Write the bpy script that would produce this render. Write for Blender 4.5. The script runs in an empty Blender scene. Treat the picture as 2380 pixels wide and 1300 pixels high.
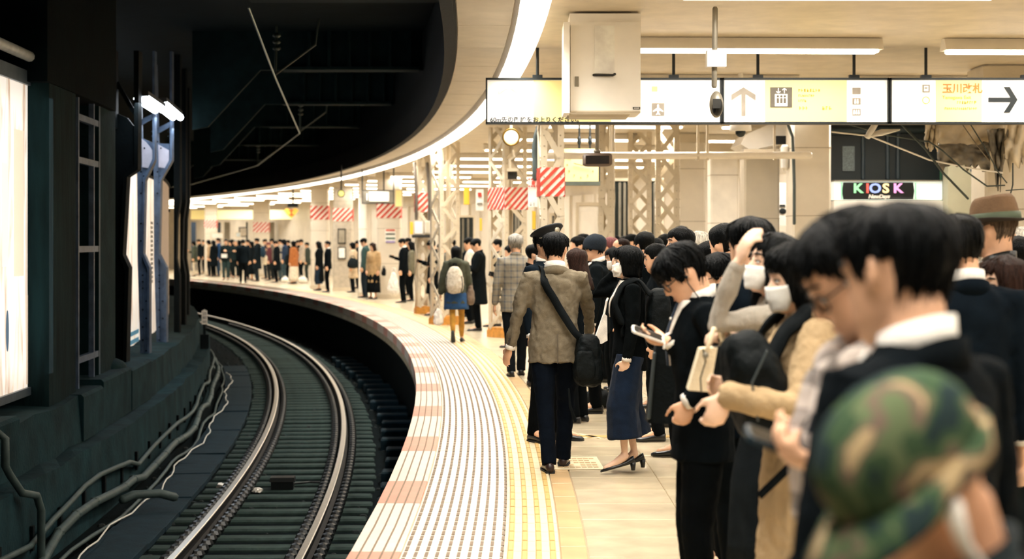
import bpy, math, random
from mathutils import Vector as V, Matrix as M, noise
from mathutils.bvhtree import BVHTree
random.seed(7)
S = bpy.context.scene
COL = S.collection
PI = math.pi
R = math.radians
EYE = 1.65          # eye height above the platform (m)
F = 4000.0          # focal length in pixels of the 2380x1300 frame
HX, HY = 1190.0, 560.0
# ---------------------------------------------------------------- camera, world, exposure
cd = bpy.data.cameras.new('camera')
cd.sensor_width = 36.0
cd.lens = F / 2380 * 36.0
cd.shift_y = -(650 - HY) / 2380
cd.clip_start = 0.05
cd.clip_end = 400
cd.dof.use_dof = True
cd.dof.focus_distance = 12.3
cd.dof.aperture_fstop = 2.8
cam = bpy.data.objects.new('camera', cd)
cam.location = (0, 0, EYE)
cam.rotation_euler = (PI / 2, 0, 0)
COL.objects.link(cam)
S.camera = cam
w = bpy.data.worlds.new('world')
S.world = w
w.use_nodes = True
w.node_tree.nodes['Background'].inputs[0].default_value = (0.35, 0.85, 1.0, 1)
w.node_tree.nodes['Background'].inputs[1].default_value = 0.010
vs = S.view_settings
vs.view_transform = 'Standard'
vs.look = 'None'
vs.gamma = 1
vs.use_curve_mapping = False
vs.exposure = 0.0
# ---------------------------------------------------------------- track and platform curve
RE = 152.0                         # radius of the platform edge
CX, CY = -0.85 - RE, 11.0


def P(r, s, z=0.0):                # s: metres along the platform edge, r: radius from the curve's centre
    a = s / RE
    return V((CX + r * math.cos(a), CY + r * math.sin(a), z))


def s_of(y, r=RE):
    return RE * math.asin((y - CY) / r)


def hit(px, r):                    # where a line of sight at column px first meets radius r: returns s
    a = math.atan((px - HX) / F)
    sx, cy = math.sin(a), math.cos(a)
    b = CX * sx + CY * cy
    c = CX * CX + CY * CY - r * r
    q = b * b - c
    t = b - math.sqrt(max(q, 0)) if r < 153.2 else b + math.sqrt(max(q, 0))
    x, y = t * sx, t * cy
    return RE * math.atan2(y - CY, x - CX)


def W(px, py, d):                  # the point at distance d that the photo shows at px, py
    return V(((px - HX) * d / F, d, EYE - (py - HY) * d / F))


# ---------------------------------------------------------------- lights: the platform's fluorescent fixtures
LAMPC = (1.0, 0.955, 0.88)


def area(name, loc, rot, sx, sy, power, color=LAMPC, spread=150):
    l = bpy.data.lights.new(name, 'AREA')
    l.shape = 'RECTANGLE'
    l.size, l.size_y = sx, sy
    l.energy = power
    l.color = color
    l.spread = R(spread)
    o = bpy.data.objects.new(name, l)
    o.location = loc
    o.rotation_euler = rot
    COL.objects.link(o)
    return o


K = 1.75
for i in range(19):                # lamps of the long strip along the platform edge
    s = -11 + 6.0 * i
    area('strip_lamp', P(153.05, s + 3, 3.44), (0, 0, (s + 3) / RE), 0.22, 5.7, 88 * K, spread=120)
CROSS = [(r, -9.0 + 3.6 * i) for i in range(27) for r in (155.3, 158.3)]
for r, s in CROSS:                 # cross tubes over the middle of the platform
    area('cross_lamp', P(r, s, 3.44), (0, 0, s / RE), 2.3, 0.16, 40 * K, spread=172)
area('advert_lamp', P(148.3, hit(55, 148.3), 1.7), (R(90), 0, R(90) + hit(55, 148.3) / RE), 2.5, 2.8, 11 * K, (0.85, 0.93, 1.0))
area('far_side_lamp', P(148.36, hit(372, 148.36), 3.50), (0, R(-8), hit(372, 148.36) / RE), 0.15, 6.0, 34 * K, (0.8, 0.9, 1.0), 175)

# ---------------------------------------------------------------- materials


def lin(h):
    def f(c):
        c /= 255
        return c / 12.92 if c <= 0.04045 else ((c + 0.055) / 1.055) ** 2.4
    return tuple(f(int(h[i:i + 2], 16)) for i in (0, 2, 4))


MC = {}


def mat(key, hexc, rough=0.6, var=0.15, scale=8.0, bump=0.0, bscale=60.0, metal=0.0, emit=0.0, stretch=(1, 1, 1), hex2=None, spec=0.4, coat=0.0, sheen=0.0):
    if key in MC:
        return MC[key]
    m = bpy.data.materials.new(key)
    m.use_nodes = True
    nt = m.node_tree
    b = nt.nodes['Principled BSDF']
    c = lin(hexc)
    b.inputs['Roughness'].default_value = rough
    b.inputs['Metallic'].default_value = metal
    b.inputs['Specular IOR Level'].default_value = spec
    b.inputs['Coat Weight'].default_value = coat
    b.inputs['Sheen Weight'].default_value = sheen
    tc = nt.nodes.new('ShaderNodeTexCoord')
    mp = nt.nodes.new('ShaderNodeMapping')
    mp.inputs['Scale'].default_value = stretch
    nt.links.new(tc.outputs['Object'], mp.inputs[0])
    n = nt.nodes.new('ShaderNodeTexNoise')
    n.inputs['Scale'].default_value = scale
    n.inputs['Detail'].default_value = 5
    nt.links.new(mp.outputs[0], n.inputs['Vector'])
    cr = nt.nodes.new('ShaderNodeValToRGB')
    cr.color_ramp.elements[0].position = 0.3
    cr.color_ramp.elements[1].position = 0.7
    c2 = lin(hex2) if hex2 else tuple(min(1, x * (1 + var)) for x in c)
    c1 = c if hex2 else tuple(x * (1 - var) for x in c)
    cr.color_ramp.elements[0].color = (*c1, 1)
    cr.color_ramp.elements[1].color = (*c2, 1)
    nt.links.new(n.outputs[0], cr.inputs[0])
    nt.links.new(cr.outputs[0], b.inputs['Base Color'])
    if emit:
        nt.links.new(cr.outputs[0], b.inputs['Emission Color'])
        b.inputs['Emission Strength'].default_value = emit
    if bump:
        n2 = nt.nodes.new('ShaderNodeTexNoise')
        n2.inputs['Scale'].default_value = bscale
        n2.inputs['Detail'].default_value = 4
        nt.links.new(mp.outputs[0], n2.inputs['Vector'])
        bp = nt.nodes.new('ShaderNodeBump')
        bp.inputs['Strength'].default_value = bump
        bp.inputs['Distance'].default_value = 0.01
        nt.links.new(n2.outputs[0], bp.inputs['Height'])
        nt.links.new(bp.outputs[0], b.inputs['Normal'])
    MC[key] = m
    return m


def cloth(h, rough=0.9):
    dark = max(lin(h)) < 0.02            # black and navy wool: barely any sheen
    return mat('cloth_' + h + str(rough), h, rough, 0.22, 14, 0.35, 220, spec=0.05 if dark else 0.12, sheen=0.0 if dark else 0.05)


def glow(key, hexc, e):
    return mat(key, hexc, 0.5, 0.0, 1, emit=e)


CONC = mat('old_concrete', '0e2527', 0.85, 0.45, 2.2, 0.7, 18, spec=0.12)
CONC2 = mat('ledge_concrete', '152d31', 0.85, 0.4, 3.0, 0.7, 25, spec=0.12)
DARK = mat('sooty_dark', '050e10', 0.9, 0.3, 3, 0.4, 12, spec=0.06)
SOOT = mat('sooty_steel', '060e10', 0.7, 0.3, 6, 0.4, 30, spec=0.12)
BLUEST = mat('blue_grey_steel', '46566c', 0.5, 0.35, 7, 0.5, 30)
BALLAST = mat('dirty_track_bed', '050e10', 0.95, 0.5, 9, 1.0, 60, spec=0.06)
SLEEP = mat('sleeper_concrete', '2c3a36', 0.8, 0.35, 6, 0.5, 40, spec=0.15)
SLAB = mat('trough_concrete', '10242c', 0.8, 0.3, 5, 0.5, 40, spec=0.15)
RAILS = mat('rail_side', '0f0d0c', 0.7, 0.3, 20, 0.3, 60, 0.4)
RAILT = mat('rail_polished_head', 'efe8dc', 0.38, 0.1, 30, metal=1.0)
CREAM = mat('cream_paint', 'cdc0a8', 0.5, 0.1, 4, 0.2, 30)
CREAM2 = mat('cream_cladding', 'd9cfbd', 0.45, 0.08, 2, 0.1, 20)
WHITEP = mat('white_paint', 'f2ece1', 0.4, 0.05, 5)
SOFF = mat('soffit_panel', 'c3b8a4', 0.6, 0.08, 3, 0.1, 30)
TILE = mat('floor_tile', 'cbbb9d', 0.22, 0.14, 3.0, 0.08, 40, coat=0.15)
TILE_B = mat('floor_tile_b', 'c3b293', 0.25, 0.16, 3.4, 0.08, 40, coat=0.15)
JOINT = mat('tile_joint', '8f7c62', 0.8)
PINK = mat('pink_edge_tile', 'cf9380', 0.4, 0.1, 6)
WEDGE = mat('white_edge_tile', 'd9ccbc', 0.4, 0.08, 6)
WSLAB = mat('white_nonslip_tile', 'ded5c6', 0.38, 0.08, 4)
GROOVE = mat('nonslip_brown', '7d6b58', 0.7, 0.2, 20)
TACT = mat('tactile_yellow', 'd9c8a6', 0.4, 0.08, 8)
TACB = mat('tactile_yellow_bar', 'c9a668', 0.4, 0.1, 8)
TAN = mat('tan_border', 'c4a376', 0.35, 0.15, 4)
OCHRE = mat('ochre_base', 'c98c3c', 0.6, 0.25, 12)
RED = mat('warning_red', 'c84838', 0.5, 0.12, 9)
YEL = mat('yellow_plastic', 'f0c040', 0.45, 0.05)
BLK = mat('black_plastic', '0b0f10', 0.4, 0.1)
GREYM = mat('grey_metal', '8c8678', 0.4, 0.1, metal=0.4)
DGREY = mat('dark_grey_metal', '2c2c2a', 0.45, 0.15)
TUBE = glow('lit_tube', 'fff2dc', 6.0)
TUBE2 = glow('lit_cold_tube', 'eaf4ff', 7.0)
SIGNW = glow('sign_white', 'f3efe6', 0.40)
SIGNY = glow('sign_yellow', 'e6d590', 0.30)

# ---------------------------------------------------------------- mesh helpers


class G:
    def __init__(self):
        self.v, self.f, self.m = [], [], []

    def add(self, vs_, fs_, mi=0):
        o = len(self.v)
        self.v += [V(p) for p in vs_]
        self.f += [tuple(o + i for i in f) for f in fs_]
        self.m += [mi] * len(fs_)

    def box(self, c, s, rz=0.0, mi=0, rot=None):
        mm = rot if rot is not None else M.Rotation(rz, 3, 'Z')
        c = V(c)
        h = V(s) * 0.5
        pts = [c + mm @ V((sx * h.x, sy * h.y, sz * h.z)) for sx in (-1, 1) for sy in (-1, 1) for sz in (-1, 1)]
        self.add(pts, [(0, 1, 3, 2), (4, 6, 7, 5), (0, 4, 5, 1), (2, 3, 7, 6), (0, 2, 6, 4), (1, 5, 7, 3)], mi)

    def loft(self, rings, cap=True, mi=0, closed=True):
        n = len(rings[0])
        o = len(self.v)
        for r_ in rings:
            self.v += [V(p) for p in r_]
        for i in range(len(rings) - 1):
            for j in range(n if closed else n - 1):
                k = (j + 1) % n
                self.f.append((o + i * n + j, o + i * n + k, o + (i + 1) * n + k, o + (i + 1) * n + j))
                self.m.append(mi)
        if cap:
            for i, rev in ((0, True), (len(rings) - 1, False)):
                c = sum((V(p) for p in rings[i]), V()) / n
                self.v.append(c)
                ci = len(self.v) - 1
                for j in range(n):
                    a, b = o + i * n + j, o + i * n + (j + 1) % n
                    self.f.append((b, a, ci) if rev else (a, b, ci))
                    self.m.append(mi)

    def tube(self, pts, rad, n=8, mi=0, rnd=True, flat=1.0):
        pts = [V(p) for p in pts]
        if not hasattr(rad, '__len__'):
            rad = [rad] * len(pts)
        if rnd:
            d0 = (pts[0] - pts[1]).normalized()
            d1 = (pts[-1] - pts[-2]).normalized()
            pts = [pts[0] + d0 * rad[0] * 0.7] + pts + [pts[-1] + d1 * rad[-1] * 0.7]
            rad = [rad[0] * 0.6] + list(rad) + [rad[-1] * 0.6]
        rings = []
        u = None
        for i, p in enumerate(pts):
            t = (pts[min(i + 1, len(pts) - 1)] - pts[max(i - 1, 0)]).normalized()
            if u is None:
                u = t.orthogonal().normalized()
            else:
                u = (u - t * u.dot(t))
                u = u.normalized() if u.length > 1e-6 else t.orthogonal().normalized()
            w_ = t.cross(u)
            rings.append([p + (u * math.cos(2 * PI * k / n) + w_ * math.sin(2 * PI * k / n) * flat) * rad[i] for k in range(n)])
        self.loft(rings, True, mi)

    def ell(self, c, ax, n=12, m=8, mi=0):        # ax: 3x3 matrix whose columns are the semi-axes
        c = V(c)
        rings = []
        for i in range(1, m):
            a = PI * i / m
            rings.append([c + ax @ V((math.sin(a) * math.cos(2 * PI * k / n), math.sin(a) * math.sin(2 * PI * k / n), -math.cos(a))) for k in range(n)])
        o = len(self.v)
        self.loft(rings, True, mi)
        self.v[-2] = c + ax @ V((0, 0, -1))
        self.v[-1] = c + ax @ V((0, 0, 1))

    def prism(self, poly, h, mm, mi=0):           # poly in local xy, extruded 0..h along local z, placed by matrix
        n = len(poly)
        pts = [mm @ V((x, y, 0)) for x, y in poly] + [mm @ V((x, y, h)) for x, y in poly]
        self.add(pts, [tuple(range(n))[::-1], tuple(range(n, 2 * n))] + [(i, (i + 1) % n, n + (i + 1) % n, n + i) for i in range(n)], mi)

    def arc(self, prof, s0, s1, step=1.0, mi=0):  # closed profile [(r,z)] swept along the curve
        n = max(1, int(math.ceil((s1 - s0) / step)))
        rings = [[P(r, s0 + (s1 - s0) * i / n, z) for r, z in prof] for i in range(n + 1)]
        self.loft(rings, False, mi)
        k = len(prof)
        o = len(self.v) - k * (n + 1)
        self.f.append(tuple(range(o, o + k))[::-1])
        self.f.append(tuple(range(o + k * n, o + k * n + k)))
        self.m += [mi, mi]

    def build(self, name, mats, parent=None, smooth=False, label=None, cat=None, group=None, kind=None, recalc=True):
        me = bpy.data.meshes.new(name)
        me.from_pydata([tuple(p) for p in self.v], [], self.f)
        if not isinstance(mats, (list, tuple)):
            mats = [mats]
        for m_ in mats:
            me.materials.append(m_)
        me.polygons.foreach_set('material_index', self.m)
        if smooth:
            me.polygons.foreach_set('use_smooth', [True] * len(me.polygons))
        me.update()
        o = bpy.data.objects.new(name, me)
        COL.objects.link(o)
        if parent:
            o.parent = parent
        tag(o, label, cat, group, kind)
        return o


def tag(o, label=None, cat=None, group=None, kind=None):
    if label:
        o['label'] = label
    if cat:
        o['category'] = cat
    if group:
        o['group'] = group
    if kind:
        o['kind'] = kind
    return o


def empty(name, loc=(0, 0, 0), rz=0.0, label=None, cat=None, group=None, kind=None):
    o = bpy.data.objects.new(name, None)
    o.empty_display_size = 0.1
    o.location = loc
    o.rotation_euler = (0, 0, rz)
    COL.objects.link(o)
    return tag(o, label, cat, group, kind)


def rect(r0, r1, z0, z1):
    return [(r0, z0), (r1, z0), (r1, z1), (r0, z1)]


def copy(o, loc=None, rz=None, parent=None, material=None):
    c = o.copy()
    COL.objects.link(c)
    if loc is not None:
        c.location = loc
    if rz is not None:
        c.rotation_euler = (0, 0, rz)
    if parent:
        c.parent = parent
    if material:
        c.material_slots[0].link = 'OBJECT'
        c.material_slots[0].material = material
    return c


def piece(size, m_, name, parent):               # a box tile about its own centre (top at z 0), to be copied along the curve
    g = G()
    x, y, z = size[0] / 2, size[1] / 2, size[2]
    b_ = min(0.004, z * 0.4)
    g.loft([[(-x, -y, -z), (x, -y, -z), (x, y, -z), (-x, y, -z)], [(-x, -y, -b_), (x, -y, -b_), (x, y, -b_), (-x, y, -b_)],
            [(-x + b_, -y + b_, 0), (x - b_, -y + b_, 0), (x - b_, y - b_, 0), (-x + b_, y - b_, 0)]], False)
    g.f.append((8, 9, 10, 11))
    g.m.append(0)
    return g.build(name, m_, parent)


def text(body, name, h, m_, parent, mw, ext=0.002, align='LEFT', shear=0.0, bold=0.0):   # h: letter height in metres
    c = bpy.data.curves.new(name, 'FONT')
    c.body = body
    c.size = h / 0.72
    c.extrude = ext
    c.align_x = align
    c.shear = shear
    c.offset = bold
    c.resolution_u = 3
    c.materials.append(m_)
    o = bpy.data.objects.new(name, c)
    COL.objects.link(o)
    o.parent = parent
    o.matrix_local = mw
    return o
# ================================================================ SETTING: platform, track bed, roofs, walls
def finish(root, base):                           # moves a thing's Empty to its base, leaving its parts where they stand
    base = V(base)
    root.location = base
    for ch in root.children:
        ch.location = V(ch.location) - base
    return root


SN, SF = -13.0, 112.0
g = G()
g.arc(rect(152.03, 160.6, -0.30, -0.013), SN, 13.6)
g.arc(rect(152.03, 160.6, -0.30, -0.002), 13.6, SF)
floor = g.build('floor', TILE, kind='structure')
floor.data.materials.append(JOINT)
for p in floor.data.polygons:
    if p.center.y < P(155, 13.5).y - 0.2 and p.normal.z > 0.9:
        p.material_index = 1
tag(floor, 'cream polished platform floor')

# edge blocks: one pink, then a longer cream one
proto = {}
pk = piece((0.27, 0.995, 0.16), PINK, 'edge_tile', floor)
wk = piece((0.27, 1.675, 0.16), WEDGE, 'edge_tile', floor)
s = -7.22
first = [True, True]
while s < 64:
    for i, (o, L) in enumerate(((wk, 1.68), (pk, 1.0))):
        q = o if first[i] else copy(o)
        first[i] = False
        q.location = P(152.135, s + L / 2, 0.0)
        q.rotation_euler = (0, 0, (s + L / 2) / RE)
        s += L
# white non-slip tiles and their brown grooves
np_ = piece((0.535, 0.895, 0.03), WSLAB, 'nonslip_tile', floor)
for i in range(60):
    s = -6 + 0.9 * i
    q = np_ if i == 0 else copy(np_)
    q.location = P(152.545, s, 0.0)
    q.rotation_euler = (0, 0, s / RE)
g = G()
for j in range(10):
    r = 152.30 + 0.0565 * j
    s = -4.0
    while s < 26:
        L = 0.125
        if (int(s / 0.9 * 1.0) % 3) or True:
            a = s / RE
            rr = 0.009
            p = [P(r - rr, s, 0.001), P(r + rr, s, 0.001), P(r + rr, s + L, 0.001), P(r - rr, s + L, 0.001)]
            q = [v_ + V((0, 0, 0.003)) for v_ in p]
            g.add(p + q, [(4, 5, 6, 7), (0, 1, 5, 4), (1, 2, 6, 5), (2, 3, 7, 6), (3, 0, 4, 7)])
        s += 0.165
    if r > 152:
        g.arc(rect(r - 0.008, r + 0.008, -0.002, 0.004), 26, 66, 2.0)
for r in (152.06, 152.12, 152.18, 152.24):
    g.arc(rect(r - 0.005, r + 0.005, -0.002, 0.003), -5, 60, 2.0)
g.build('nonslip_groove', GROOVE, floor, kind='stuff')
# yellow tactile tiles with four bars each
g = G()
x = 0.148
g.add([(-x, -x, -0.03), (x, -x, -0.03), (x, x, -0.03), (-x, x, -0.03), (-x, -x, 0), (x, -x, 0), (x, x, 0), (-x, x, 0)],
      [(4, 5, 6, 7), (0, 1, 5, 4), (1, 2, 6, 5), (2, 3, 7, 6), (3, 0, 4, 7)])
for k in range(4):
    cx = -0.112 + 0.075 * k
    g.loft([[(cx - 0.017, y, 0), (cx + 0.017, y, 0), (cx + 0.010, y, 0.005), (cx - 0.010, y, 0.005)] for y in (-0.14, 0.14)], True, 1)
tt = g.build('tactile_tile', [TACT, TACB], floor)
for i in range(180):
    s = -5 + 0.3 * i
    q = tt if i == 0 else copy(tt)
    q.location = P(152.965, s, 0.001)
    q.rotation_euler = (0, 0, s / RE)
bt = piece((0.14, 0.595, 0.03), TAN, 'border_tile', floor)
for i in range(70):
    s = -5 + 0.6 * i
    q = bt if i == 0 else copy(bt)
    q.location = P(153.19, s, 0.0)
    q.rotation_euler = (0, 0, s / RE)
ft = [piece((0.596, 0.596, 0.03), TILE, 'floor_tile', floor), piece((0.596, 0.596, 0.03), TILE_B, 'floor_tile', floor)]
used = [0, 0]
for i in range(31):
    for j in range(7):
        k = 1 if random.random() < 0.4 else 0
        q = copy(ft[k]) if used[k] else ft[k]
        used[k] = 1
        s = -4.7 + 0.6 * i
        q.location = P(153.565 + 0.6 * j, s, random.uniform(-0.0015, 0.0))
        q.rotation_euler = (0, 0, s / RE)
# yellow guide line and stencilled notice on the floor
g = G()
c = W(1500, 1015, 14.5)
g.box((1.15, 14.5, 0.002), (1.5, 0.13, 0.006), 0.02)
g.build('queue_line', TACB, floor)
g = G()
for k in range(4):
    g.box((0.30 + 0.12 * k, 14.5, 0.002), (0.05, 0.4, 0.006), 0.5)
g.build('queue_marking', TACT, floor, kind='stuff')
no = empty('floor_notice', (0.475, 12.75, 0.002), 0.03, 'pale yellow notice square with faint lines of writing on floor tiles', 'notice')
g = G()
g.box((0, 0, 0.001), (0.36, 0.72, 0.004))
g.build('notice_sheet', TACT, no)
g = G()
for k in range(5):
    for q in range(7):
        if random.random() < 0.85:
            g.box((-0.13 + 0.043 * q, -0.24 + 0.12 * k, 0.0045), (0.034, 0.05, 0.002))
g.build('lettering', TAN, no, kind='stuff')

# ---------------- track bed, platform face, ledges of the left wall
g = G()
g.arc(rect(146.2, 152.6, -1.6, -1.30), SN, SF)
g.build('floor_track_bed', BALLAST, kind='structure')
g = G()
g.arc(rect(152.25, 152.6, -1.32, -0.14), SN, SF)
g.arc(rect(152.04, 152.3, -0.32, -0.165), SN, SF)
g.build('wall_platform_face', DARK, kind='structure')
g = G()
bumps = []
g.arc([(147.3, -1.32), (148.66, -1.32), (148.64, -0.5), (148.42, -0.5), (148.40, -0.02), (147.3, 0.02)], 0.0, 60, 0.7)
led = g.build('wall_left_ledge', CONC2, kind='structure')
rnd = random.Random(3)
for v_ in led.data.vertices:
    if v_.co.z > -1.0:
        v_.co += V((rnd.uniform(-1, 1), 0, rnd.uniform(-1, 1))) * 0.018
# cast sections proud of the ledge face, as the photo's steps at its joints
for i, (pa, pb, h, dr) in enumerate(((185, 232, -0.03, 0.035), (300, 345, 0.0, 0.03), (235, 300, 0.03, 0.02), (-60, 38, 0.02, 0.02))):
    g = G()
    s0, s1 = hit(pa, 148.4), hit(pb, 148.4)
    g.arc([(147.6, -0.5), (148.41 + dr, -0.5), (148.41 + dr, h), (148.38 + dr, h + 0.03), (147.6, h + 0.03)], s0, s1, 0.4)
    g.build('ledge_section', CONC2, led)
g = G()
g.arc(rect(145.6, 145.8, -1.6, 5.3), SN, SF, 3)
g.build('wall_left', DARK, kind='structure')
# ---------------- roofs
g = G()
g.arc(rect(145.7, 152.42, 5.05, 5.2), SN, SF, 2)
g.build('ceiling_track', DARK, kind='structure')
g = G()
g.arc([(152.36, 3.56), (152.42, 3.56), (152.42, 5.2), (152.36, 5.2)], SN, SF, 1.2)
g.arc([(152.30, 3.52), (152.40, 3.52), (152.40, 3.95), (152.30, 3.95)], SN, SF, 1.2)
g.build('trim_roof_fascia', SOOT, kind='structure')
g = G()
g.arc(rect(152.42, 160.6, 3.60, 3.75), SN, SF, 2)
ceil = g.build('ceiling_platform', CREAM, kind='structure')
# soffit panels between the roof edge and the strip light
sp = piece((0.47, 1.78, 0.05), SOFF, 'soffit_panel', ceil)
for i in range(50):
    s = -11 + 1.8 * i
    q = sp if i == 0 else copy(sp)
    q.location = P(152.66, s, 3.57)
    q.rotation_euler = (PI, 0, s / RE)
# steel beams over the track with a haunch at the left
for i, (y, zb) in enumerate(((20.0, 4.45), (28.0, 4.42), (35.0, 4.42), (42.0, 4.42), (50.0, 4.42), (59.0, 4.42))):
    g = G()
    xl = P(148.6, s_of(y)).x
    xr = P(152.35, s_of(y, 152.35)).x
    poly = [(xl, 3.45), (xl + 0.25, 3.5), (xl + 1.1, zb), (xr, zb), (xr, 5.1), (xl, 5.1)] if i else [(xl + 1, zb), (xr, zb), (xr, 5.1), (xl + 1, 5.1)]
    mm = M.Translation((0, y, 0)) @ M.Rotation(PI / 2, 4, 'X')
    g.prism(poly, 0.10, mm)
    g.box(((xl + xr) / 2 + 0.7, y, zb + 0.02), (xr - xl - 1.5, 0.42, 0.05))
    for k in range(6):
        x = xl + 1.9 + (xr - xl - 2.1) * k / 5
        g.box((x, y - 0.1, (zb + 5.05) / 2), (0.05, 0.22, 5.05 - zb))
    b = g.build('trim_track_beam', mat('beam_steel', '0d1c1e', 0.8, 0.3, 5, 0.3, 30, spec=0.08), kind='structure')
# back wall of the platform with cladding panels, door leaves and dark openings
g = G()
g.arc(rect(160.4, 160.7, -0.3, 3.7), SN, SF, 2)
wr = g.build('wall_right', CREAM2, kind='structure')
pn = piece((1.15, 2.9, 0.05), mat('wall_panel', 'ddd4c5', 0.4, 0.06, 2), 'wall_panel', wr)
for i in range(60):
    s = -8 + 1.2 * i
    q = pn if i == 0 else copy(pn)
    q.location = P(160.38, s, 1.6)
    q.rotation_euler = V((0, 0, 1)).rotation_difference(V((0, 0, 1))).to_euler()
    m3 = M.Rotation(s / RE, 3, 'Z') @ M(((0, 0, -1), (1, 0, 0), (0, 1, 0))).to_3x3()
    q.rotation_euler = (M.Rotation(s / RE, 3, 'Z') @ M.Rotation(PI / 2, 3, 'Z') @ M.Rotation(PI / 2, 3, 'X')).to_euler()
DKGAP = mat('dark_opening', '16211f', 0.6, 0.3, 3)
n_ = 1
for pa, pb, d, z0, z1, m_ in ((1425, 1462, 36, 0, 2.9, DKGAP), (1512, 1535, 36, 0, 2.9, DKGAP), (1345, 1392, 34, 0, 2.35, WHITEP),
                              (1190, 1212, 40, 0, 2.4, DKGAP), (1283, 1296, 38, 0, 2.2, DKGAP), (1060, 1100, 48, 0, 2.3, DKGAP)):
    g = G()
    x0, x1 = (pa - HX) * d / F, (pb - HX) * d / F
    g.box(((x0 + x1) / 2, d, (z0 + z1) / 2), (x1 - x0, 0.05, z1 - z0))
    fr = g.build('door_%d' % n_, m_, kind='structure')
    h = G()
    for xx in (x0 - 0.03, x1 + 0.03):
        h.box((xx, d - 0.03, (z0 + z1) / 2), (0.06, 0.12, z1 - z0))
    h.box(((x0 + x1) / 2, d - 0.03, z1 + 0.03), (x1 - x0 + 0.12, 0.12, 0.06))
    h.build('door_frame', CREAM, fr)
    if m_ is DKGAP:
        h = G()
        for k in range(2):
            h.tube([(x0 + (x1 - x0) * (0.4 + 0.3 * k), d - 0.08, 0.1), (x0 + (x1 - x0) * (0.4 + 0.3 * k), d - 0.08, z1 - 0.05)], 0.03, 6)
        h.build('upright_pipe', GREYM, fr)
    n_ += 1
# end of the platform far round the curve
g = G()
g.box(P(156.3, SF - 1, 1.7), (9, 0.3, 4.2), (SF - 1) / RE)
g.build('wall_far_end', CREAM2, kind='structure')

# ---------------- the railway track
tr = empty('railway_track', (0, 0, 0), 0, 'curving railway track with two shiny rails on dusty sleepers', 'railway track')
tr.location = (0, 0, 0)
RC, ZR = 150.5, -1.10
for k, r in enumerate((RC - 0.555, RC + 0.555)):
    g = G()
    z = ZR
    g.arc([(r - 0.062, z - 0.15), (r + 0.062, z - 0.15), (r + 0.062, z - 0.135), (r + 0.012, z - 0.11), (r + 0.010, z - 0.05), (r + 0.034, z - 0.035),
           (r + 0.034, z - 0.012), (r - 0.034, z - 0.012), (r - 0.034, z - 0.035), (r - 0.010, z - 0.05), (r - 0.012, z - 0.11), (r - 0.062, z - 0.135)], -8, 74, 0.6)
    ra = g.build('rail', RAILS, tr)
    g = G()
    g.arc([(r - 0.034, z - 0.014), (r + 0.034, z - 0.014), (r + 0.034, z - 0.005), (r + 0.026, z), (r - 0.026, z), (r - 0.034, z - 0.005)], -8, 74, 0.6)
    g.build('rail_head', RAILT, ra)
    g = G()
    for off in (-0.125, 0.125):
        for i in range(200):
            s = -6 + 0.275 * i
            p = P(r + off, s, z - 0.10)
            mm = M.Rotation(s / RE, 3, 'Z') @ M.Diagonal((0.062, 0.10, 0.05))
            g.ell(p, mm, 8, 4)
    g.build('rail_clip_and_shade', BLK, tr, kind='stuff')  # black clips made large, with the fasteners' shadow in their colour
g = G()
g.loft([[(-1.0, -0.12, -0.14), (1.0, -0.12, -0.14), (1.0, 0.12, -0.14), (-1.0, 0.12, -0.14)],
        [(-1.0, -0.115, -0.02), (1.0, -0.115, -0.02), (1.0, 0.115, -0.02), (-1.0, 0.115, -0.02)],
        [(-0.98, -0.09, 0.0), (0.98, -0.09, 0.0), (0.98, 0.09, 0.0), (-0.98, 0.09, 0.0)]])
sl = g.build('sleeper', SLEEP, tr)
for i in range(118):
    s = -5 + 0.55 * i
    q = sl if i == 0 else copy(sl)
    q.location = P(RC + random.uniform(-0.02, 0.02), s, ZR - 0.16 + random.uniform(-0.008, 0.004))
    q.rotation_euler = (0, 0, s / RE)
# transponder box between the rails, litter, blocks by the platform, cable trough covers
t = empty('track_transponder', P(150.44, s_of(20.3), -1.26), s_of(20.3) / RE, 'small dark signal box lying between the rails', 'signal box')
g = G()
g.loft([[(-0.13, -0.10, 0), (0.13, -0.10, 0), (0.13, 0.10, 0), (-0.13, 0.10, 0)], [(-0.13, -0.10, 0.09), (0.13, -0.10, 0.09), (0.13, 0.10, 0.09), (-0.13, 0.10, 0.09)],
        [(-0.15, -0.11, 0.09), (0.15, -0.11, 0.09), (0.15, 0.11, 0.09), (-0.15, 0.11, 0.09)], [(-0.14, -0.10, 0.14), (0.14, -0.10, 0.14), (0.14, 0.10, 0.14), (-0.14, 0.10, 0.14)]])
g.build('casing', BLK, t)
g = G()
g.tube([(0.1, 0.1, 0.04), (0.3, 0.3, 0.03), (0.45, 0.35, 0.02)], 0.012, 6)
g.build('lead', BLK, t)
bl = None
for i in range(22):
    s = 6.5 + 1.15 * i
    if bl is None:
        g = G()
        g.loft([[(-0.25, -0.17, 0), (0.25, -0.17, 0), (0.25, 0.17, 0), (-0.25, 0.17, 0)], [(-0.25, -0.17, 0.14), (0.25, -0.17, 0.14), (0.25, 0.17, 0.14), (-0.25, 0.17, 0.14)],
                [(-0.23, -0.15, 0.16), (0.23, -0.15, 0.16), (0.23, 0.15, 0.16), (-0.23, 0.15, 0.16)]])
        bl = g.build('kerb_block', SLAB)
        q = bl
    else:
        q = copy(bl)
    q.location = P(151.86 + random.uniform(-0.04, 0.04), s, -1.302)
    q.rotation_euler = (0, 0, s / RE + random.uniform(-0.06, 0.06))
    tag(q, 'dark concrete block in the row on the track bed under the platform edge', 'concrete block', 'blocks under the platform edge')
ct = piece((0.52, 0.985, 0.06), SLAB, 'trough_cover', None)
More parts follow.
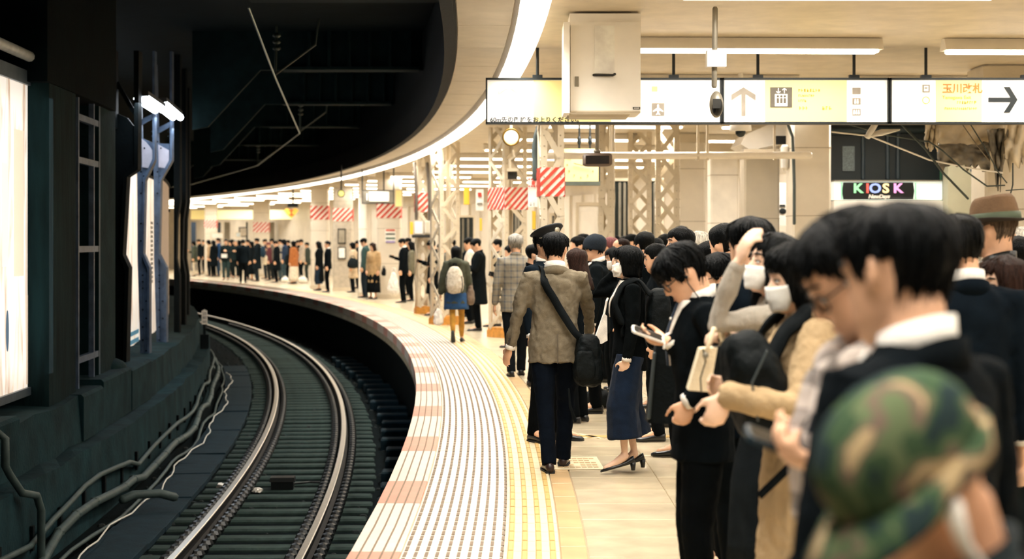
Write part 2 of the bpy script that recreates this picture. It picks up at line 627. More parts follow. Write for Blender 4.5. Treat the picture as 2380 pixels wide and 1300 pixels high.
tr2 = empty('cable_trough', P(149.22, 8, -1.24), 0, 'bluish grey concrete cable trough covers beside the left rail', 'cable trough')
ct.parent = tr2
for i in range(34):
    s = -4 + 1.0 * i
    q = ct if i == 0 else copy(ct)
    q.location = P(149.22, s, -1.235 + random.uniform(-0.012, 0.012)) - tr2.location
    q.rotation_euler = (random.uniform(-0.01, 0.01), random.uniform(-0.015, 0.015), s / RE + random.uniform(-0.01, 0.01))
for i, (px, py, lab) in enumerate(((598, 1142, 'crumpled white litter lying between the rails near the bottom edge'), (515, 1131, 'small crumpled white litter on the ballast left of the rails'), (908, 985, 'pale scrap of litter by the concrete blocks under the platform'))):
    d = (EYE + 1.27) * F / (py - HY)
    g = G()
    rn = random.Random(i)
    g.ell((0, 0, 0.02), M.Diagonal((0.06, 0.05, 0.035)), 9, 6)
    for v_ in g.v:
        v_ += V((rn.uniform(-1, 1), rn.uniform(-1, 1), rn.uniform(-0.5, 0.5))) * 0.02
        v_.z = max(v_.z, 0.0)
    o = g.build('litter_scrap', WHITEP, label=lab, cat='litter')
    o.location = ((px - HX) * d / F, d, -1.285)
# rubble and dust along the platform side (nobody could count it)
g = G()
rn = random.Random(5)
for i in range(900):
    r = rn.choice((rn.uniform(151.55, 152.1), rn.uniform(148.7, 149.9), rn.uniform(149.5, 151.5)))
    s = rn.uniform(0, 45)
    e = rn.uniform(0.02, 0.06)
    g.ell(P(r, s, -1.30), M.Rotation(rn.uniform(0, 3), 3, 'Z') @ M.Diagonal((e, e * 0.7, e * 0.6)), 5, 4)
g.build('track_rubble', mat('rubble', '141d1c', 0.9, 0.4, 8), label='dark loose stones scattered over the track bed', cat='stones', kind='stuff')


def arc_path(pts):
    return [P(r, s, z) for r, s, z in pts]


# conduits, cables, drainpipe along the left ledge
PIPEM = mat('dusty_pipe', '3a4845', 0.6, 0.25, 8, 0.3, 40)
rn = random.Random(9)
for i, (r, z, rad, nm, lab) in enumerate(((148.72, -0.95, 0.028, 'conduit', 'upper thin grey conduit clipped along the left ledge'),
                                          (148.80, -1.12, 0.045, 'conduit', 'thick jointed grey conduit along the foot of the left ledge'),
                                          (148.92, -1.22, 0.02, 'cable', 'lower grey cable lying at the foot of the left ledge'))):
    g = G()
    pts = []
    for k in range(40):
        s = 0 + 0.8 * k
        zz = z + 0.05 * math.sin(k * 0.9 + i) + (0.1 if (k // 6) % 3 == 1 and i < 2 else 0)
        pts.append((r + 0.025 * math.sin(k * 1.3 + i * 2), s, zz))
    g.tube(arc_path(pts), rad, 8)
    o = g.build(nm, PIPEM, None, True, lab, 'pipe' if nm == 'conduit' else 'cable')
    if i == 1:
        h = G()
        for k in range(26):
            p = P(r, 1 + 1.15 * k, z)
            pp = min((P(*q) for q in pts), key=lambda q: (q - p).length)
            h.ell(pp, M.Diagonal((0.055, 0.05, 0.055)), 8, 5)
        h.build('coupling', PIPEM, o, kind='stuff')
    if i == 0:
        h = G()
        for k in range(26):
            h.box(P(148.67, 1 + 1.1 * k, -0.98), (0.03, 0.06, 0.22), 0)
        h.build('bracket', SOOT, o, kind='stuff')
g = G()
pts = []
for k in range(60):
    s = 2.0 + 0.42 * k
    pts.append((149.05 + 0.05 * math.sin(k * 0.5) + 0.02 * math.sin(k * 1.7), s, -1.19 + 0.02 * abs(math.sin(k * 0.8))))
g.tube(arc_path(pts), 0.009, 6)
g.build('white_cable', mat('white_cable', 'd8d4c8', 0.6), None, True, 'thin white cable wandering over the cable trough covers', 'cable')
g = G()
s0 = hit(330, 149.1)
g.tube([P(148.9, s0, -1.1), P(149.0, s0 + 0.1, -1.06), P(149.25, s0 + 0.25, -1.07), P(149.4, s0 + 0.3, -1.12)], 0.05, 8)
g.build('cut_pipe', PIPEM, None, True, 'short cut grey pipe elbow lying on the trough covers', 'pipe')
g = G()
s0 = hit(40, 148.72)
g.tube([P(148.3, s0 - 0.4, 0.03), P(148.55, s0, 0.04), P(148.62, s0, -0.02), P(148.62, s0, -0.25), P(148.62, s0 + 0.14, -0.34), P(148.72, s0 + 0.16, -0.5), P(148.78, s0 + 0.42, -0.56), P(148.8, s0 + 0.5, -0.7), P(148.8, s0 + 0.5, -1.25)], 0.035, 10)
g.build('drain_pipe', PIPEM, None, True, 'bent grey drainpipe running down the left ledge at frame edge', 'pipe')
# marker post with number plate
s0 = hit(475, 148.56)
base = P(148.56, s0, -0.49)
mp_ = empty('marker_post', base, 0.25, 'small white plate with black figures on a dark post by the left ledge', 'marker')
g = G()
g.box((0, 0, 0.14), (0.16, 0.14, 0.28))
g.build('base', SOOT, mp_)
g = G()
g.box((0, 0, 0.42), (0.05, 0.04, 0.5))
g.build('post', SOOT, mp_)
g = G()
g.prism([(-0.055, 0), (0.055, 0), (0.055, 0.27), (0.0, 0.30), (-0.055, 0.27)], 0.012, M.Translation((0, -0.022, 0.48)) @ M.Rotation(PI / 2, 4, 'X'))
pl = g.build('number_plate', WHITEP, mp_)
for k, tx in enumerate(('25', '80', '60')):
    text(tx, 'figure', 0.055, BLK, pl, M.Translation((0, -0.036, 0.67 - 0.08 * k)) @ M.Rotation(PI / 2, 4, 'X'), 0.001, 'CENTER')

# overhead contact wire with its hanger
g = G()
g.tube([(-2.6, 17, 3.95), (-3.26, 23.7, 3.9), (-4.44, 36, 3.9), (-7.6, 51.4, 3.9), (-12.9, 69, 3.9), (-16, 76, 3.9)], 0.013, 6)
cw = g.build('contact_wire', mat('copper_wire', '9aa7a5', 0.35, 0.1, metal=0.8), None, True, 'overhead contact wire bending above the dark track', 'wire')
for x, y in ((-4.44, 36), (-7.6, 51.4), (-3.26, 23.7)):
    g = G()
    g.tube([(x, y, 3.92), (x + 0.02, y, 4.6)], 0.02, 6)
    g.tube([(x, y, 3.94), (x + 0.55, y, 4.35), (x + 0.6, y, 4.7)], 0.015, 6)
    for k in range(3):
        g.ell((x + 0.02, y, 4.3 + 0.09 * k), M.Diagonal((0.06, 0.06, 0.03)), 8, 5)
    g.build('hanger', mat('hanger', '2c3633', 0.5), cw)

# ================================================================ LEFT WALL: piers, lit advert, riveted steel columns


def adv(key, dark):
    m = bpy.data.materials.new(key)
    m.use_nodes = True
    nt = m.node_tree
    b = nt.nodes['Principled BSDF']
    tc = nt.nodes.new('ShaderNodeTexCoord')
    mp = nt.nodes.new('ShaderNodeMapping')
    mp.inputs['Scale'].default_value = (2.2, 2.2, 0.45)
    n = nt.nodes.new('ShaderNodeTexNoise')
    n.inputs['Scale'].default_value = 2.3
    n.inputs['Detail'].default_value = 6
    n.inputs['Distortion'].default_value = 0.6
    cr = nt.nodes.new('ShaderNodeValToRGB')
    e = cr.color_ramp.elements
    e[0].position, e[0].color = 0.30, (*lin(dark), 1)
    e[1].position, e[1].color = 0.52, (*lin('efe4d6'), 1)
    e2 = e.new(0.43)
    e2.color = (*lin('dcc9b6'), 1)
    nt.links.new(tc.outputs['Object'], mp.inputs[0])
    nt.links.new(mp.outputs[0], n.inputs['Vector'])
    nt.links.new(n.outputs[0], cr.inputs[0])
    nt.links.new(cr.outputs[0], b.inputs['Base Color'])
    nt.links.new(cr.outputs[0], b.inputs['Emission Color'])
    b.inputs['Emission Strength'].default_value = 0.75
    b.inputs['Roughness'].default_value = 0.25
    return m


ADV = adv('advert_print', 'b59a80')
s0, s1 = hit(-70, 148.1), hit(112, 148.1)
ab = empty('advert_lightbox', (0, 0, 0), 0, 'bright backlit advertisement board in grey frame on left wall', 'advert board')
g = G()
g.arc(rect(147.88, 148.06, 0.12, 3.3), s0, s1, 0.6)
g.build('box', DGREY, ab)
g = G()
g.arc(rect(148.06, 148.085, 0.17, 3.22), s0 + 0.02, s1 - 0.05, 0.6)
fa = g.build('lit_face', ADV, ab)
g = G()
g.arc(rect(148.06, 148.12, 0.09, 0.17), s0, s1, 0.6)
g.arc(rect(148.06, 148.12, 3.22, 3.36), s0, s1, 0.6)
g.arc(rect(148.06, 148.12, 0.12, 3.3), s1 - 0.06, s1, 0.6)
g.build('frame', mat('blued_frame', '59646c', 0.4, 0.2, 6, metal=0.5), ab)
# print of the advert: flat shapes on the face
g = G()
sp_ = hit(50, 148.1)
mm = M.Translation(P(148.088, hit(20, 148.1), 0.78)) @ M.Rotation(hit(20, 148.1) / RE, 4, 'Z') @ M.Rotation(PI / 2, 4, 'Z') @ M.Rotation(PI / 2, 4, 'X')
g.prism([(0.05 * math.cos(2 * PI * k / 20), 0.20 * math.sin(2 * PI * k / 20)) for k in range(20)], 0.003, mm)
g.build('printed_oval', glow('adv_blue', '2f4f66', 0.35), fa)
for (pa, pb, za, zb, hx) in ((36, 58, 1.3, 2.75, 'd9c3a8'), (70, 100, 0.9, 1.75, 'cdb9ad'), (8, 22, 1.4, 2.4, 'dccfc2'), (64, 76, 0.2, 1.1, 'd2bca6'), (92, 110, 0.35, 0.75, 'bfae98')):
    g = G()
    g.arc(rect(148.084, 148.088, za, zb), hit(pa, 148.1), hit(pb, 148.1), 0.2)
    g.build('printed_shape', glow('adv_' + hx, hx, 0.62), fa)
finish(ab, P(148, (s0 + s1) / 2, 0.02))
g = G()
g.tube([P(148.15, hit(-80, 148.1), 3.5), P(148.15, hit(112, 148.1), 3.5)], 0.055, 10)
g.build('wall_pipe', mat('pale_pipe', 'b9bdbb', 0.4), None, True, 'pale horizontal pipe above the lit advertisement board', 'pipe')


def pier(name, pa, pb, r0, r1, z0, z1, m_):
    g = G()
    g.arc(rect(r0, r1, z0, z1), hit(pa, r1), hit(pb, r1), 0.4)
    return g.build(name, m_, kind='structure')


PIERM = mat('streaked_concrete', '0d2022', 0.85, 0.6, 6, 0.6, 30, stretch=(1, 1, 0.15), spec=0.1)
pier('wall_left_pier', 114, 176, 147.7, 148.3, -0.03, 5.1, PIERM)
pier('wall_left_pier', 229, 268, 147.7, 148.25, -0.03, 5.1, CONC)
pier('wall_left_panel', 174, 232, 147.3, 147.4, -0.03, 5.1, mat('back_panel', '121c1c', 0.9, 0.4, 3))
pier('wall_left_strip', 203, 222, 147.4, 147.55, -0.03, 3.0, CONC2)
pier('wall_left_lintel', 110, 270, 147.6, 148.32, 3.25, 5.1, DARK)
g = G()
g.ell(P(148.2, hit(258, 148.2), 0.02), M.Diagonal((0.2, 0.35, 0.16)), 12, 8)
g.build('cement_lump', CONC, None, True, 'rounded lump of cement at the foot of the grey pier', 'cement')
fr = empty('steel_frame', (0, 0, 0), 0, 'grey steel ladder frame between two concrete piers on left wall', 'steel frame')
for px in (177, 213, 226):
    g = G()
    s = hit(px, 148.22)
    g.box(P(148.22, s, 1.65), (0.06, 0.05, 3.3), s / RE)
    g.build('upright', BLUEST, fr)
for z in (0.28, 1.52, 2.52, 3.0):
    g = G()
    g.arc(rect(148.19, 148.25, z, z + 0.07), hit(177, 148.22), hit(226, 148.22), 0.5)
    g.build('crossbar', BLUEST, fr)
finish(fr, P(148.2, hit(200, 148.2), 0))


def steel_column(px0, outline, m_, lab, face=None):
    # outline: (px, py) read on the photo, turned into tangential metres and heights at radius 148.15
    r = 148.15
    sc = hit(px0, r)
    c = P(r, sc, 0)
    root = empty('steel_column', P(r, sc, 0.0), sc / RE, lab, 'column')
    d = c.y
    k = d / F
    for nm, pts, th, dy in outline:
        g = G()
        poly = [((px - px0) * k, EYE - (py - HY) * k) for px, py in pts]
        # the column's web stands square to the track, so its outline faces along the platform
        g.prism(poly, th, M.Rotation(-sc / RE, 4, 'Z') @ M.Translation((0, dy, 0)) @ M.Rotation(PI / 2, 4, 'X'))
        g.build(nm, m_ if nm != 'gusset_plate' else (face or m_), root)
    return root, k


def outl(dx, w0, w1, w2):
    L = 322 + dx
    return [('web', [(L, 318 + dx * 0.4), (L + w0, 335), (L + w0, 372), (L + w1, 418), (L + w1 - 4, 590), (L + w2, 622), (L + w2, 835), (L + 6, 840), (L - 1, 600), (L, 380)], 0.03, 0.0),
            ('flange', [(L + w0 - 5, 120), (L + w0, 120), (L + w0, 374), (L + w1 + 1, 420), (L + w1 - 3, 590), (L + w2 + 1, 622), (L + w2 + 1, 835), (L + w2 - 4, 835), (L + w2 - 4, 626), (L + w1 - 8, 594), (L + w1 - 4, 416), (L + w0 - 5, 370)], 0.16, 0.08),
            ('flange', [(L - 2, 150), (L + 4, 150), (L + 10, 370), (L + 10, 600), (L + 14, 838), (L + 7, 838), (L, 600)], 0.14, 0.07)]


PALEST = mat('pale_blue_paint', 'b3b0bb', 0.45, 0.1, 8, 0.2, 30)
for dx, w0, w1, w2, m_, lab in ((0, 40, 17, 27, BLUEST, 'blue grey riveted steel column left of the tan panel'),
                                (38, 42, 15, 28, BLUEST, 'blue grey riveted steel column touching the tan panel')):
    ol = outl(dx, w0, w1, w2)
    L = 322 + dx
    ol.append(('gusset_plate', [(L + 2, 318 + dx * 0.35), (L + 18, 330 + dx * 0.3), (L + 34, 350), (L + 34, 372), (L + 30, 392), (L + 2, 388)], 0.02, -0.035))
    ol.append(('brace', [(L + 2, 282 + dx * 0.5), (L + w0, 262 + dx * 0.5), (L + w0, 274 + dx * 0.5), (L + 2, 296 + dx * 0.5)], 0.02, -0.035))
    root, k = steel_column(L + 20, ol, m_, lab, PALEST)
    g = G()
    for px, py in ((8, 330), (16, 345), (8, 400), (14, 410), (12, 425), (33, 307), (33, 318), (12, 640), (12, 655), (12, 670), (20, 700), (12, 720), (20, 740), (12, 760), (12, 790), (20, 815), (8, 450), (8, 520), (8, 560)):
        g.ell(((px - 20) * k, -0.07, EYE - (py - HY) * k), M.Diagonal((0.014, 0.014, 0.014)), 6, 4)
    rv = g.build('rivet', SOOT, root, kind='stuff')
    rv.rotation_euler = (0, 0, -hit(L + 20, 148.15) / RE)
L = 268
steel_column(290, [('web', [(L, 262), (L + 30, 275), (L + 58, 310), (L + 57, 392), (L + 30, 412), (L + 20, 590), (L + 36, 620), (L + 30, 855), (L, 860)], 0.05, 0.0),
                   ('brace', [(L, 195), (L + 8, 190), (L + 50, 262), (L + 50, 280)], 0.03, 0.0), ('flange', [(L, 120), (L + 7, 120), (L + 7, 300), (L, 300)], 0.16, 0.0),
                   ('flange', [(L + 47, 120), (L + 59, 120), (L + 57, 395), (L + 32, 412), (L + 22, 592), (L + 36, 622), (L + 30, 855), (L + 22, 855), (L + 27, 628), (L + 14, 594), (L + 23, 408), (L + 49, 385)], 0.22, 0.1)],
             SOOT, 'black riveted steel column right of the grey concrete pier')
for i, (px, wd) in enumerate(((412, 14), (426, 13), (438, 12))):
    steel_column(px, [('web', [(px - wd * 0.5, 110), (px + wd * 0.6, 110), (px + wd * 0.6, 470), (px + 1, 510), (px, 600), (px + wd * 0.5, 640), (px + wd * 0.5, 775 - 12 * i), (px - wd * 0.5, 780 - 12 * i)], 0.04, 0.0),
                      ('flange', [(px + wd * 0.35, 110), (px + wd * 0.6, 110), (px + wd * 0.6, 470), (px + 2, 510), (px, 600), (px + wd * 0.5, 640), (px + wd * 0.5, 775 - 12 * i), (px + wd * 0.25, 775 - 12 * i), (px - 3, 600), (px - 2, 508), (px + wd * 0.35, 466)], 0.16, 0.08)],
                 SOOT, ('dark steel column just right of the tan panel', 'middle one of the three dark steel columns at far end of left wall', 'farthest dark steel column at the end of the left wall')[i])
# lit boards of the neighbouring platform seen between the columns
for i, (pa, pb, z0, z1, m_, lab) in enumerate(((291, 322, -0.35, 2.75, ADV, 'white lit board seen between black and blue steel columns'),
                                               (330, 364, -0.2, 2.75, adv('advert_print_b', 'c9b79a'), 'cream lit board with faint writing between the blue steel columns'),
                                               (366, 411, -0.3, 2.85, mat('tan_board', 'b39a80', 0.6, 0.06, 5, emit=0.4), 'plain tan board right of the blue steel columns'),
                                               (419, 432, 0.0, 2.3, mat('tan_board', 'b39a80'), 'narrow tan board between the dark steel columns'))):
    r = 147.75
    g = G()
    g.arc(rect(r - 0.06, r, z0, z1), hit(pa, r), hit(pb, r), 0.5)
    o = g.build('lit_board', m_, None, False, lab, 'board')
    g = G()
    g.arc(rect(r - 0.02, r + 0.03, z0 - 0.05, z0), hit(pa, r), hit(pb, r), 0.5)
    g.arc(rect(r - 0.02, r + 0.03, z1, z1 + 0.05), hit(pa, r), hit(pb, r), 0.5)
    g.build('board_frame', SOOT, o)
    if i == 0:
        g = G()
        for z in (-0.3, 0.02, 0.15):
            g.arc(rect(r, r + 0.006, z, z + (0.25 if z < 0 else 0.07)), hit(pa, r), hit(pb, r), 0.5)
        g.build('blue_band', glow('adv_sea', '4d86a0', 0.45), o)
    if i == 1:
        g = G()
        for k in range(14):
            z = 0.9 + 0.08 * k
            g.arc(rect(r, r + 0.004, z, z + 0.05), hit(350, r), hit(355, r), 0.5)
        g.build('lettering', GREYM, o, kind='stuff')
# bare tube fixture over the blue columns
lf = empty('tube_fixture', (0, 0, 0), 0, 'glaring bare fluorescent fixture on top of the blue steel columns', 'light')
r = 148.36
for k, (pa, pb, z) in enumerate(((329, 371, 3.60), (373, 411, 3.70))):
    g = G()
    sa, sb = hit(pa, r), hit(pb, r)
    g.arc(rect(r - 0.09, r + 0.09, z, z + 0.07), sa, sb, 0.4)
    g.build('housing', DGREY, lf)
    g = G()
    for dr in (-0.06, 0.06):
        g.tube([P(r + dr, sa + 0.05, z - 0.03), P(r + dr, sb - 0.05, z - 0.03)], 0.055, 8)
    g.build('tube', glow('bare_tube', 'eef6ff', 9), lf)
finish(lf, P(r, hit(370, r), 3.7))
lf = empty('tube_fixture', (0, 0, 0), 0, 'bright fluorescent fixture glimpsed behind the black steel column', 'light')
r = 147.4
g = G()
sa, sb = hit(262, r), hit(352, r)
g.arc(rect(r - 0.1, r + 0.1, 3.42, 3.52), sa, sb, 0.4)
g.build('housing', DGREY, lf)
g = G()
for dr in (-0.07, 0.07):
    g.tube([P(r + dr, sa, 3.33), P(r + dr, sb, 3.36)], 0.09, 8)
g.build('tube', glow('bare_tube', 'eef6ff', 9), lf)
finish(lf, P(r, (sa + sb) / 2, 3.42))
g = G()
g.ell(P(147.62, hit(180, 147.6), 3.1), M.Diagonal((0.05, 0.05, 0.04)), 10, 6)
g.build('spot_lamp', TUBE2, None, True, 'tiny bright lamp at the top of the steel ladder frame', 'lamp')
# ================================================================ PLATFORM: lights, signs, columns, kiosk
for i in range(19):
    s = -11 + 6.0 * i
    lf = empty('strip_light', P(153.05, s + 3, 3.45), 0, 'long white fluorescent strip light, one of the run curving under the roof edge', 'light', 'strip lights along the roof edge')
    g = G()
    g.arc([(152.9, 3.6), (152.94, 3.49), (153.16, 3.49), (153.2, 3.6)], s + 0.02, s + 5.98, 1.0)
    o = g.build('housing', WHITEP, lf)
    g = G()
    g.arc([(152.93, 3.49), (152.96, 3.455), (153.14, 3.455), (153.17, 3.49)], s + 0.05, s + 5.95, 1.0)
    g.build('diffuser', TUBE, lf)
    for c in lf.children:
        c.location = -V(lf.location)
fx = None
for k, (r, s) in enumerate(CROSS):
    if fx is None:
        fx = empty('cross_light')
        g = G()
        g.loft([[(-1.2, y, z) for y, z in ((-0.05, 0.15), (0.05, 0.15), (0.11, 0.04), (-0.11, 0.04))], [(1.2, y, z) for y, z in ((-0.05, 0.15), (0.05, 0.15), (0.11, 0.04), (-0.11, 0.04))]])
        g.build('housing', WHITEP, fx)
        for y in (-0.06, 0.06):
            h = G()
            h.tube([(-1.15, y, 0.025), (1.15, y, 0.025)], 0.018, 6)
            h.build('tube', TUBE, fx)
        q = fx
    else:
        q = copy(fx)
        for c in list(fx.children):
            copy(c, parent=q)
    q.location = P(r, s, 3.445)
    q.rotation_euler = (0, 0, s / RE)
    tag(q, 'white twin fluorescent tube fixture set crosswise under the platform ceiling', 'light', 'crosswise tube lights on the ceiling')


class Thing:                                      # parts laid out in world space under one Empty, brought home by done()
    def __init__(self, name, label, cat, base, group=None):
        self.o = empty(name, (0, 0, 0), 0, label, cat, group)
        self.base = base

    def part(self, g, name, m_, smooth=False, kind=None, parent=None, label=None):
        return g.build(name, m_, parent or self.o, smooth, label, None, None, kind)

    def done(self):
        finish(self.o, self.base)
        return self.o


RX = M.Rotation(PI / 2, 4, 'X')


def flat(px0, py0, px1, py1, d, th=0.01, g=None):  # upright slab facing the rails' near end
    g = g or G()
    a, b = W(px0, py0, d), W(px1, py1, d)
    g.box((a + b) / 2, (abs(b.x - a.x), th, abs(a.z - b.z)))
    return g


def writing(t, body, px, py, hpx, d, m_, name='lettering', align='LEFT', shear=0.0, bold=0.0, parent=None):
    return text(body, name, hpx * d / F, m_, parent or t.o, M.Translation(W(px, py, d)) @ RX, 0.0012, align, shear, bold)


INK = mat('sign_ink', '10181a', 0.5)
SEPIA = mat('sign_overexposed_brown', '8a8072', 0.5, emit=0.35)  # dark print paled in its colour, as overexposure washes it out
PALEY = mat('sign_overexposed_yellow', 'c9a93e', 0.5, emit=0.25)  # overexposed look of the print put into the colour
ORANGE = mat('sign_orange', 'b8702c', 0.5, emit=0.3)


def arrow(px, py, w_, h_, d, m_, rot, t):
    # arrow pointing up in px units, turned by rot
    th = w_ * 0.17
    hw = w_ / 2
    poly = [(-th / 2 * 1.0, -h_ / 2), (th / 2, -h_ / 2), (th / 2, h_ / 2 - th * 1.6), (hw, h_ / 2 - hw * 1.02 - th * 0.2), (hw, h_ / 2 - hw * 1.02 + th * 1.2), (0, h_ / 2),
            (-hw, h_ / 2 - hw * 1.02 + th * 1.2), (-hw, h_ / 2 - hw * 1.02 - th * 0.2), (-th / 2, h_ / 2 - th * 1.6)]
    k = d / F
    g = G()
    g.prism([(x * k, y * k) for x, y in poly], 0.003, M.Translation(W(px, py, d)) @ RX @ M.Rotation(rot, 4, 'Z'))
    return t.part(g, 'arrow', m_)


DS = 17.3


def hanging_sign(pa, pb, label):
    t = Thing('direction_sign', label, 'sign', W((pa + pb) / 2, 287, DS))
    g = G()
    a, b = W(pa, 181, DS), W(pb, 288, DS)
    g.box(((a.x + b.x) / 2, DS + 0.09, (a.z + b.z) / 2), (b.x - a.x, 0.16, a.z - b.z))
    t.part(g, 'case', DGREY)
    g = flat(pa + 3, 186, pb - 3, 284, DS, 0.02)
    t.part(g, 'lit_panel', SIGNW)
    g = G()
    for q in ((pa, 181, pb, 186), (pa, 284, pb, 288.5), (pa, 181, pa + 4, 288), (pb - 4, 181, pb, 288)):
        flat(*q, DS - 0.01, 0.03, g)
    t.part(g, 'frame', INK)
    for px in (pa + (pb - pa) * 0.22, pa + (pb - pa) * 0.8):
        g = G()
        p = W(px, 181, DS)
        g.tube([(p.x, DS + 0.08, p.z), (p.x, DS + 0.08, 3.6)], 0.016, 8)
        g.box((p.x, DS + 0.08, p.z + 0.02), (0.10, 0.06, 0.03))
        t.part(g, 'hanger_rod', INK)
    return t


DF = DS - 0.012


def faint(t, px0, px1, py, h):                    # a row of characters washed out by overexposure, painted as pale strokes
    rn_ = random.Random(px0 + py)
    g = G()
    px = px0
    while px < px1:
        w_ = rn_.uniform(0.35, 0.7) * h
        flat(px, py - h / 2, px + w_ * 0.35, py + h / 2, DF - 0.01, 0.004, g)
        flat(px, py + rn_.choice((-0.5, -0.1, 0.3)) * h, px + w_, py + rn_.choice((-0.3, 0.1, 0.5)) * h, DF - 0.01, 0.004, g)
        px += h * 0.95
    t.part(g, 'faint_lettering', PALEY, kind='stuff')


t = hanging_sign(1129, 1677, 'long backlit direction sign at left, partly hidden behind the white hanging box')
t.part(flat(1240, 187, 1420, 283, DF), 'yellow_panel', SIGNY)
arrow(1183, 232, 46, 78, DF - 0.006, mat('sign_overexposed_grey', 'c4bdae', 0.5, emit=0.3), 0, t)  # arrow nearly panel-coloured: the overexposure is painted in
writing(t, '60m先の階段をお上りください。', 1139, 283.6, 10.5, DF - 0.012, INK, bold=0.0016)
t.part(flat(1515, 201, 1528, 213, DF), 'yellow_square', SIGNY)
t.part(flat(1515, 216, 1528, 229, DF), 'blue_square', glow('sign_blue', 'b9cfe8', 0.5))
t.part(flat(1515, 240, 1544, 269, DF), 'airport_square', SEPIA)
k = DF / F
g = G()
half = [(0, 13), (2.2, 10), (2.2, 4), (12, -3), (12, -6), (2.4, -2.5), (2, -8), (5, -11), (5, -13), (0, -11.5)]
poly = [(x * k, y * k) for x, y in half] + [(-x * k, y * k) for x, y in half[::-1][1:-1]]
g.prism(poly, 0.004, M.Translation(W(1529.5, 254.5, DF - 0.006)) @ RX)
t.part(g, 'airport_symbol', SIGNW)
t.done()
t = hanging_sign(1679, 2066, 'backlit sign with grey up arrow and lift symbol on yellow, middle of the row')
arrow(1728, 236, 56, 66, DF - 0.006, SEPIA, 0, t)
t.part(flat(1778, 187, 1968, 283, DF), 'yellow_panel', SIGNY)
t.part(flat(1790, 203, 1841, 250, DF - 0.006), 'lift_square', mat('sign_dark_brown', '5d564a', 0.5))
g = flat(1801, 219, 1830, 247, DF - 0.014)
t.part(g, 'lift_car', SIGNW)
for k_, px in enumerate((1808, 1816, 1824)):
    g = G()
    p = W(px, 224, DF - 0.022)
    g.ell(p, M.Diagonal((0.013, 0.004, 0.013)), 8, 5)
    flat(px - 2.7, 228, px + 2.7, 240, DF - 0.022, 0.006, g)
    t.part(g, 'lift_rider', mat('sign_dark_brown', '5d564a'))
for px, rot in ((1809, PI), (1823, 0)):
    arrow(px, 211, 10, 12, DF - 0.016, SIGNW, rot, t)
faint(t, 1856, 1904, 210, 7)
faint(t, 1856, 1894, 222, 5)
faint(t, 1856, 1872, 234, 5)
faint(t, 1858, 1878, 251, 8)
faint(t, 1912, 1934, 251, 8)
for py in (211, 235, 260):
    t.part(flat(1981, py - 7, 2000, py + 8, DF), 'icon_square', SEPIA)
for py, n in ((235, 2), (260, 3)):
    for k_ in range(n):
        px = 1990.5 + (k_ - (n - 1) / 2) * 5.5
        g = G()
        g.ell(W(px, py - 3, DF - 0.008), M.Diagonal((0.008, 0.003, 0.008)), 8, 5)
        flat(px - 2, py - 1, px + 2, py + 6, DF - 0.008, 0.004, g)
        t.part(g, 'icon_figure', SIGNW)
t.done()
t = hanging_sign(2068, 2470, 'backlit sign with black right arrow and orange writing on yellow, at right')
t.part(flat(2175, 187, 2282, 283, DF), 'yellow_panel', SIGNY)
writing(t, '玉川改札', 2190, 214, 17, DF - 0.01, ORANGE, bold=0.002)
writing(t, 'Tamagawa Exit', 2190, 230, 8, DF - 0.01, PALEY)
faint(t, 2225, 2269, 238, 6)
faint(t, 2196, 2269, 252, 5)
arrow(2331, 232, 60, 68, DF - 0.006, INK, -PI / 2, t)
t.part(flat(2144, 197, 2161, 215, DF), 'train_square', SEPIA)
g = flat(2147.5, 200, 2157.5, 212, DF - 0.008)
t.part(g, 'train_symbol', SIGNW)
t.part(flat(2149.5, 203, 2155.5, 206, DF - 0.016), 'train_window', SEPIA)
g = G()
g.tube([W(2152.5 + 8 * math.cos(a * PI / 8), 233 + 8 * math.sin(a * PI / 8), DF - 0.005) for a in range(17)], 0.004, 5)
t.part(g, 'ring_symbol', PALEY)
t.done()

# white equipment box hanging in front of the sign
d = 14.6
t = Thing('equipment_box', 'cream metal equipment box with a door hanging from ceiling in front of sign', 'cabinet', W(1400, 262, d))
a, b = W(1324, 40, d), W(1489, 262, d)
g = G()
x0, x1, z0, z1 = a.x, b.x, b.z, 3.58
dep = 0.42
rr = [[(x0, d, z), (x1, d, z), (x1, d + dep, z), (x0, d + dep, z)] for z in (z0, z1)]
g.loft([[(x0 + 0.02, d + 0.02, z0 - 0.01), (x1 - 0.02, d + 0.02, z0 - 0.01), (x1 - 0.02, d + dep, z0 - 0.01), (x0 + 0.02, d + dep, z0 - 0.01)]] + rr)
t.part(g, 'casing', mat('box_enamel', 'fbf6ec', 0.4, 0.02))
g = flat(1326, 52, 1487, 258, d - 0.012, 0.022)
t.part(g, 'door', mat('box_enamel', 'fbf6ec'))
g = flat(1336, 178, 1345, 201, d - 0.027, 0.012)
lk = t.part(g, 'lock_plate', GREYM)
g = flat(1471, 249, 1488, 254, d - 0.026, 0.006)
t.part(g, 'name_badge', INK)
g = flat(1473, 250.3, 1486, 252.6, d - 0.031, 0.004)
t.part(g, 'badge_face', WHITEP)
g = flat(1326, 258, 1487, 262, d - 0.02, 0.05)
t.part(g, 'drip_rail', CREAM)
g = flat(1382, 60, 1428, 171, d - 0.03, 0.015)
t.part(g, 'paper_notice', mat('paper', 'f4efe6', 0.7))
g = G()
p = W(1424, 175, d - 0.06)
g.tube([p + V((-0.16, 0.03, 0.005)), p, p + V((0.02, 0.0, 0.01))], 0.011, 6)
t.part(g, 'latch_bar', DGREY)
g = flat(1308, 60, 1322, 268, d + 0.1, 0.5)
t.part(g, 'side_flange', WHITEP)
g = G()
p = W(1405, 266, d + 0.2)
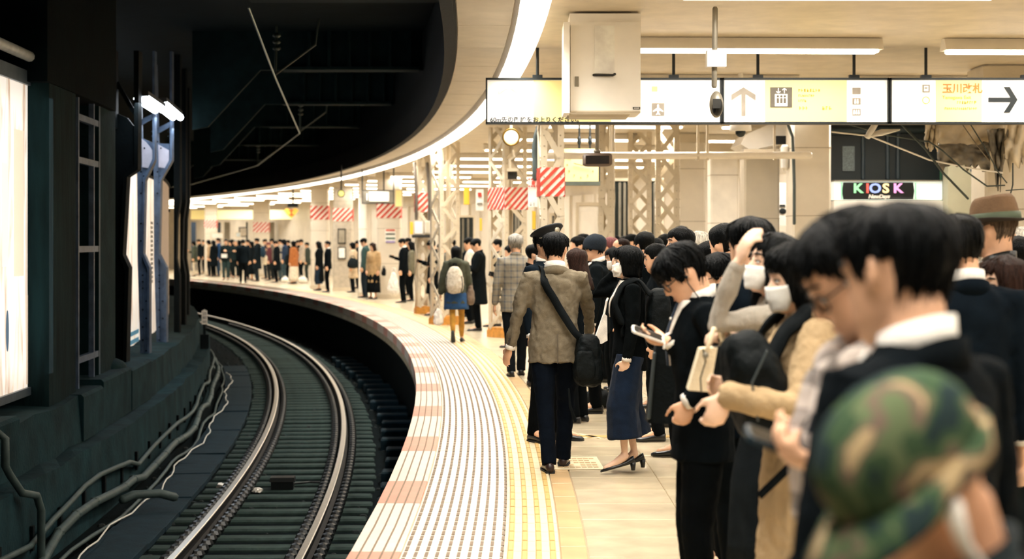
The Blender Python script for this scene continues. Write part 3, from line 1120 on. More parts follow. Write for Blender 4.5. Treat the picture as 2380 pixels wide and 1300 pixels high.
g.loft([[(x0 - 0.03, d + 0.05, z0), (x1 - 0.08, d + 0.05, z0), (x1 - 0.08, d + dep, z0), (x0 - 0.03, d + dep, z0)], [(x0, d + 0.1, z0 - 0.03), (x1 - 0.1, d + 0.1, z0 - 0.03), (x1 - 0.1, d + dep, z0 - 0.03), (x0, d + dep, z0 - 0.03)]])
t.part(g, 'base_tray', CREAM)
t.done()
# microphone-like device on a pipe
d = 13.5
t = Thing('hanging_sensor', 'grey oval device hanging on a pipe in front of the sign with up arrow', 'device', W(1664, 272, d))
g = G()
p = W(1664, 155, d)
g.box(p + V((0, 0, 0.06)), (0.15, 0.12, 0.13))
t.part(g, 'mount', WHITEP)
g = G()
g.tube([W(1662, 20, d), W(1662, 40, d), W(1660, 200, d)], 0.022, 10)
t.part(g, 'pipe', GREYM, True)
g = G()
c = W(1665, 243, d)
g.ell(c, M.Diagonal((0.055, 0.075, 0.105)), 16, 12)
t.part(g, 'body', GREYM, True)
g = G()
g.ell(c + V((0.002, -0.028, -0.012)), M.Diagonal((0.046, 0.052, 0.082)), 16, 12)
t.part(g, 'front_cover', BLK, True)
g = flat(1657, 230, 1674, 252, d - 0.085, 0.012)
t.part(g, 'grille', DGREY)
t.done()
for i, (px, py, rad, d, hx, lab) in enumerate(((1188, 319, 21, 19.5, 'fff1d0', 'large round white lamp in a brown ring hanging under the sign'), (793, 450, 8.5, 44, 'f7ee8c', 'small round yellow lamp in a black ring hanging far along the platform'))):
    t = Thing('round_lamp', lab, 'lamp', W(px, py, d))
    k = d / F
    c = W(px, py, d)
    g = G()
    n = 24
    prof = [(0.80, 0), (0.86, -0.25), (1.0, -0.2), (1.0, 0.5), (0.8, 0.55)]
    g.loft([[c + V((rad * k * q * math.cos(2 * PI * j / n), y * rad * k, rad * k * q * math.sin(2 * PI * j / n))) for j in range(n)] for q, y in prof])
    t.part(g, 'ring', mat('brass_ring', '7d5f22', 0.4, metal=0.5) if i == 0 else BLK, True)
    g = G()
    g.loft([[c + V((rad * k * q * math.cos(2 * PI * j / n), y * rad * k, rad * k * q * math.sin(2 * PI * j / n))) for j in range(n)] for q, y in ((0.82, 0.05), (0.8, -0.1), (0.5, -0.22), (0.1, -0.26))])
    t.part(g, 'lens', glow('lens_%d' % i, hx, 1.1), True)
    g = G()
    g.tube([c + V((0, rad * k * 0.3, rad * k)), (c.x, d + rad * k * 0.3, 3.59)], 0.02, 8)
    t.part(g, 'stem', CREAM if i == 0 else BLK)
    t.done()
# little display on a pole
d = 19.0
t = Thing('display_box', 'small dark display with rounded brown case hanging on a pole', 'display', W(1389, 388, d))
g = G()
k = d / F
c = W(1389, 371, d)
pts = []
for a in range(28):
    ang = 2 * PI * a / 28
    ex = 0.35
    x = 34 * (abs(math.cos(ang)) ** ex) * (1 if math.cos(ang) >= 0 else -1)
    y = 15.5 * (abs(math.sin(ang)) ** ex) * (1 if math.sin(ang) >= 0 else -1)
    pts.append((x * k, y * k))
g.prism(pts, 0.16, M.Translation(c + V((0, 0.16, 0))) @ RX)
t.part(g, 'case', mat('brown_grey_case', '7b6a5e', 0.45), True)
t.part(flat(1361, 362, 1416, 381, d - 0.005, 0.02), 'screen', mat('dark_screen', '241c18', 0.25))
g = G()
g.tube([W(1388, 357, d + 0.08), W(1388, 300, d + 0.08), V((W(1388, 300, d).x, d + 0.08, 3.6))], 0.022, 8)
g.ell(W(1388, 352, d + 0.08), M.Diagonal((0.04, 0.03, 0.03)), 10, 6)
t.part(g, 'pole', GREYM, True)
t.done()
# illuminated square clock
d = 24.0
t = Thing('platform_clock', 'lit yellowish square clock hanging behind the brown display', 'clock', W(1350, 430, d))
g = G()
a, b = W(1306, 346, d), W(1395, 431, d)
g.box(((a.x + b.x) / 2, d + 0.1, (a.z + b.z) / 2), (b.x - a.x, 0.18, a.z - b.z))
t.part(g, 'case', DGREY)
t.part(flat(1309, 346, 1391, 422, d, 0.02), 'face', glow('clock_face', 'f3e3a4', 0.6))
cx, cz = W(1350, 384, d).x, W(1350, 384, d).z
for h in range(1, 13):
    an = PI / 2 - 2 * PI * h / 12
    r_ = 0.19
    text(str(h), 'numeral', 0.038, mat('numeral', '8a7a4e', 0.5), t.o, M.Translation((cx + r_ * math.cos(an), d - 0.014, cz - 0.02 + 0.9 * r_ * math.sin(an))) @ RX, 0.001, 'CENTER')
for an, L, nm in ((-0.12, 0.14, 'minute_hand'), (2.9, 0.10, 'hour_hand')):
    g = G()
    g.tube([(cx, d - 0.025, cz), (cx + L * math.cos(an), d - 0.025, cz + L * math.sin(an))], 0.006, 5)
    t.part(g, nm, mat('numeral', '8a7a4e'))
g = flat(1306, 422, 1395, 431, d, 0.03)
t.part(g, 'lower_rail', mat('slate_rail', '6d776f', 0.5))
for px in (1347, 1372):
    g = G()
    x = W(px, 346, d).x
    g.tube([(x, d + 0.1, a.z), (x, d + 0.1, 3.6)], 0.014, 6)
    g.ell((x, d + 0.1, a.z + 0.12), M.Diagonal((0.03, 0.03, 0.07)), 8, 6)
    t.part(g, 'hanger_rod', INK)
t.done()


# ---------------- columns
def lattice(px, d, w_, dp, yaw, label, stripes=None, base=True, faces='both', pitch=0.36, m_=None):
    m_ = m_ or CREAM
    x, y = (px - HX) * d / F, d
    root = empty('lattice_column', (x, y, 0), R(yaw), label, 'column', None)
    top = 3.6
    fl = 0.075
    for sx in (-1, 1):
        for sy in (-1, 1):
            g = G()
            g.box((sx * (w_ / 2 - fl / 2), sy * dp / 2, top / 2), (fl, 0.012, top))
            g.box((sx * w_ / 2, sy * (dp / 2 - fl / 2), top / 2), (0.012, fl, top))
            g.build('corner_angle', m_, root)
    g = G()
    for sx in (-1, 1):
        for k in range(int(top / 0.13)):
            z = 0.1 + 0.13 * k
            g.ell((sx * (w_ / 2 - fl / 2), -dp / 2 - 0.006, z), M.Diagonal((0.013, 0.010, 0.013)), 6, 4)
            g.ell((sx * (w_ / 2 + 0.006), -dp / 2 + fl / 2, z), M.Diagonal((0.010, 0.013, 0.013)), 6, 4)
    g.build('rivet', mat('rivet_cream', 'b9ab93', 0.6), root, kind='stuff')
    n = int(top / pitch)
    for k in range(n):
        z0, z1 = 0.15 + pitch * k, 0.15 + pitch * (k + 1)
        up = 1 if k % 2 else -1
        L = math.hypot(w_ - fl, pitch)
        for sy in (-1, 1):
            g = G()
            an = math.atan2(pitch, (w_ - fl) * up * sy)
            g.box((0, sy * (dp / 2 + 0.008), (z0 + z1) / 2), (L, 0.01, 0.072), rot=M.Rotation(-an, 3, 'Y'))
            g.build('lacing_bar', m_, root)
        L2 = math.hypot(dp - fl, pitch)
        for sx in (-1, 1):
            g = G()
            an = math.atan2(pitch, (dp - fl) * up)
            g.box((sx * (w_ / 2 + 0.008), 0, (z0 + z1) / 2), (0.01, L2, 0.072), rot=M.Rotation(an, 3, 'X'))
            g.build('lacing_bar', m_, root)
    if base:
        g = G()
        g.box((0, 0, 0.06), (w_ + 0.05, dp + 0.05, 0.12))
        g.box((0, 0, 0.14), (w_ + 0.02, dp + 0.02, 0.06))
        g.build('base', OCHRE, root)
    if stripes:
        z0, z1 = stripes
        warning(root, w_ + 0.03, dp + 0.03, z0, z1, ('f', 's'))
    return root


def warning(root, w_, dp, z0, z1, faces, n=4, ground=True):
    # band of slanting red stripes around a column, on a white wrap
    if ground:
        g = G()
        g.box((0, 0, (z0 + z1) / 2), (w_ - 0.012, dp - 0.012, z1 - z0))
        g.build('warning_wrap', WHITEP, root)
    h = z1 - z0
    for face in faces:
        L = w_ if face == 'f' else dp
        g = G()
        st = h / n * 1.25
        k = -int(L / st) - 2
        while k * st < h + L:
            a = k * st
            poly = []
            # stripe between lines z = a + x and z = a + st/2 + x, clipped to the face
            pts = [(0, a), (L, a + L), (L, a + L + st * 0.5), (0, a + st * 0.5)]
            def clip(ps, f, inter):
                out = []
                for i in range(len(ps)):
                    p, q = ps[i], ps[(i + 1) % len(ps)]
                    fp, fq = f(p), f(q)
                    if fp >= 0:
                        out.append(p)
                    if fp * fq < 0:
                        u = fp / (fp - fq)
                        out.append((p[0] + (q[0] - p[0]) * u, p[1] + (q[1] - p[1]) * u))
                return out
            pts = clip(pts, lambda p: p[1], 0)
            if pts:
                pts = clip(pts, lambda p: h - p[1], 0)
            if len(pts) >= 3:
                if face == 'f':
                    mm = M.Translation((-w_ / 2, -dp / 2 + 0.002, z0)) @ RX
                    g.prism(pts, 0.005, mm)
                else:
                    mm = M.Translation((-w_ / 2 + 0.002, dp / 2, z0)) @ M.Rotation(-PI / 2, 4, 'Z') @ RX
                    g.prism(pts, 0.005, mm)
                    mm = M.Translation((w_ / 2 - 0.002, -dp / 2, z0)) @ M.Rotation(PI / 2, 4, 'Z') @ RX
                    g.prism(pts, 0.005, mm)
            k += 1
        if g.v:
            g.build('red_stripe', RED, root, kind='stuff')


lattice(1180, 29.5, 0.44, 0.52, 32, 'riveted cream lattice column left of the grey haired man, with red striped band', (2.18, 2.56))
lattice(1280, 21.5, 0.28, 0.34, 6, 'riveted cream lattice column behind the officer, red striped band at sign height', (2.20, 2.56))
lattice(1034, 34, 0.42, 0.46, 28, 'cream lattice column behind the girl with the backpack', None)
lattice(983, 39, 0.30, 0.40, 12, 'cream lattice column carrying switch boxes, ochre base at platform edge', (2.3, 2.75))
lattice(1410, 27, 0.22, 0.3, -8, 'narrow cream lattice column below the clock and display', None)
lattice(1487, 31, 0.40, 0.4, -4, 'cream lattice column left of a twin column, dark gap at its left', None)
lattice(1551, 27.5, 0.36, 0.4, -4, 'cream lattice column right of a twin column, beside a pale pillar', None)


def pillar(pa, pb, d, label, stripes=None, dp=0.5, m_=None, name='pillar'):
    x0, x1 = (pa - HX) * d / F, (pb - HX) * d / F
    root = empty(name, ((x0 + x1) / 2, d + dp / 2, 0), 0, label, 'pillar')
    w_ = x1 - x0
    b = 0.03
    g = G()
    prof = [(-w_ / 2 + b, -dp / 2), (w_ / 2 - b, -dp / 2), (w_ / 2, -dp / 2 + b), (w_ / 2, dp / 2 - b), (w_ / 2 - b, dp / 2), (-w_ / 2 + b, dp / 2), (-w_ / 2, dp / 2 - b), (-w_ / 2, -dp / 2 + b)]
    g.prism(prof, 3.6, M.Identity(4))
    g.build('shaft', m_ or CREAM2, root)
    g = G()
    g.box((0, 0, 0.06), (w_ + 0.03, dp + 0.03, 0.12))
    g.build('plinth', CREAM, root)
    g = G()
    g.box((0, 0, 3.5), (w_ + 0.06, dp + 0.06, 0.16))
    g.build('capital', CREAM, root)
    g = G()
    for z in (1.0, 2.0, 2.95):
        g.box((0, 0, z), (w_ + 0.004, dp + 0.004, 0.012))
    g.build('joint_line', mat('joint_line', 'a89a84'), root, kind='stuff')
    if stripes:
        warning(root, w_ + 0.02, dp + 0.02, stripes[0], stripes[1], ('f', 's'), 3)
    return root, w_, dp


pillar(722, 762, 59, 'pale far pillar with red striped band left of the long coated woman', (2.38, 2.85))
r2, w2, d2 = pillar(774, 818, 56.5, 'grey clad far pillar with a framed notice and red striped band', (2.30, 2.72), m_=mat('grey_clad', 'b9ae9c', 0.5))
for z0, z1, m_ in ((1.55, 2.05, mat('notice_glass', '9a917f', 0.3)), (1.05, 1.45, mat('paper', 'f4efe6'))):
    g = G()
    g.box((-0.02, -d2 / 2 - 0.02, (z0 + z1) / 2), (0.26, 0.04, z1 - z0))
    g.box((-0.02, -d2 / 2 - 0.045, (z0 + z1) / 2), (0.20, 0.02, z1 - z0 - 0.08), mi=1)
    g.build('notice_frame', [DGREY, m_], r2)
pillar(833, 851, 51, 'narrow white post at platform side behind the man in teal jacket', dp=0.2, m_=WHITEP)
r3, w3, d3 = pillar(876, 931, 49, 'pale far pillar with red stripes above a coloured notice', (2.30, 2.72))
g = G()
g.box((0.05, -d3 / 2 - 0.012, 1.8), (0.3, 0.02, 0.36))
o = g.build('notice_sheet', mat('paper', 'f4efe6'), r3)
for z, hx in ((1.95, 'c85a4a'), (1.84, '565a52'), (1.72, '4a6a5a'), (1.62, '9c8cc0')):
    g = G()
    g.box((0.05, -d3 / 2 - 0.024, z), (0.26, 0.01, 0.05))
    g.build('notice_line', mat('print_' + hx, hx), o)
pillar(1577, 1640, 31, 'pale square pillar with a white box, right of the lattice columns', dp=0.6)
pillar(1652, 1716, 34, 'bright white square pillar behind the grey haired man in white jacket', dp=0.6, m_=WHITEP)
pillar(1730, 1812, 27, 'pale square pillar under the ceiling duct', dp=0.55)
pillar(1842, 1932, 24, 'widest pale square pillar, left of the kiosk, with a cable along its edge', dp=0.6)
pillar(2290, 2400, 19, 'worn cream pillar at right edge with dangling black wires', dp=0.6)
# fixtures on the columns


def box_thing(name, cat, label, px0, py0, px1, py1, d, m_, dp=0.1, front=None, fname='cover', extra=None):
    t = Thing(name, label, cat, W((px0 + px1) / 2, max(py0, py1), d))
    a, b = W(px0, py0, d), W(px1, py1, d)
    g = G()
    g.box(((a.x + b.x) / 2, d + dp / 2, (a.z + b.z) / 2), (b.x - a.x, dp, a.z - b.z))
    t.part(g, 'case', m_)
    if front:
        e = 0.12 * min(b.x - a.x, a.z - b.z)
        g = G()
        g.box(((a.x + b.x) / 2, d - 0.004, (a.z + b.z) / 2), (b.x - a.x - 2 * e, 0.012, a.z - b.z - 2 * e))
        t.part(g, fname, front)
    return t


t = box_thing('safety_poster', 'poster', 'white notice with red frame of dashes hanging left of the striped column', 1227, 413, 1251, 481, 22.0, mat('paper', 'f4efe6'), 0.02)
g = G()
for px in (1230, 1236, 1242, 1248):
    for py in (417, 433):
        flat(px - 2, py - 1.5, px + 2, py + 1.5, 21.98, 0.006, g)
t.part(g, 'red_dashes', RED, kind='stuff')
t.part(flat(1236, 421, 1243, 430, 21.98, 0.006), 'red_symbol', RED)
writing(t, '↓1', 1229, 479, 8, 21.97, INK)
t.done()
t = box_thing('safety_poster', 'poster', 'small white notice left of the cornermost lattice column, beside its red stripes', 1106, 440, 1124, 490, 30.5, mat('paper', 'f4efe6'), 0.02)
t.part(flat(1111, 448, 1119, 458, 30.48, 0.01), 'red_symbol', RED)
t.part(flat(1109, 472, 1121, 476, 30.48, 0.01), 'print_line', GREYM)
t.done()
box_thing('yellow_box', 'box', 'upright yellow box on the column left of the officer', 1236, 490, 1246, 534, 21.6, CREAM, 0.08, YEL).done()
box_thing('yellow_box', 'box', 'upright yellow box beside the lattice column left of the grey haired man', 1114, 507, 1121, 537, 30.2, CREAM, 0.08, YEL).done()
box_thing('yellow_box', 'box', 'square yellow lit box high beside the column behind the backpack girl', 1078, 437, 1091, 476, 33.5, YEL, 0.08, YEL).done()
box_thing('yellow_box', 'box', 'thin yellow box on the far column with switch boxes', 953, 516, 960, 545, 39.5, YEL, 0.08, YEL).done()
t = box_thing('switch_box', 'box', 'pale grey switch box on left lattice column above a dark ledge', 961, 512, 985, 546, 38.6, mat('grey_clad', 'b9ae9c'), 0.2, WHITEP)
g = flat(958, 546, 1003, 553, 38.5, 0.3)
t.part(g, 'ledge', DGREY)
t.done()
box_thing('switch_box', 'box', 'smaller white switch box right of the pale grey one', 988, 514, 1000, 543, 38.6, WHITEP, 0.2, CREAM).done()
t = box_thing('track_camera', 'camera', 'small black camera hanging from a riveted bracket on the lattice column', 1180, 398, 1202, 416, 28.0, BLK, 0.2, DGREY, 'lens_hood')
g = flat(1178, 392, 1204, 399, 27.95, 0.22)
g.tube([W(1186, 392, 28), W(1184, 372, 28), W(1195, 365, 28), W(1192, 350, 28)], 0.02, 6)
t.part(g, 'bracket', CREAM)
t.done()
g = G()
g.tube([W(1253, 296, 22), W(1246, 320, 22), W(1243, 350, 22), W(1245, 385, 22), W(1244, 415, 22)], 0.04, 8)
g.build('thick_cable', mat('cable_grey', '4a5454', 0.5), None, True, 'thick dark grey cable running down the left side of the striped column', 'cable')
g = G()
g.tube([W(1308, 295, 22.2), W(1295, 318, 22.2), W(1262, 332, 22.2)], 0.03, 8)
g.build('thick_cable', mat('cable_grey', '4a5454'), None, True, 'short slanting dark cable across the top of the striped column', 'cable')
for px, lab in ((966, 'left one of two dark cables down the far column above the switch boxes'), (996, 'right one of two dark cables down the far column above the switch boxes')):
    g = G()
    g.tube([W(px - 3, 380, 38.7), W(px, 420, 38.7), W(px + 2, 470, 38.7), W(px + 2, 512, 38.7)], 0.035, 8)
    g.build('thick_cable', mat('brown_cable', '5a5248', 0.5), None, True, lab, 'cable')
g = G()
g.tube([W(1262, 362, 23.2), W(1500, 362, 23.6), W(1882, 361, 23.4)], 0.05, 10)
pp = g.build('ceiling_pipe', mat('pipe_cream', 'e4dac8', 0.35, 0.05), None, True, 'long horizontal cream pipe hung below the ceiling across the lattice columns', 'pipe')
for px in (1420, 1622, 1644, 1800):
    g = G()
    p = W(px, 362, 23.55)
    g.tube([p, V((p.x, p.y, 3.6))], 0.018, 6)
    g.box(p, (0.03, 0.12, 0.12))
    g.build('pipe_hanger', CREAM, pp)
g = G()
g.tube([W(1832, 291, 23.8), W(1842, 318, 23.8), W(1844, 360, 23.8), W(1846, 430, 23.8), W(1846, 520, 23.8)], 0.022, 8)
g.build('thick_cable', mat('cable_grey', '4a5454'), None, True, 'dark cable curving down the left edge of the widest pale pillar', 'cable')
t = Thing('dome_camera', 'white dome camera with a dark globe under the sign with up arrow', 'camera', W(1721, 318, 20))
g = G()
c = W(1721, 296, 20)
g.loft([[c + V((q * math.cos(2 * PI * j / 18), q * math.sin(2 * PI * j / 18), z)) for j in range(18)] for q, z in ((0.09, 0.25), (0.12, 0.06), (0.13, -0.04), (0.08, -0.045))])
t.part(g, 'housing', WHITEP, True)
g = G()
g.ell(c + V((0, 0, -0.055)), M.Diagonal((0.062, 0.062, 0.062)), 16, 10)
t.part(g, 'globe', mat('dark_globe', '1c2526', 0.08), True)
g = G()
g.tube([c + V((0, 0, 0.2)), V((c.x, c.y, 3.6))], 0.03, 8)
t.part(g, 'stem', WHITEP)
t.done()
t = Thing('air_duct', 'pale sloping air duct with a dark open end above a pale pillar', 'duct', W(1780, 350, 24.5))
g = G()
d = 25
a = [W(1722, 335, d), W(1745, 350, d), W(1832, 330, d), W(1835, 292, d), W(1790, 288, d), W(1735, 312, d)]
g.loft([[p for p in a], [p + V((0, 1.2, 0)) for p in a]])
t.part(g, 'trunk', WHITEP)
g = flat(1800, 316, 1832, 336, d - 0.01, 0.05)
t.part(g, 'opening', BLK)
g = flat(1722, 349, 1822, 359, d + 0.1, 0.6)
t.part(g, 'flange', CREAM)
t.done()
g = G()
pts, rad = [], []
for k in range(40):
    pts.append(W(1824, 344 + 1.2 * k, 24.3))
    rad.append(0.055 if k % 2 else 0.066)
g.tube(pts, rad, 10)
g.build('spiral_hose', WHITEP, None, True, 'white corrugated hose beside the widest pale pillar', 'hose')
box_thing('wall_poster', 'poster', 'white poster with a small dark picture, left of the widest pale pillar', 1812, 425, 1838, 468, 28.5, WHITEP, 0.04).done()
t = box_thing('wall_poster', 'poster', 'lower white poster with black figures, left of the widest pale pillar', 1811, 469, 1838, 525, 28.5, WHITEP, 0.04)
g = G()
g.ell(W(1819, 491, 28.49), M.Diagonal((0.06, 0.01, 0.05)), 10, 6)
flat(1812, 476, 1825, 481, 28.49, 0.01, g)
t.part(g, 'printed_figure', INK)
t.done()

# ---------------- kiosk
d = 25.4
t = Thing('kiosk', 'station shop with dark upper grille and lit sign band of coloured letters', 'kiosk', (W(2065, 560, d).x, d, 0))
a, b = W(1934, 290, d), W(2200, 560, d)
xa, xb = a.x, b.x
g = G()
g.box(((xa + xb) / 2, d + 0.75, 1.8), (xb - xa, 0.8, 3.6))
t.part(g, 'body', mat('kiosk_dark', '10191a', 0.6, 0.3, 2))
g = flat(1934, 420, 2197, 423, d + 0.2, 0.4)
t.part(g, 'top_rail', GREYM)
g = flat(1935, 423, 2195, 465, d + 0.2, 0.3)
t.part(g, 'sign_band', glow('kiosk_white', 'eef3e6', 0.7))
g = G()
pts = [W(1961, 424, d), W(2123, 424, d), W(2126, 444, d), W(2123, 464, d), W(1961, 464, d), W(1958, 444, d)]
g.loft([[p + V((0, 0.06, 0)) for p in pts][::-1], [p + V((0, 0.02, 0)) for p in pts][::-1]])
sb = t.part(g, 'name_board', BLK)
for ch, px, hx in (('K', 1983, '8fe0a0'), ('I', 2012, 'e0564c'), ('O', 2020, '8fa4e8'), ('S', 2051, 'f0d8a0'), ('K', 2076, 'e89ad8')):
    text(ch, 'letter', 22 * d / F, glow('letter_' + hx, hx, 0.75), sb, M.Translation(W(px, 448, d - 0.0)) @ RX @ M.Diagonal((1.12, 1, 1, 1)), 0.006, 'LEFT', 0, 0.006)
text('NewDays', 'small_lettering', 9 * d / F, WHITEP, sb, M.Translation(W(2018, 461, d)) @ RX, 0.004, 'LEFT', 0.25, 0.004)
for px in (1956, 2128):
    t.part(flat(px - 1.2, 424, px + 1.2, 464, d + 0.03, 0.03), 'green_edge', glow('green_edge', '8fd8a8', 0.5))
t.part(flat(1934, 467, 2190, 500, d + 0.15, 0.3), 'shelf_front', WHITEP)
t.part(flat(1934, 500, 2190, 545, d + 0.25, 0.3), 'lit_counter', glow('kiosk_white', 'eef3e6', 0.7))
g = flat(1958, 340, 1986, 398, d + 0.34, 0.02)
t.part(g, 'mesh_panel', mat('mesh_panel', '5a6464', 0.5, 0.6, 120))
for px in (2006, 2063, 2087):
    g = G()
    g.tube([W(px, 300, d + 0.33), W(px, 415, d + 0.33)], 0.03, 6)
    t.part(g, 'upright', mat('kiosk_steel', '27343a', 0.5))
g = G()
g.tube([W(1934, 305, d + 0.3), W(2160, 300, d + 0.3)], 0.06, 8)
t.part(g, 'roller_tube', mat('kiosk_steel', '27343a'), True)
t.part(flat(2194, 380, 2200, 545, d + 0.1, 0.5), 'corner_post', mat('kiosk_green', '4f8a68', 0.5))
t.part(flat(2190, 370, 2194, 545, d + 0.05, 0.06), 'front_post', mat('kiosk_steel', '27343a'))
t.done()
d = 25
g = G()
g.box(V((W(2245, 400, d).x, d + 0.15, 1.8)), (0.52, 0.3, 3.59))
g.build('wall_right_return', mat('greenish_wall', 'b9b69c', 0.5, 0.12, 2), kind='structure')
t = Thing('striped_blind', 'blind with green, red, grey and white upright stripes behind the felt hat', 'blind', W(2292, 470, 22))
for k, hx in enumerate(('e8e6e0', '86a184', 'e8e6e0', 'b5807a', 'd8c8c4', '8f97a8', 'e8e6e0', 'c0c8b4')):
    t.part(flat(2258 + 9 * k, 398 + (k % 3), 2266.6 + 9 * k, 480, 22, 0.02), 'stripe_panel', mat('blind_' + hx, hx, 0.6))
t.part(flat(2256, 392, 2332, 399, 22, 0.05), 'head_rail', BLUEST)
t.done()
# torn plastic sheeting and wires under the broken ceiling
rn = random.Random(21)
SHEET = mat('plastic_sheet', 'cdbfa6', 0.35, 0.25, 3, 0.6, 12)
SHEETD = mat('dirty_sheet', '4d4b44', 0.35, 0.6, 5, 0.8, 14, hex2='8c8271')
for i, (px0, py0, px1, py1, d, m_, sag, lab) in enumerate(((2150, 288, 2180, 345, 18.4, SHEET, 0.10, 'draped white sheet hanging beside the dark kiosk front'),
                                                           (2178, 288, 2330, 342, 18.9, SHEET, 0.05, 'large cream plastic sheet stretched under the broken ceiling'),
                                                           (2180, 335, 2300, 388, 18.7, SHEETD, 0.18, 'crumpled dirty grey sheet sagging below the cream plastic sheet'),
                                                           (2296, 300, 2345, 420, 18.6, SHEETD, 0.2, 'torn dark scrap of sheeting hanging above the felt hat'),
                                                           (2335, 286, 2400, 380, 18.5, SHEET, 0.14, 'translucent torn sheet hanging at right edge under the sign'))):
    g = G()
    nx, nz = 14, 10
    pts = []
    for zi in range(nz + 1):
        for xi in range(nx + 1):
            u, v = xi / nx, zi / nz
            jag = 1.0 if zi < nz else 1.0 + 0.25 * rn.uniform(-1, 1)
            if i == 3:
                u2 = 0.5 + (u - 0.5) * (1 - 0.75 * v)
            else:
                u2 = u
            px, py = px0 + (px1 - px0) * u2, py0 + (py1 - py0) * v * jag
            nn = noise.noise(V((u * 4 + i * 7, v * 4, i)))
            p = W(px, py, d + sag * nn + 0.04 * math.sin(u * 17 + v * 5))
            pts.append(p + V((0, 0, 0.03 * noise.noise(V((u * 6, v * 3, i + 9))))))
    n1 = nx + 1
    fs = [(z * n1 + x, z * n1 + x + 1, (z + 1) * n1 + x + 1, (z + 1) * n1 + x) for z in range(nz) for x in range(nx)]
    g.add(pts, fs)
    o = g.build('torn_sheet', m_, None, True, lab, 'plastic sheet')
    md = o.modifiers.new('thick', 'SOLIDIFY')
    md.thickness = 0.012
for i, (pts, rad, m_, lab) in enumerate((
        ([(1934, 307), (2020, 316), (2080, 340), (2160, 372), (2260, 392), (2330, 402)], 0.014, WHITEP, 'pale wire sagging across the dark kiosk front'),
        ([(1970, 288), (2060, 314), (2160, 330), (2190, 350), (2240, 395), (2294, 433), (2335, 431)], 0.014, mat('wire_dark', '39423f', 0.5), 'dark wire from the sign down to above the felt hat'),
        ([(2094, 288), (2150, 345), (2190, 400), (2250, 462)], 0.02, mat('wire_dark', '39423f'), 'dark rope slanting down in front of the kiosk sign band'),
        ([(2255, 288), (2290, 345), (2320, 400), (2340, 425)], 0.010, mat('wire_dark', '39423f'), 'thin wire over the cream plastic sheet'),
        ([(2236, 288), (2272, 340), (2300, 375)], 0.008, mat('wire_brown', '7a6c58', 0.5), 'thin brownish wire over the cream plastic sheet'),
        ([(2354, 380), (2354, 430), (2345, 465), (2342, 500)], 0.012, mat('wire_dark', '39423f'), 'black wire dangling at the right edge pillar'),
        ([(2338, 443), (2380, 440), (2400, 440)], 0.009, mat('wire_dark', '39423f'), 'short level wire stub at the right edge pillar'))):
    g = G()
    g.tube([W(x, y, 18.2 - 0.02 * i) for x, y in pts], rad * 0.62, 6)
    g.build('loose_wire', m_, None, True, lab, 'wire')
t = Thing('bare_lamp', 'white angled lamp bracket under the sign before the dark kiosk front', 'lamp', W(2050, 315, 18))
g = G()
g.tube([W(2035, 288, 18), W(2020, 312, 18), W(2018, 318, 18)], [0.03, 0.035, 0.03], 8)
t.part(g, 'arm', WHITEP, True)
g = G()
g.tube([W(2014, 316, 18), W(2050, 308, 18), W(2090, 302, 17.9)], [0.03, 0.045, 0.012], 8, flat=0.5)
t.part(g, 'blade', WHITEP, True)
t.done()

# ---------------- far signs
t = box_thing('hanging_board', 'sign', 'grey hanging board with white map and platform number before the far pillars', 841, 442, 916, 474, 46, DGREY, 0.1)
t.part(flat(843, 444, 914, 472, 45.98, 0.02), 'panel', mat('board_grey', '7d776a', 0.5))
t.part(flat(858, 446, 904, 468, 45.96, 0.02), 'white_map', SIGNW)
writing(t, '1', 847, 466, 17, 45.95, SIGNW)
for px in (842, 915, 892):
    g = G()
    p = W(px, 442, 46.05)
    g.tube([p, V((p.x, p.y, 3.6))], 0.018, 6)
    t.part(g, 'hanger_rod', INK)
t.done()
box_thing('yellow_sign', 'sign', 'yellow lit sign just right of the grey hanging board', 917, 440, 936, 482, 47, CREAM, 0.15, SIGNY, 'panel').done()
t = Thing('boarding_mark', 'orange heart shaped mark sign with red figure under a black display', 'sign', W(678, 508, 62))
c = W(677, 497, 62)
k = 62 / F
g = G()
g.prism([(x * k, y * k) for x, y in ((-17, 8), (-10, 13), (0, 9), (10, 13), (17, 8), (9, -3), (0, -11), (-9, -3))], 0.05, M.Translation(c) @ RX)
t.part(g, 'heart_plate', glow('heart_orange', 'f0b04a', 0.45))
g = flat(676, 489, 678.5, 500, 61.93, 0.01)
flat(672, 499, 682.5, 501, 61.93, 0.01, g)
flat(672, 488, 682.5, 490, 61.93, 0.01, g)
t.part(g, 'red_figure', RED)
t.part(flat(669, 472, 693, 482, 62, 0.15), 'black_display', BLK)
g = G()
p = W(681, 472, 62.05)
g.tube([p, V((p.x, p.y, 3.6))], 0.03, 6)
t.part(g, 'hanger_rod', INK)
t.done()
for i, (pa, pb, m_, lab) in enumerate(((443, 492, SIGNY, 'yellow section of the long lit sign band at the far left end'), (494, 588, glow('sign_lemon', 'f2eebc', 0.62), 'lemon white section of the far lit sign band'), (589, 722, glow('sign_lemon', 'f2eebc', 0.62), 'longest section of the far lit sign band beside the heart sign'))):
    t = Thing('lit_sign_band', lab, 'sign', W((pa + pb) / 2, 511, 86))
    t.part(flat(pa, 488, pb, 511, 86, 0.2), 'case', CREAM)
    t.part(flat(pa + 1, 489, pb - 1, 510, 85.88, 0.03), 'lit_panel', m_)
    t.done()
for i, (px0, px1, py0, py1, d, hx, lab) in enumerate(((475, 502, 512, 530, 85, '', 'far pillar with faint red stripes at the left end'), (589, 624, 517, 540, 80, '', 'far pillar with faint red stripes behind the dark coated crowd'))):
    x0, x1 = (px0 - HX) * d / F, (px1 - HX) * d / F
    pillar(px0, px1, d, lab, (EYE - (py1 - HY) * d / F, EYE - (py0 - HY) * d / F))
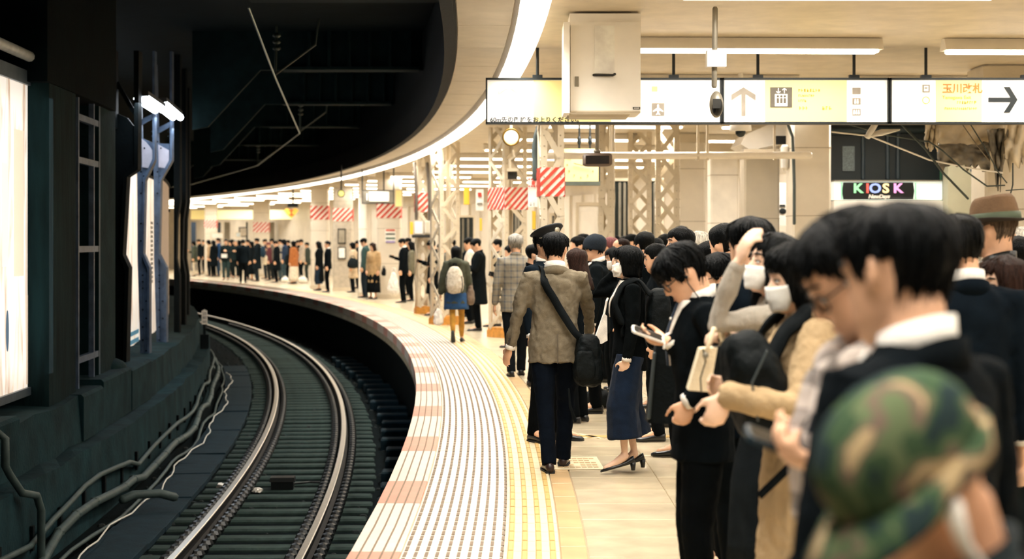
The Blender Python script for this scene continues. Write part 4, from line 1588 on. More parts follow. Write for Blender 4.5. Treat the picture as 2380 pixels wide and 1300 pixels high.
for i, (px, wd, hx, lab) in enumerate(((450, 10, '2f4258', 'dark blue far doorway panel at the left end of the platform'), (509, 7, '2a3c4c', 'dark blue far panel left of a grey far post'), (528, 12, '8c8474', 'grey far post behind the crowd at left'), (630, 14, '8f8778', 'broad grey far post behind the dark coated crowd'), (574, 3, '2c3434', 'thin black far post in the crowd'))):
    t = Thing('far_post', lab, 'post', W(px, 655, 87))
    z = 1.65
    x = (px - HX) * 87.5 / F
    g = G()
    g.box((x, 87.5, 1.3), (wd * 87.5 / F, 0.2, 2.6))
    t.part(g, 'shaft', mat('post_' + hx, hx, 0.6))
    g = G()
    g.box((x, 87.5, 0.06), (wd * 87.5 / F + 0.06, 0.26, 0.12))
    t.part(g, 'foot', CREAM)
    t.o.location = (0, 0, 0)
    finish(t.o, (x, 87.5, 0))
for i, (px0, px1, py0, py1, d, m_, lab) in enumerate(((658, 718, 515, 536, 88, CREAM, 'cream slatted far panel under the lit sign band'), (490, 520, 541, 556, 84, mat('paper', 'f4efe6'), 'white far poster board behind the blue coated person'), (548, 560, 540, 552, 84, mat('pale_blue_sheet', 'cdd8dc', 0.6), 'pale blue far poster left of a dark machine'), (555, 575, 528, 551, 84.3, mat('grey_clad', 'b9ae9c'), 'small dark vending machine far behind the crowd'))):
    t = box_thing('far_board', 'board', lab, px0, py0, px1, py1, d, DGREY if i == 3 else CREAM, 0.1, m_, 'panel')
    if i == 0:
        for k in range(4):
            t.part(flat(668 + 13 * k, 517, 674 + 13 * k, 534, d - 0.03, 0.02), 'slat', WHITEP)
    t.done()
# ================================================================ PEOPLE
HEADT = [(0.00, 0.10, 0.33, 0.10), (0.05, 0.17, 0.385, 0.02), (0.12, 0.225, 0.40, -0.10), (0.22, 0.27, 0.40, -0.24), (0.35, 0.30, 0.392, -0.34), (0.5, 0.322, 0.385, -0.42),
         (0.62, 0.335, 0.392, -0.46), (0.74, 0.33, 0.385, -0.465), (0.84, 0.30, 0.33, -0.43), (0.92, 0.235, 0.235, -0.345), (0.97, 0.15, 0.13, -0.23), (1.0, 0.04, 0.0, -0.10)]


def head_at(z):
    z = min(max(z, 0.0), 1.0)
    for a, b in zip(HEADT, HEADT[1:]):
        if a[0] <= z <= b[0]:
            t = (z - a[0]) / (b[0] - a[0])
            return tuple(a[i] + (b[i] - a[i]) * t for i in (1, 2, 3))
    return HEADT[-1][1:]


def hp(z, ph):                                    # point of the skull, in head heights; ph = 0 is the face, pi the nape
    w_, yf, yb = head_at(z)
    cy = (yf + yb) / 2
    hl = (yf - yb) / 2
    s, c = math.sin(ph), math.cos(ph)
    e = 0.86
    return V((w_ * math.copysign(abs(s) ** e, s), cy + hl * math.copysign(abs(c) ** e, c), z))


SKIN = mat('skin', 'dfae8c', 0.5, 0.08, 20, 0.1, 90, spec=0.35)
SKIN_P = mat('skin_pale', 'e6bfa4', 0.5, 0.08, 20, 0.1, 90, spec=0.35)
LIPS = mat('lips', 'b9776a', 0.45)
EYEB = mat('eye_dark', '1b1412', 0.2)
EYEW = mat('eye_white', 'd9d2cc', 0.3)
BROW = mat('brow_hair', '17130f', 0.8)


def hairmat(h):
    return mat('hair_' + h, h, 0.5, 0.5, 70, 1.0, 190, stretch=(1, 1, 0.18), spec=0.12)


HB = hairmat('030506')
HGREY = hairmat('9a958b')
HWHITE = hairmat('cfc8ba')
HBROWN = hairmat('2a1a14')
HPINK = hairmat('7a4a4a')
FOLD = bpy.data.textures.new('folds', 'CLOUDS')
FOLD.noise_scale = 0.11
FOLD.noise_depth = 3
FOLD.noise_type = 'HARD_NOISE'
ANTI = []                                         # objects whose modifiers are applied at the end


def remesh(o, vox, it=3, disp=0.0, fac=0.5):
    md = o.modifiers.new('one_surface', 'REMESH')
    md.mode = 'VOXEL'
    md.voxel_size = vox
    md.use_smooth_shade = True
    sm = o.modifiers.new('smooth', 'SMOOTH')
    sm.iterations = it
    sm.factor = fac
    if disp:
        dm = o.modifiers.new('folds', 'DISPLACE')
        dm.texture = FOLD
        dm.strength = disp
        dm.mid_level = 0.5
        dm.texture_coords = 'LOCAL'
    return o


def ik(a, b, l1, l2, hint):
    d = b - a
    L = d.length
    mx = (l1 + l2) * 0.995
    if L > mx:
        b = a + d * (mx / L)
        d = b - a
        L = mx
    L = max(L, abs(l1 - l2) + 0.02)
    u = d.normalized()
    x = (l1 * l1 - l2 * l2 + L * L) / (2 * L)
    h = math.sqrt(max(l1 * l1 - x * x, 0))
    n = hint - u * hint.dot(u)
    n = n.normalized() if n.length > 1e-5 else u.orthogonal().normalized()
    return a + u * x + n * h, b


class Person:
    def __init__(self, px, d, H=1.7, yaw=0.0, label='', pitch=8, hyaw=0, tilt=0, lean=0, wide=1.0, top=('jacket', '10171a'), low=('trousers', '0c1114'), hair=('short', None),
                 lh=None, rh=None, le=None, re=None, lcurl=35, rcurl=35, lpalm=None, rpalm=None, ldir=None, rdir=None, lf=None, rf=None, shoe='0b0c0d', skin=None, vox=0.02, shirt=None, tie=None, collar=True,
                 female=False, group=None, x=None, glasses=False, mask=False, hood=False, heels=False, face=True, fold=0.012, name='person', dx=0.0, twist=0):
        self.vox = vox
        self.k = k = H / 1.7
        self.H = H
        X = (px - HX) * d / F if x is None else x
        self.o = empty(name, (X, d, 0), R(yaw), label, 'person', group)
        self.inv = (M.Translation((X, d, 0)) @ M.Rotation(R(yaw), 4, 'Z')).inverted()
        skin = skin or SKIN
        wd = wide * (0.92 if female else 1.0)
        self.wd = wd
        RL = M.Rotation(R(twist), 3, 'Z') @ M.Rotation(-R(lean), 3, 'X')
        piv = V((0, 0, 0.92 * k))

        def T(x, y, z):
            p = V((x * wd * k, y * k, z * k))
            if z < 0.9:
                return p
            f = min(1, (z - 0.9) / 0.2)
            Rm = M.Rotation(R(twist) * f, 3, 'Z') @ M.Rotation(-R(lean) * f, 3, 'X')
            return piv + Rm @ (p - piv)
        self.T = T
        nd = (RL @ V((0, 0, 1)) + M.Rotation(-R(pitch) * 0.6, 3, 'X') @ V((0, 0, 1))).normalized()
        N = T(0, -0.012, 1.44)
        Rh = M.Rotation(R(hyaw), 3, 'Z') @ M.Rotation(-R(pitch), 3, 'X') @ M.Rotation(R(tilt), 3, 'Y')
        Hh = 0.226 * (k * 0.7 + 0.3) * (0.97 if female else 1.0)
        A = N + nd * 0.065 * k
        O = A - Rh @ V((0, -0.10 * Hh, 0.24 * Hh))
        self.Rh, self.O, self.Hh, self.N = Rh, O, Hh, N

        def hd(p):
            return O + Rh @ (V(p) * Hh)
        self.hd = hd
        n = 14 if vox > 0.012 else 20
        g = G()
        # ---- torso
        body = [(0.80, 0.07, 0.07, 0), (0.86, 0.150, 0.100, 0), (0.92, 0.158, 0.108, 0), (1.00, 0.140, 0.095, 0), (1.08, 0.130, 0.088, 0), (1.18, 0.148, 0.098, 0), (1.28, 0.160, 0.100, -0.005), (1.36, 0.150, 0.085, -0.01), (1.41, 0.10, 0.066, -0.012), (1.44, 0.064, 0.058, -0.012)]
        g.loft([[T(a * math.cos(2 * PI * j / n), y + b * math.sin(2 * PI * j / n), z) for j in range(n)] for z, a, b, y in body])
        g.tube([T(0, -0.012, 1.40), N, A, hd((0, -0.06, 0.34))], [0.060 * k, 0.056 * k, 0.054 * k, 0.055 * k], n)
        # ---- head
        m = 16 if vox > 0.012 else 26
        g.loft([[hd(hp(t[0], 2 * PI * j / m)) for j in range(m)] for t in HEADT])
        HM = Rh @ M.Diagonal((Hh, Hh, Hh))

        def bump(c, s, rot=None):
            g.ell(hd(c), HM @ ((rot or M.Identity(3)) @ M.Diagonal(s)), 10, 7)
        if face:
            g.tube([hd((0, 0.365, 0.60)), hd((0, 0.405, 0.50)), hd((0, 0.445, 0.40))], [0.028 * Hh, 0.040 * Hh, 0.058 * Hh], 8)
            bump((0.05, 0.385, 0.385), (0.04, 0.05, 0.035))
            bump((-0.05, 0.385, 0.385), (0.04, 0.05, 0.035))
            bump((0, 0.375, 0.245), (0.10, 0.045, 0.024))
            bump((0, 0.372, 0.205), (0.085, 0.045, 0.026))
            bump((0, 0.35, 0.08), (0.09, 0.06, 0.06))
            bump((0.13, 0.34, 0.615), (0.10, 0.055, 0.03))
            bump((-0.13, 0.34, 0.615), (0.10, 0.055, 0.03))
        for sx in (-1, 1):
            rr = M.Rotation(sx * R(-22), 3, 'Z')
            tk_ = max(0.026, vox * 0.55 / Hh)
            bump((sx * 0.335, -0.04, 0.50), (tk_, 0.058, 0.105), rr)
            bump((sx * 0.325, -0.005, 0.415), (max(0.03, tk_), 0.035, 0.05), rr)
            if vox < 0.012:
                pts_ = []
                for a_ in range(10):
                    an_ = R(-10 + 25 * a_)
                    pts_.append(hd((sx * (0.352 + 0.012 * math.sin(an_)), -0.04 + 0.0 - 0.062 * math.sin(R(20) + an_ * 0.85) * 1.0 + 0.01, 0.505 + 0.105 * math.cos(an_ * 0.8 + R(10)))))
                g.tube(pts_, 0.024 * Hh, 7)
        # ---- arms
        self.sh, self.el, self.wr, self.hand = {}, {}, {}, {}
        for sd, tgt, hint, curl, palm, hdir in ((-1, lh, le, lcurl, lpalm, ldir), (1, rh, re, rcurl, rpalm, rdir)):
            a = T(sd * 0.172, -0.012, 1.375)
            if tgt is None:
                tgt = V((sd * 0.235 * wd * k, 0.03 * k, 0.80 * k))
            elif tgt == 'phone':
                tgt = T(sd * 0.09, 0.26, 1.17)
            elif tgt == 'bag':
                tgt = V((sd * 0.22 * wd * k, 0.10 * k, 0.80 * k))
            else:
                tgt = self.loc(tgt)
            hint = V(hint) if hint is not None else V((sd * 0.5, -0.6, -0.6))
            e, wv = ik(a, tgt, 0.285 * k, 0.245 * k, hint)
            self.sh[sd], self.el[sd], self.wr[sd] = a, e, wv
            fd = (wv - e).normalized()
            g.tube([T(sd * 0.12, -0.01, 1.37), a, (a + e) / 2, e, (e * 0.55 + wv * 0.45), wv], [0.045 * k, 0.050 * k, 0.044 * k, 0.036 * k, 0.036 * k, 0.025 * k], 10)
            hd_ = V(hdir).normalized() if hdir is not None else fd
            pn = V(palm) if palm is not None else V((-sd, 0, 0))
            pn = (pn - hd_ * pn.dot(hd_))
            pn = pn.normalized() if pn.length > 1e-4 else hd_.orthogonal().normalized()
            ac = hd_.cross(pn) * sd                # towards the thumb side
            ac = -ac if ac.dot(V((0, 1, 0)) + V((0, 0, 0.6))) < 0 else ac
            kk = k * 1.0
            mid = wv + hd_ * 0.05 * kk
            g.ell(wv + hd_ * 0.052 * kk, M((hd_ * 0.058 * kk, ac * 0.042 * kk, pn * 0.018 * kk)).transposed(), 10, 8)
            fr = max(0.0088 * kk, vox * 0.62)
            for i, (off, L) in enumerate(((0.031, 0.072), (0.0105, 0.080), (-0.0105, 0.074), (-0.030, 0.058))):
                p = wv + hd_ * (0.085 if i in (1, 2) else 0.078) * kk + ac * off * kk * (1.0 if vox < 0.012 else 1.15)
                q = [wv + hd_ * 0.05 * kk + ac * off * 0.8 * kk, p]
                an = R(curl) * (0.45 + 0.06 * i)
                cur = an
                for seg in (0.42, 0.32, 0.26):
                    dd = hd_ * math.cos(cur) + pn * math.sin(cur)
                    p = p + dd * L * seg * kk
                    q.append(p)
                    cur += an * 1.1
                g.tube(q, [fr, fr, fr * 0.98, fr * 0.92, fr * 0.8], 7)
            th = wv + hd_ * 0.02 * kk + ac * 0.022 * kk
            q = [th, th + (hd_ * 0.5 + ac * 0.75 + pn * 0.15).normalized() * 0.036 * kk]
            q.append(q[-1] + (hd_ * 0.85 + ac * 0.35 + pn * 0.35).normalized() * 0.030 * kk)
            q.append(q[-1] + (hd_ * 0.9 + ac * 0.05 + pn * 0.45).normalized() * 0.024 * kk)
            g.tube(q, [fr * 1.4, fr * 1.15, fr * 1.05, fr * 0.85], 7)
            self.hand[sd] = (wv, hd_, pn, ac)
        # ---- legs
        self.kn, self.an, self.ft = {}, {}, {}
        for sd, ft in ((-1, lf), (1, rf)):
            ft = ft or (sd * 0.085, 0.0, 0.0, 0, sd * -8)
            hp_ = V((sd * 0.085 * wd * k, 0, 0.88 * k))
            toe = M.Rotation(R(ft[4]), 3, 'Z') @ V((0, 1, 0))
            an = V((ft[0] * k, ft[1] * k, (ft[2] + 0.085 + (0.045 if heels else 0)) * k))
            q_ = min(1.0, max(0.86, (an - hp_).length / (0.82 * k))) * 1.001
            kn, an = ik(hp_, an, 0.42 * k * q_, 0.40 * k * q_, toe + V((0, 0.2, 0)))
            self.kn[sd], self.an[sd], self.ft[sd] = kn, an, (ft, toe)
            g.tube([hp_, (hp_ + kn) / 2, kn, kn * 0.65 + an * 0.35, an], [t_ * k * (0.72 if low[0] in ('trousers', 'wide') else 1.0) for t_ in (0.080, 0.066, 0.050, 0.050, 0.034)], 10)
            pt = R(ft[3])
            fdir = (toe * math.cos(pt) - V((0, 0, 1)) * math.sin(pt)).normalized()
            if heels:
                fdir = (fdir - V((0, 0, 0.28))).normalized()
            g.tube([an, an + fdir * 0.07 * k + V((0, 0, -0.035 * k)), an + fdir * 0.15 * k + V((0, 0, -0.05 * k))], [0.036 * k, 0.032 * k, 0.022 * k], 8)
            self.fdir = fdir
            self.make_shoe(sd, an, fdir, toe, shoe, heels, k)
        b = g.build('body', [skin], self.o, True)
        remesh(b, vox, 2 if vox < 0.012 else 1)
        self.g = g
        self.dress(top, shirt, tie, collar, fold, hood, female)
        self.lower(low, fold, female)
        self.make_hair(*hair)
        if glasses:
            self.make_glasses()
        if mask:
            self.make_mask()
        if face and vox <= 0.02:
            self.make_eyes(mask)

    def loc(self, p):                             # ('w', px, py, d): a point read on the photo; or local metres
        if len(p) == 4 and p[0] == 'w':
            return self.inv @ W(*p[1:])
        return V(p) * self.k

    def make_shoe(self, sd, an, fd, toe, col, heels, k):
        g = G()
        up = V((0, 0, 1))
        side = fd.cross(up).normalized()
        up = side.cross(fd).normalized()
        base = an - up * 0.085 * k
        if heels:
            base = an - up * 0.07 * k
        prof = [(-0.062, 0.022, 0.05), (-0.05, 0.030, 0.072), (-0.01, 0.034, 0.080), (0.05, 0.038, 0.066), (0.10, 0.043, 0.048), (0.15, 0.042, 0.038), (0.185, 0.032, 0.030), (0.20, 0.014, 0.02)]
        if heels:
            prof = [(-0.062, 0.022, 0.058), (-0.04, 0.028, 0.052), (0.0, 0.030, 0.036), (0.05, 0.035, 0.030), (0.10, 0.040, 0.030), (0.15, 0.036, 0.028), (0.185, 0.024, 0.022), (0.205, 0.008, 0.014)]
        rings = []
        for y, hw, h in prof:
            c = base + fd * y * k
            rings.append([c + side * hw * k * (-1 + 2 * (1 - abs(1 - j / 3.5))) * 1.0 if False else c + side * hw * k * math.cos(PI * 2 * j / 10) + up * (max(0.0, (0.5 + 0.5 * math.sin(PI * 2 * j / 10))) * h) * k for j in range(10)])
        g.loft(rings)
        if heels:
            c = base - fd * 0.045 * k
            bot = V((c.x, c.y, max(c.z - 0.055 * k, 0.0)))
            g.tube([c + up * 0.01, (c + bot) / 2, bot + V((0, 0, 0.004))], [0.024 * k, 0.018 * k, 0.015 * k], 8, rnd=False)
        mt = mat('leather_' + col, col, 0.35, 0.2, 20, spec=0.5)
        s = g.build('shoe', mt, self.o, True)
        if self.vox <= 0.013 and not heels:
            h = G()
            h.loft([[base + fd * y * k + side * (hw + 0.004) * q * k + up * z * k for q, z in ((-1, -0.012), (1, -0.012), (1, 0.014), (-1, 0.014))] for y, hw, _ in prof])
            h.build('sole', mat('sole_dark', '1a1b1c', 0.7), s)

    def dress(self, top, shirt, tie, collar, fold, hood, female):
        kind, col = top[0], top[1]
        m_ = top[2] if len(top) > 2 else cloth(col)
        k, T, n = self.k, self.T, 18
        hem = {'jacket': 0.76, 'coat': 0.48, 'long': 0.30, 'sweater': 0.88, 'parka': 0.68}[kind]
        bulk = {'jacket': 0.0, 'coat': 0.012, 'long': 0.014, 'sweater': -0.008, 'parka': 0.022}[kind]
        rings = []
        if hem < 0.76:
            rings += [(hem, 0.215 + bulk, 0.165 + bulk), (hem + (0.76 - hem) * 0.5, 0.20 + bulk, 0.15 + bulk)]
        rings += [(max(0.76, hem), 0.188 + bulk, 0.138 + bulk), (0.90, 0.182 + bulk, 0.132 + bulk), (0.98, 0.170 + bulk, 0.122 + bulk), (1.07, 0.160 + bulk, 0.114 + bulk), (1.18, 0.170 + bulk, 0.122 + bulk),
                  (1.28, 0.182 + bulk, 0.124 + bulk), (1.345, 0.178 + bulk, 0.112 + bulk), (1.385, 0.150 + bulk, 0.095 + bulk * 0.7), (1.425, 0.098, 0.076), (1.45, 0.070, 0.066)]
        g = G()
        lo = [[T(a * math.cos(2 * PI * j / n), b * math.sin(2 * PI * j / n) - (0.012 if z > 1.3 else 0), z) for j in range(n)] for z, a, b in rings]
        if female and kind != 'parka':
            for i, (z, a, b) in enumerate(rings):
                if 1.1 < z < 1.33:
                    for j in range(n):
                        sn = math.sin(2 * PI * j / n)
                        if sn > 0.3:
                            lo[i][j] = T(a * math.cos(2 * PI * j / n), (b + 0.03 * (1 - abs(z - 1.22) / 0.12)) * sn, z)
        g.loft(lo)
        tor = BVHTree.FromPolygons([tuple(v) for v in g.v], g.f)
        self.tor = tor
        for sd in (-1, 1):
            a, e, wv = self.sh[sd], self.el[sd], self.wr[sd]
            fb = bulk * 0.8
            cuff = wv - (wv - e).normalized() * 0.012 * k
            g.tube([T(sd * 0.10, -0.012, 1.372), a + V((0, 0, -0.002)), (a * 0.5 + e * 0.5), e, e * 0.5 + cuff * 0.5, cuff], [(0.058 + fb) * k, (0.066 + fb) * k, (0.060 + fb) * k, (0.053 + fb) * k, (0.048 + fb) * k, (0.042 + fb) * k], 12)
        nm = {'jacket': 'jacket', 'coat': 'coat', 'long': 'coat', 'sweater': 'sweater', 'parka': 'parka'}[kind]
        bv = BVHTree.FromPolygons([tuple(v) for v in g.v], g.f)
        self.bv = bv
        if hood:
            g.ell(T(0, -0.115, 1.40), M.Diagonal((0.13 * k, 0.075 * k, 0.085 * k)), 12, 8)
            g.tube([T(-0.09, 0.03, 1.40), T(-0.11, -0.06, 1.43), T(0, -0.10, 1.46), T(0.11, -0.06, 1.43), T(0.09, 0.03, 1.40)], 0.035 * k, 8)
        o = g.build(nm, m_, self.o, True)
        remesh(o, self.vox * 1.05, 3 if self.vox < 0.013 else 1, fold if self.vox < 0.021 else 0)
        self.top = o
        # cuffs of the shirt
        if shirt and self.vox < 0.013:
            for sd in (-1, 1):
                a, e, wv = self.sh[sd], self.el[sd], self.wr[sd]
                fd = (wv - e).normalized()
                h = G()
                h.tube([wv - fd * 0.02 * k, wv + fd * 0.012 * k], 0.036 * k, 12, rnd=False)
                h.build('shirt_cuff', cloth(shirt), self.o, True)
        if collar:
            c1 = shirt or col
            self.collar_ring('shirt_collar' if shirt else 'collar', cloth(shirt) if shirt else m_, 0.063, 1.425, 1.492 if shirt else 1.475, 0.020)
            if shirt:
                self.collar_ring('jacket_collar', m_, 0.080, 1.395, 1.455, 0.055, True)
        if shirt and self.vox < 0.022:
            self.patch('shirt_front', cloth(shirt), 0.075, 1.16, 1.43, 0.008)
            if tie:
                self.patch('tie', cloth(tie), 0.022, 1.16, 1.42, 0.016, True)

    def collar_ring(self, nm, m_, r, z0, z1, drop, opened=False):
        T, n = self.T, 28
        a0 = R(35) if opened else 0.0
        rings = []
        for j in range(n + (1 if opened else 0)):
            a = a0 + (2 * PI - 2 * a0) * j / n
            s, c = math.sin(a), math.cos(a)       # c = 1 is the front
            f = 0.5 + 0.5 * c
            lo, hi = z0 - drop * f, z1 - (drop + 0.018) * f
            rings.append([T(s * r * 1.12, c * r * 1.0 - 0.012 + 0.004, lo), T(s * r * 1.22, c * r * 1.10 - 0.012, lo), T(s * r * 1.08, c * r * 1.05 - 0.016, hi), T(s * r * 0.98, c * r * 0.93 - 0.016, hi)])
        g = G()
        if not opened:
            rings.append(rings[0])
        g.loft(rings, opened)
        return g.build(nm, m_, self.o, True)

    def patch(self, nm, m_, hw, z0, z1, off, narrow=False):
        rows = []
        for i in range(9):
            t = i / 8
            z = z0 + (z1 - z0) * t
            w_ = hw * (0.12 + 0.88 * t) if not narrow else hw * (1 - 0.3 * t)
            row = []
            for x in (-1, -0.5, 0, 0.5, 1):
                p = self.T(x * w_ / self.wd, 0.5, z)
                q = self.T(x * w_ / self.wd, 0.0, z)
                dr = (q - p).normalized()
                h = self.tor.ray_cast(p, dr)
                pt = h[0] if h[0] is not None else q
                row.append(pt - dr * off)
            rows.append(row)
        g = G()
        vs_ = [p for r_ in rows for p in r_]
        dr = (self.T(0, 0, 1.3) - self.T(0, 0.5, 1.3)).normalized() * 0.006
        nf = len(vs_)
        fs = [(5 * i + j, 5 * i + j + 1, 5 * i + j + 6, 5 * i + j + 5) for i in range(8) for j in range(4)]
        g.add(vs_, fs)
        o = g.build(nm, m_, self.o, True)
        md = o.modifiers.new('thick', 'SOLIDIFY')
        md.thickness = 0.006
        md.offset = 0
        return o

    def lower(self, low, fold, female):
        kind, col = low[0], low[1]
        m_ = low[2] if len(low) > 2 else cloth(col)
        k, n = self.k, 16
        wd = self.wd
        g = G()
        if kind in ('trousers', 'tights', 'wide'):
            th = {'trousers': (0.096, 0.088, 0.070, 0.062, 0.058), 'tights': (0.088, 0.074, 0.056, 0.056, 0.040), 'wide': (0.11, 0.12, 0.125, 0.13, 0.135)}[kind]
            g.loft([[V((a * wd * k * math.cos(2 * PI * j / n), b * k * math.sin(2 * PI * j / n), z * k)) for j in range(n)] for z, a, b in ((0.80, 0.13, 0.11), (0.88, 0.168, 0.118), (0.96, 0.158, 0.112), (1.04, 0.142, 0.10))])
            for sd in (-1, 1):
                hp_ = V((sd * 0.085 * wd * k, 0, 0.88 * k))
                kn, an = self.kn[sd], self.an[sd]
                end = an + V((0, -0.004, -0.035 * k)) if kind == 'trousers' else (an + V((0, 0, 0.13 * k)) if kind == 'wide' else an)
                g.tube([hp_, (hp_ + kn) / 2, kn, (kn + end) / 2, end], [t * k for t in th], 12, rnd=False)
        if kind == 'skirt':
            z1 = low[3] if len(low) > 3 else 0.5
            m_ = low[2] or cloth(col)
            rings = []
            nn = 36
            for i in range(9):
                t = i / 8
                z = 1.02 + (z1 - 1.02) * t
                a, b = 0.15 + 0.055 * min(1, t * 2.2) + 0.03 * t, 0.10 + 0.05 * min(1, t * 2.2) + 0.03 * t
                rings.append([V((a * wd * k * (1 + 0.05 * t * math.sin(j * 2 * PI / nn * 9)) * math.cos(2 * PI * j / nn), b * k * (1 + 0.05 * t * math.sin(j * 2 * PI / nn * 9)) * math.sin(2 * PI * j / nn), z * k)) for j in range(nn)])
            g.loft(rings)
            o = g.build('skirt', m_, self.o, True)
            return
        o = g.build({'trousers': 'trousers', 'tights': 'tights', 'wide': 'wide_trousers'}[kind], m_, self.o, True)
        remesh(o, self.vox * 1.1, 2 if self.vox < 0.013 else 1, min(fold, 0.016) if self.vox < 0.021 else 0)

    def make_hair(self, style, m_=None, vol=1.0):
        m_ = m_ or HB
        if style == 'none':
            return
        hq = self.vox < 0.013
        n, lv = (64, 14) if hq else (32, 8) if self.vox < 0.025 else (20, 6)
        rn = random.Random(int(self.o.location.x * 1000) + 17)
        ph0 = rn.uniform(0, 6)
        keys = {  # (angle from the face, lowest hair in head heights)
            'short': [(0, 0.74), (35, 0.74), (58, 0.68), (72, 0.50), (88, 0.46), (98, 0.60), (112, 0.56), (125, 0.30), (180, 0.17)],
            'fringe': [(0, 0.62), (35, 0.60), (58, 0.60), (72, 0.44), (88, 0.42), (98, 0.58), (112, 0.52), (125, 0.24), (180, 0.12)],
            'grey': [(0, 0.80), (35, 0.80), (58, 0.72), (72, 0.55), (88, 0.45), (98, 0.58), (112, 0.55), (125, 0.24), (180, 0.10)],
            'bob': [(0, 0.66), (40, 0.62), (56, 0.40), (66, 0.06), (100, 0.0), (180, -0.03)],
            'long': [(0, 0.74), (38, 0.70), (54, 0.40), (64, -0.35), (100, -0.7), (180, -0.85)],
            'bald': [(0, 0.98), (50, 0.97), (75, 0.75), (90, 0.52), (100, 0.58), (112, 0.55), (125, 0.28), (180, 0.2)],
            'under': [(0, 0.44), (40, 0.5), (60, 0.46), (72, 0.42), (98, 0.5), (112, 0.46), (125, 0.2), (180, 0.12)],
        }[style]

        def zl(a):
            a = abs((math.degrees(a) + 180) % 360 - 180)
            for (a0, z0), (a1, z1) in zip(keys, keys[1:]):
                if a0 <= a <= a1:
                    t = (a - a0) / (a1 - a0)
                    return z0 + (z1 - z0) * t
            return keys[-1][1]
        base_th = {'short': 0.075, 'fringe': 0.085, 'grey': 0.06, 'bob': 0.085, 'long': 0.07, 'bald': 0.015, 'under': 0.03}[style] * vol
        c0 = V((0, -0.03, 0.52))
        rings = [[] for _ in range(lv + 3)]
        for j in range(n):
            a = 2 * PI * j / n
            jag = (0.035 * math.sin(a * 13 + ph0) + 0.03 * math.sin(a * 29 + 2 * ph0)) * (1 if style not in ('bob', 'under') else 0.25)
            z0 = zl(a) + jag * (1 if abs(math.cos(a)) > 0.3 else 0.3)
            for i in range(lv + 1):
                t = i / lv
                z = z0 + (1.0 - z0) * (t ** 0.85)
                if z < 0.45 and style in ('bob', 'long'):
                    p = hp(0.47, a)
                    fl = 1.0 + 0.10 * (0.45 - z)
                    if style == 'long' and z < 0.1:
                        fl += 0.25 * (0.1 - z)
                    p = V((p.x * fl, p.y * fl - 0.05 * max(0, 0.2 - z), z))
                    if style == 'bob' and z < 0.12:
                        p.x *= 0.97
                        p.y = p.y * 0.96
                else:
                    p = hp(z, a)
                dr = (p - c0)
                if z < 0.45:
                    dr.z = 0
                dr.normalize()
                th = base_th * (0.14 + 0.86 * min(1, t * 2.0))
                if style in ('short', 'grey') and z < 0.45:
                    th *= 0.45
                q = p + dr * th
                if hq:
                    q += dr * 0.018 * noise.noise(V((a * 5 * 1.0, z * 2.2, ph0))) + dr * 0.012 * noise.noise(V((math.cos(a) * 14, math.sin(a) * 14, z * 2)))
                else:
                    q += dr * 0.02 * noise.noise(V((math.cos(a) * 3, math.sin(a) * 3, z * 3 + ph0)))
                rings[i + 1].append(self.hd(q))
            p = hp(max(z0, 0.0), a) if z0 > 0.1 or style not in ('bob', 'long') else V((hp(0.47, a).x, hp(0.47, a).y, z0 + 0.03))
            rings[0].append(self.hd(V((p.x * 0.9, p.y * 0.9, p.z + 0.02))))
            rings[lv + 2].append(self.hd(V((0, -0.06, 1.0 + base_th * 0.9)) + (hp(1.0, a) - hp(1.0, 0)) * 0.05))
        g = G()
        g.loft(rings)
        if self.vox < 0.0135:                     # loose locks lying over the cap of hair
            C_ = sum((V(p) for p in rings[-1]), V()) / n
            for _ in range(170 if self.vox < 0.0096 else 90):
                fa = rn.uniform(0, n)
                t1 = rn.uniform(0.35, 1.0) * lv
                t0 = max(0.0, t1 - rn.uniform(0.35, 0.7) * lv)
                dj = rn.uniform(-1, 1) * n * 0.03
                lift = rn.uniform(0.003, 0.020) * self.Hh / 0.226
                pts = []
                for u in range(6):
                    t = t1 + (t0 - t1) * u / 5
                    i0 = min(int(t), lv - 1)
                    j0 = fa + dj * u / 5
                    ja, jb, fj = int(j0) % n, (int(j0) + 1) % n, j0 % 1
                    p0 = V(rings[i0 + 1][ja]).lerp(V(rings[i0 + 1][jb]), fj)
                    p1 = V(rings[i0 + 2][ja]).lerp(V(rings[i0 + 2][jb]), fj)
                    p_ = p0.lerp(p1, t - i0)
                    dr = (p_ - self.hd(c0)).normalized()
                    pts.append(p_ + dr * (lift * (u / 5) ** 2 - 0.002))
                if style in ('short', 'grey', 'fringe') and t0 < 0.12 * lv:
                    pts[-1] = pts[-1] + (pts[-1] - pts[-2]) * 0.5
                w0 = rn.uniform(0.016, 0.034) * self.Hh
                g.tube(pts, [w0 * 0.6, w0, w0, w0 * 0.85, w0 * 0.5, w0 * 0.12], 6, rnd=False, flat=0.6)
        self.hairo = g.build('hair', m_, self.o, True)

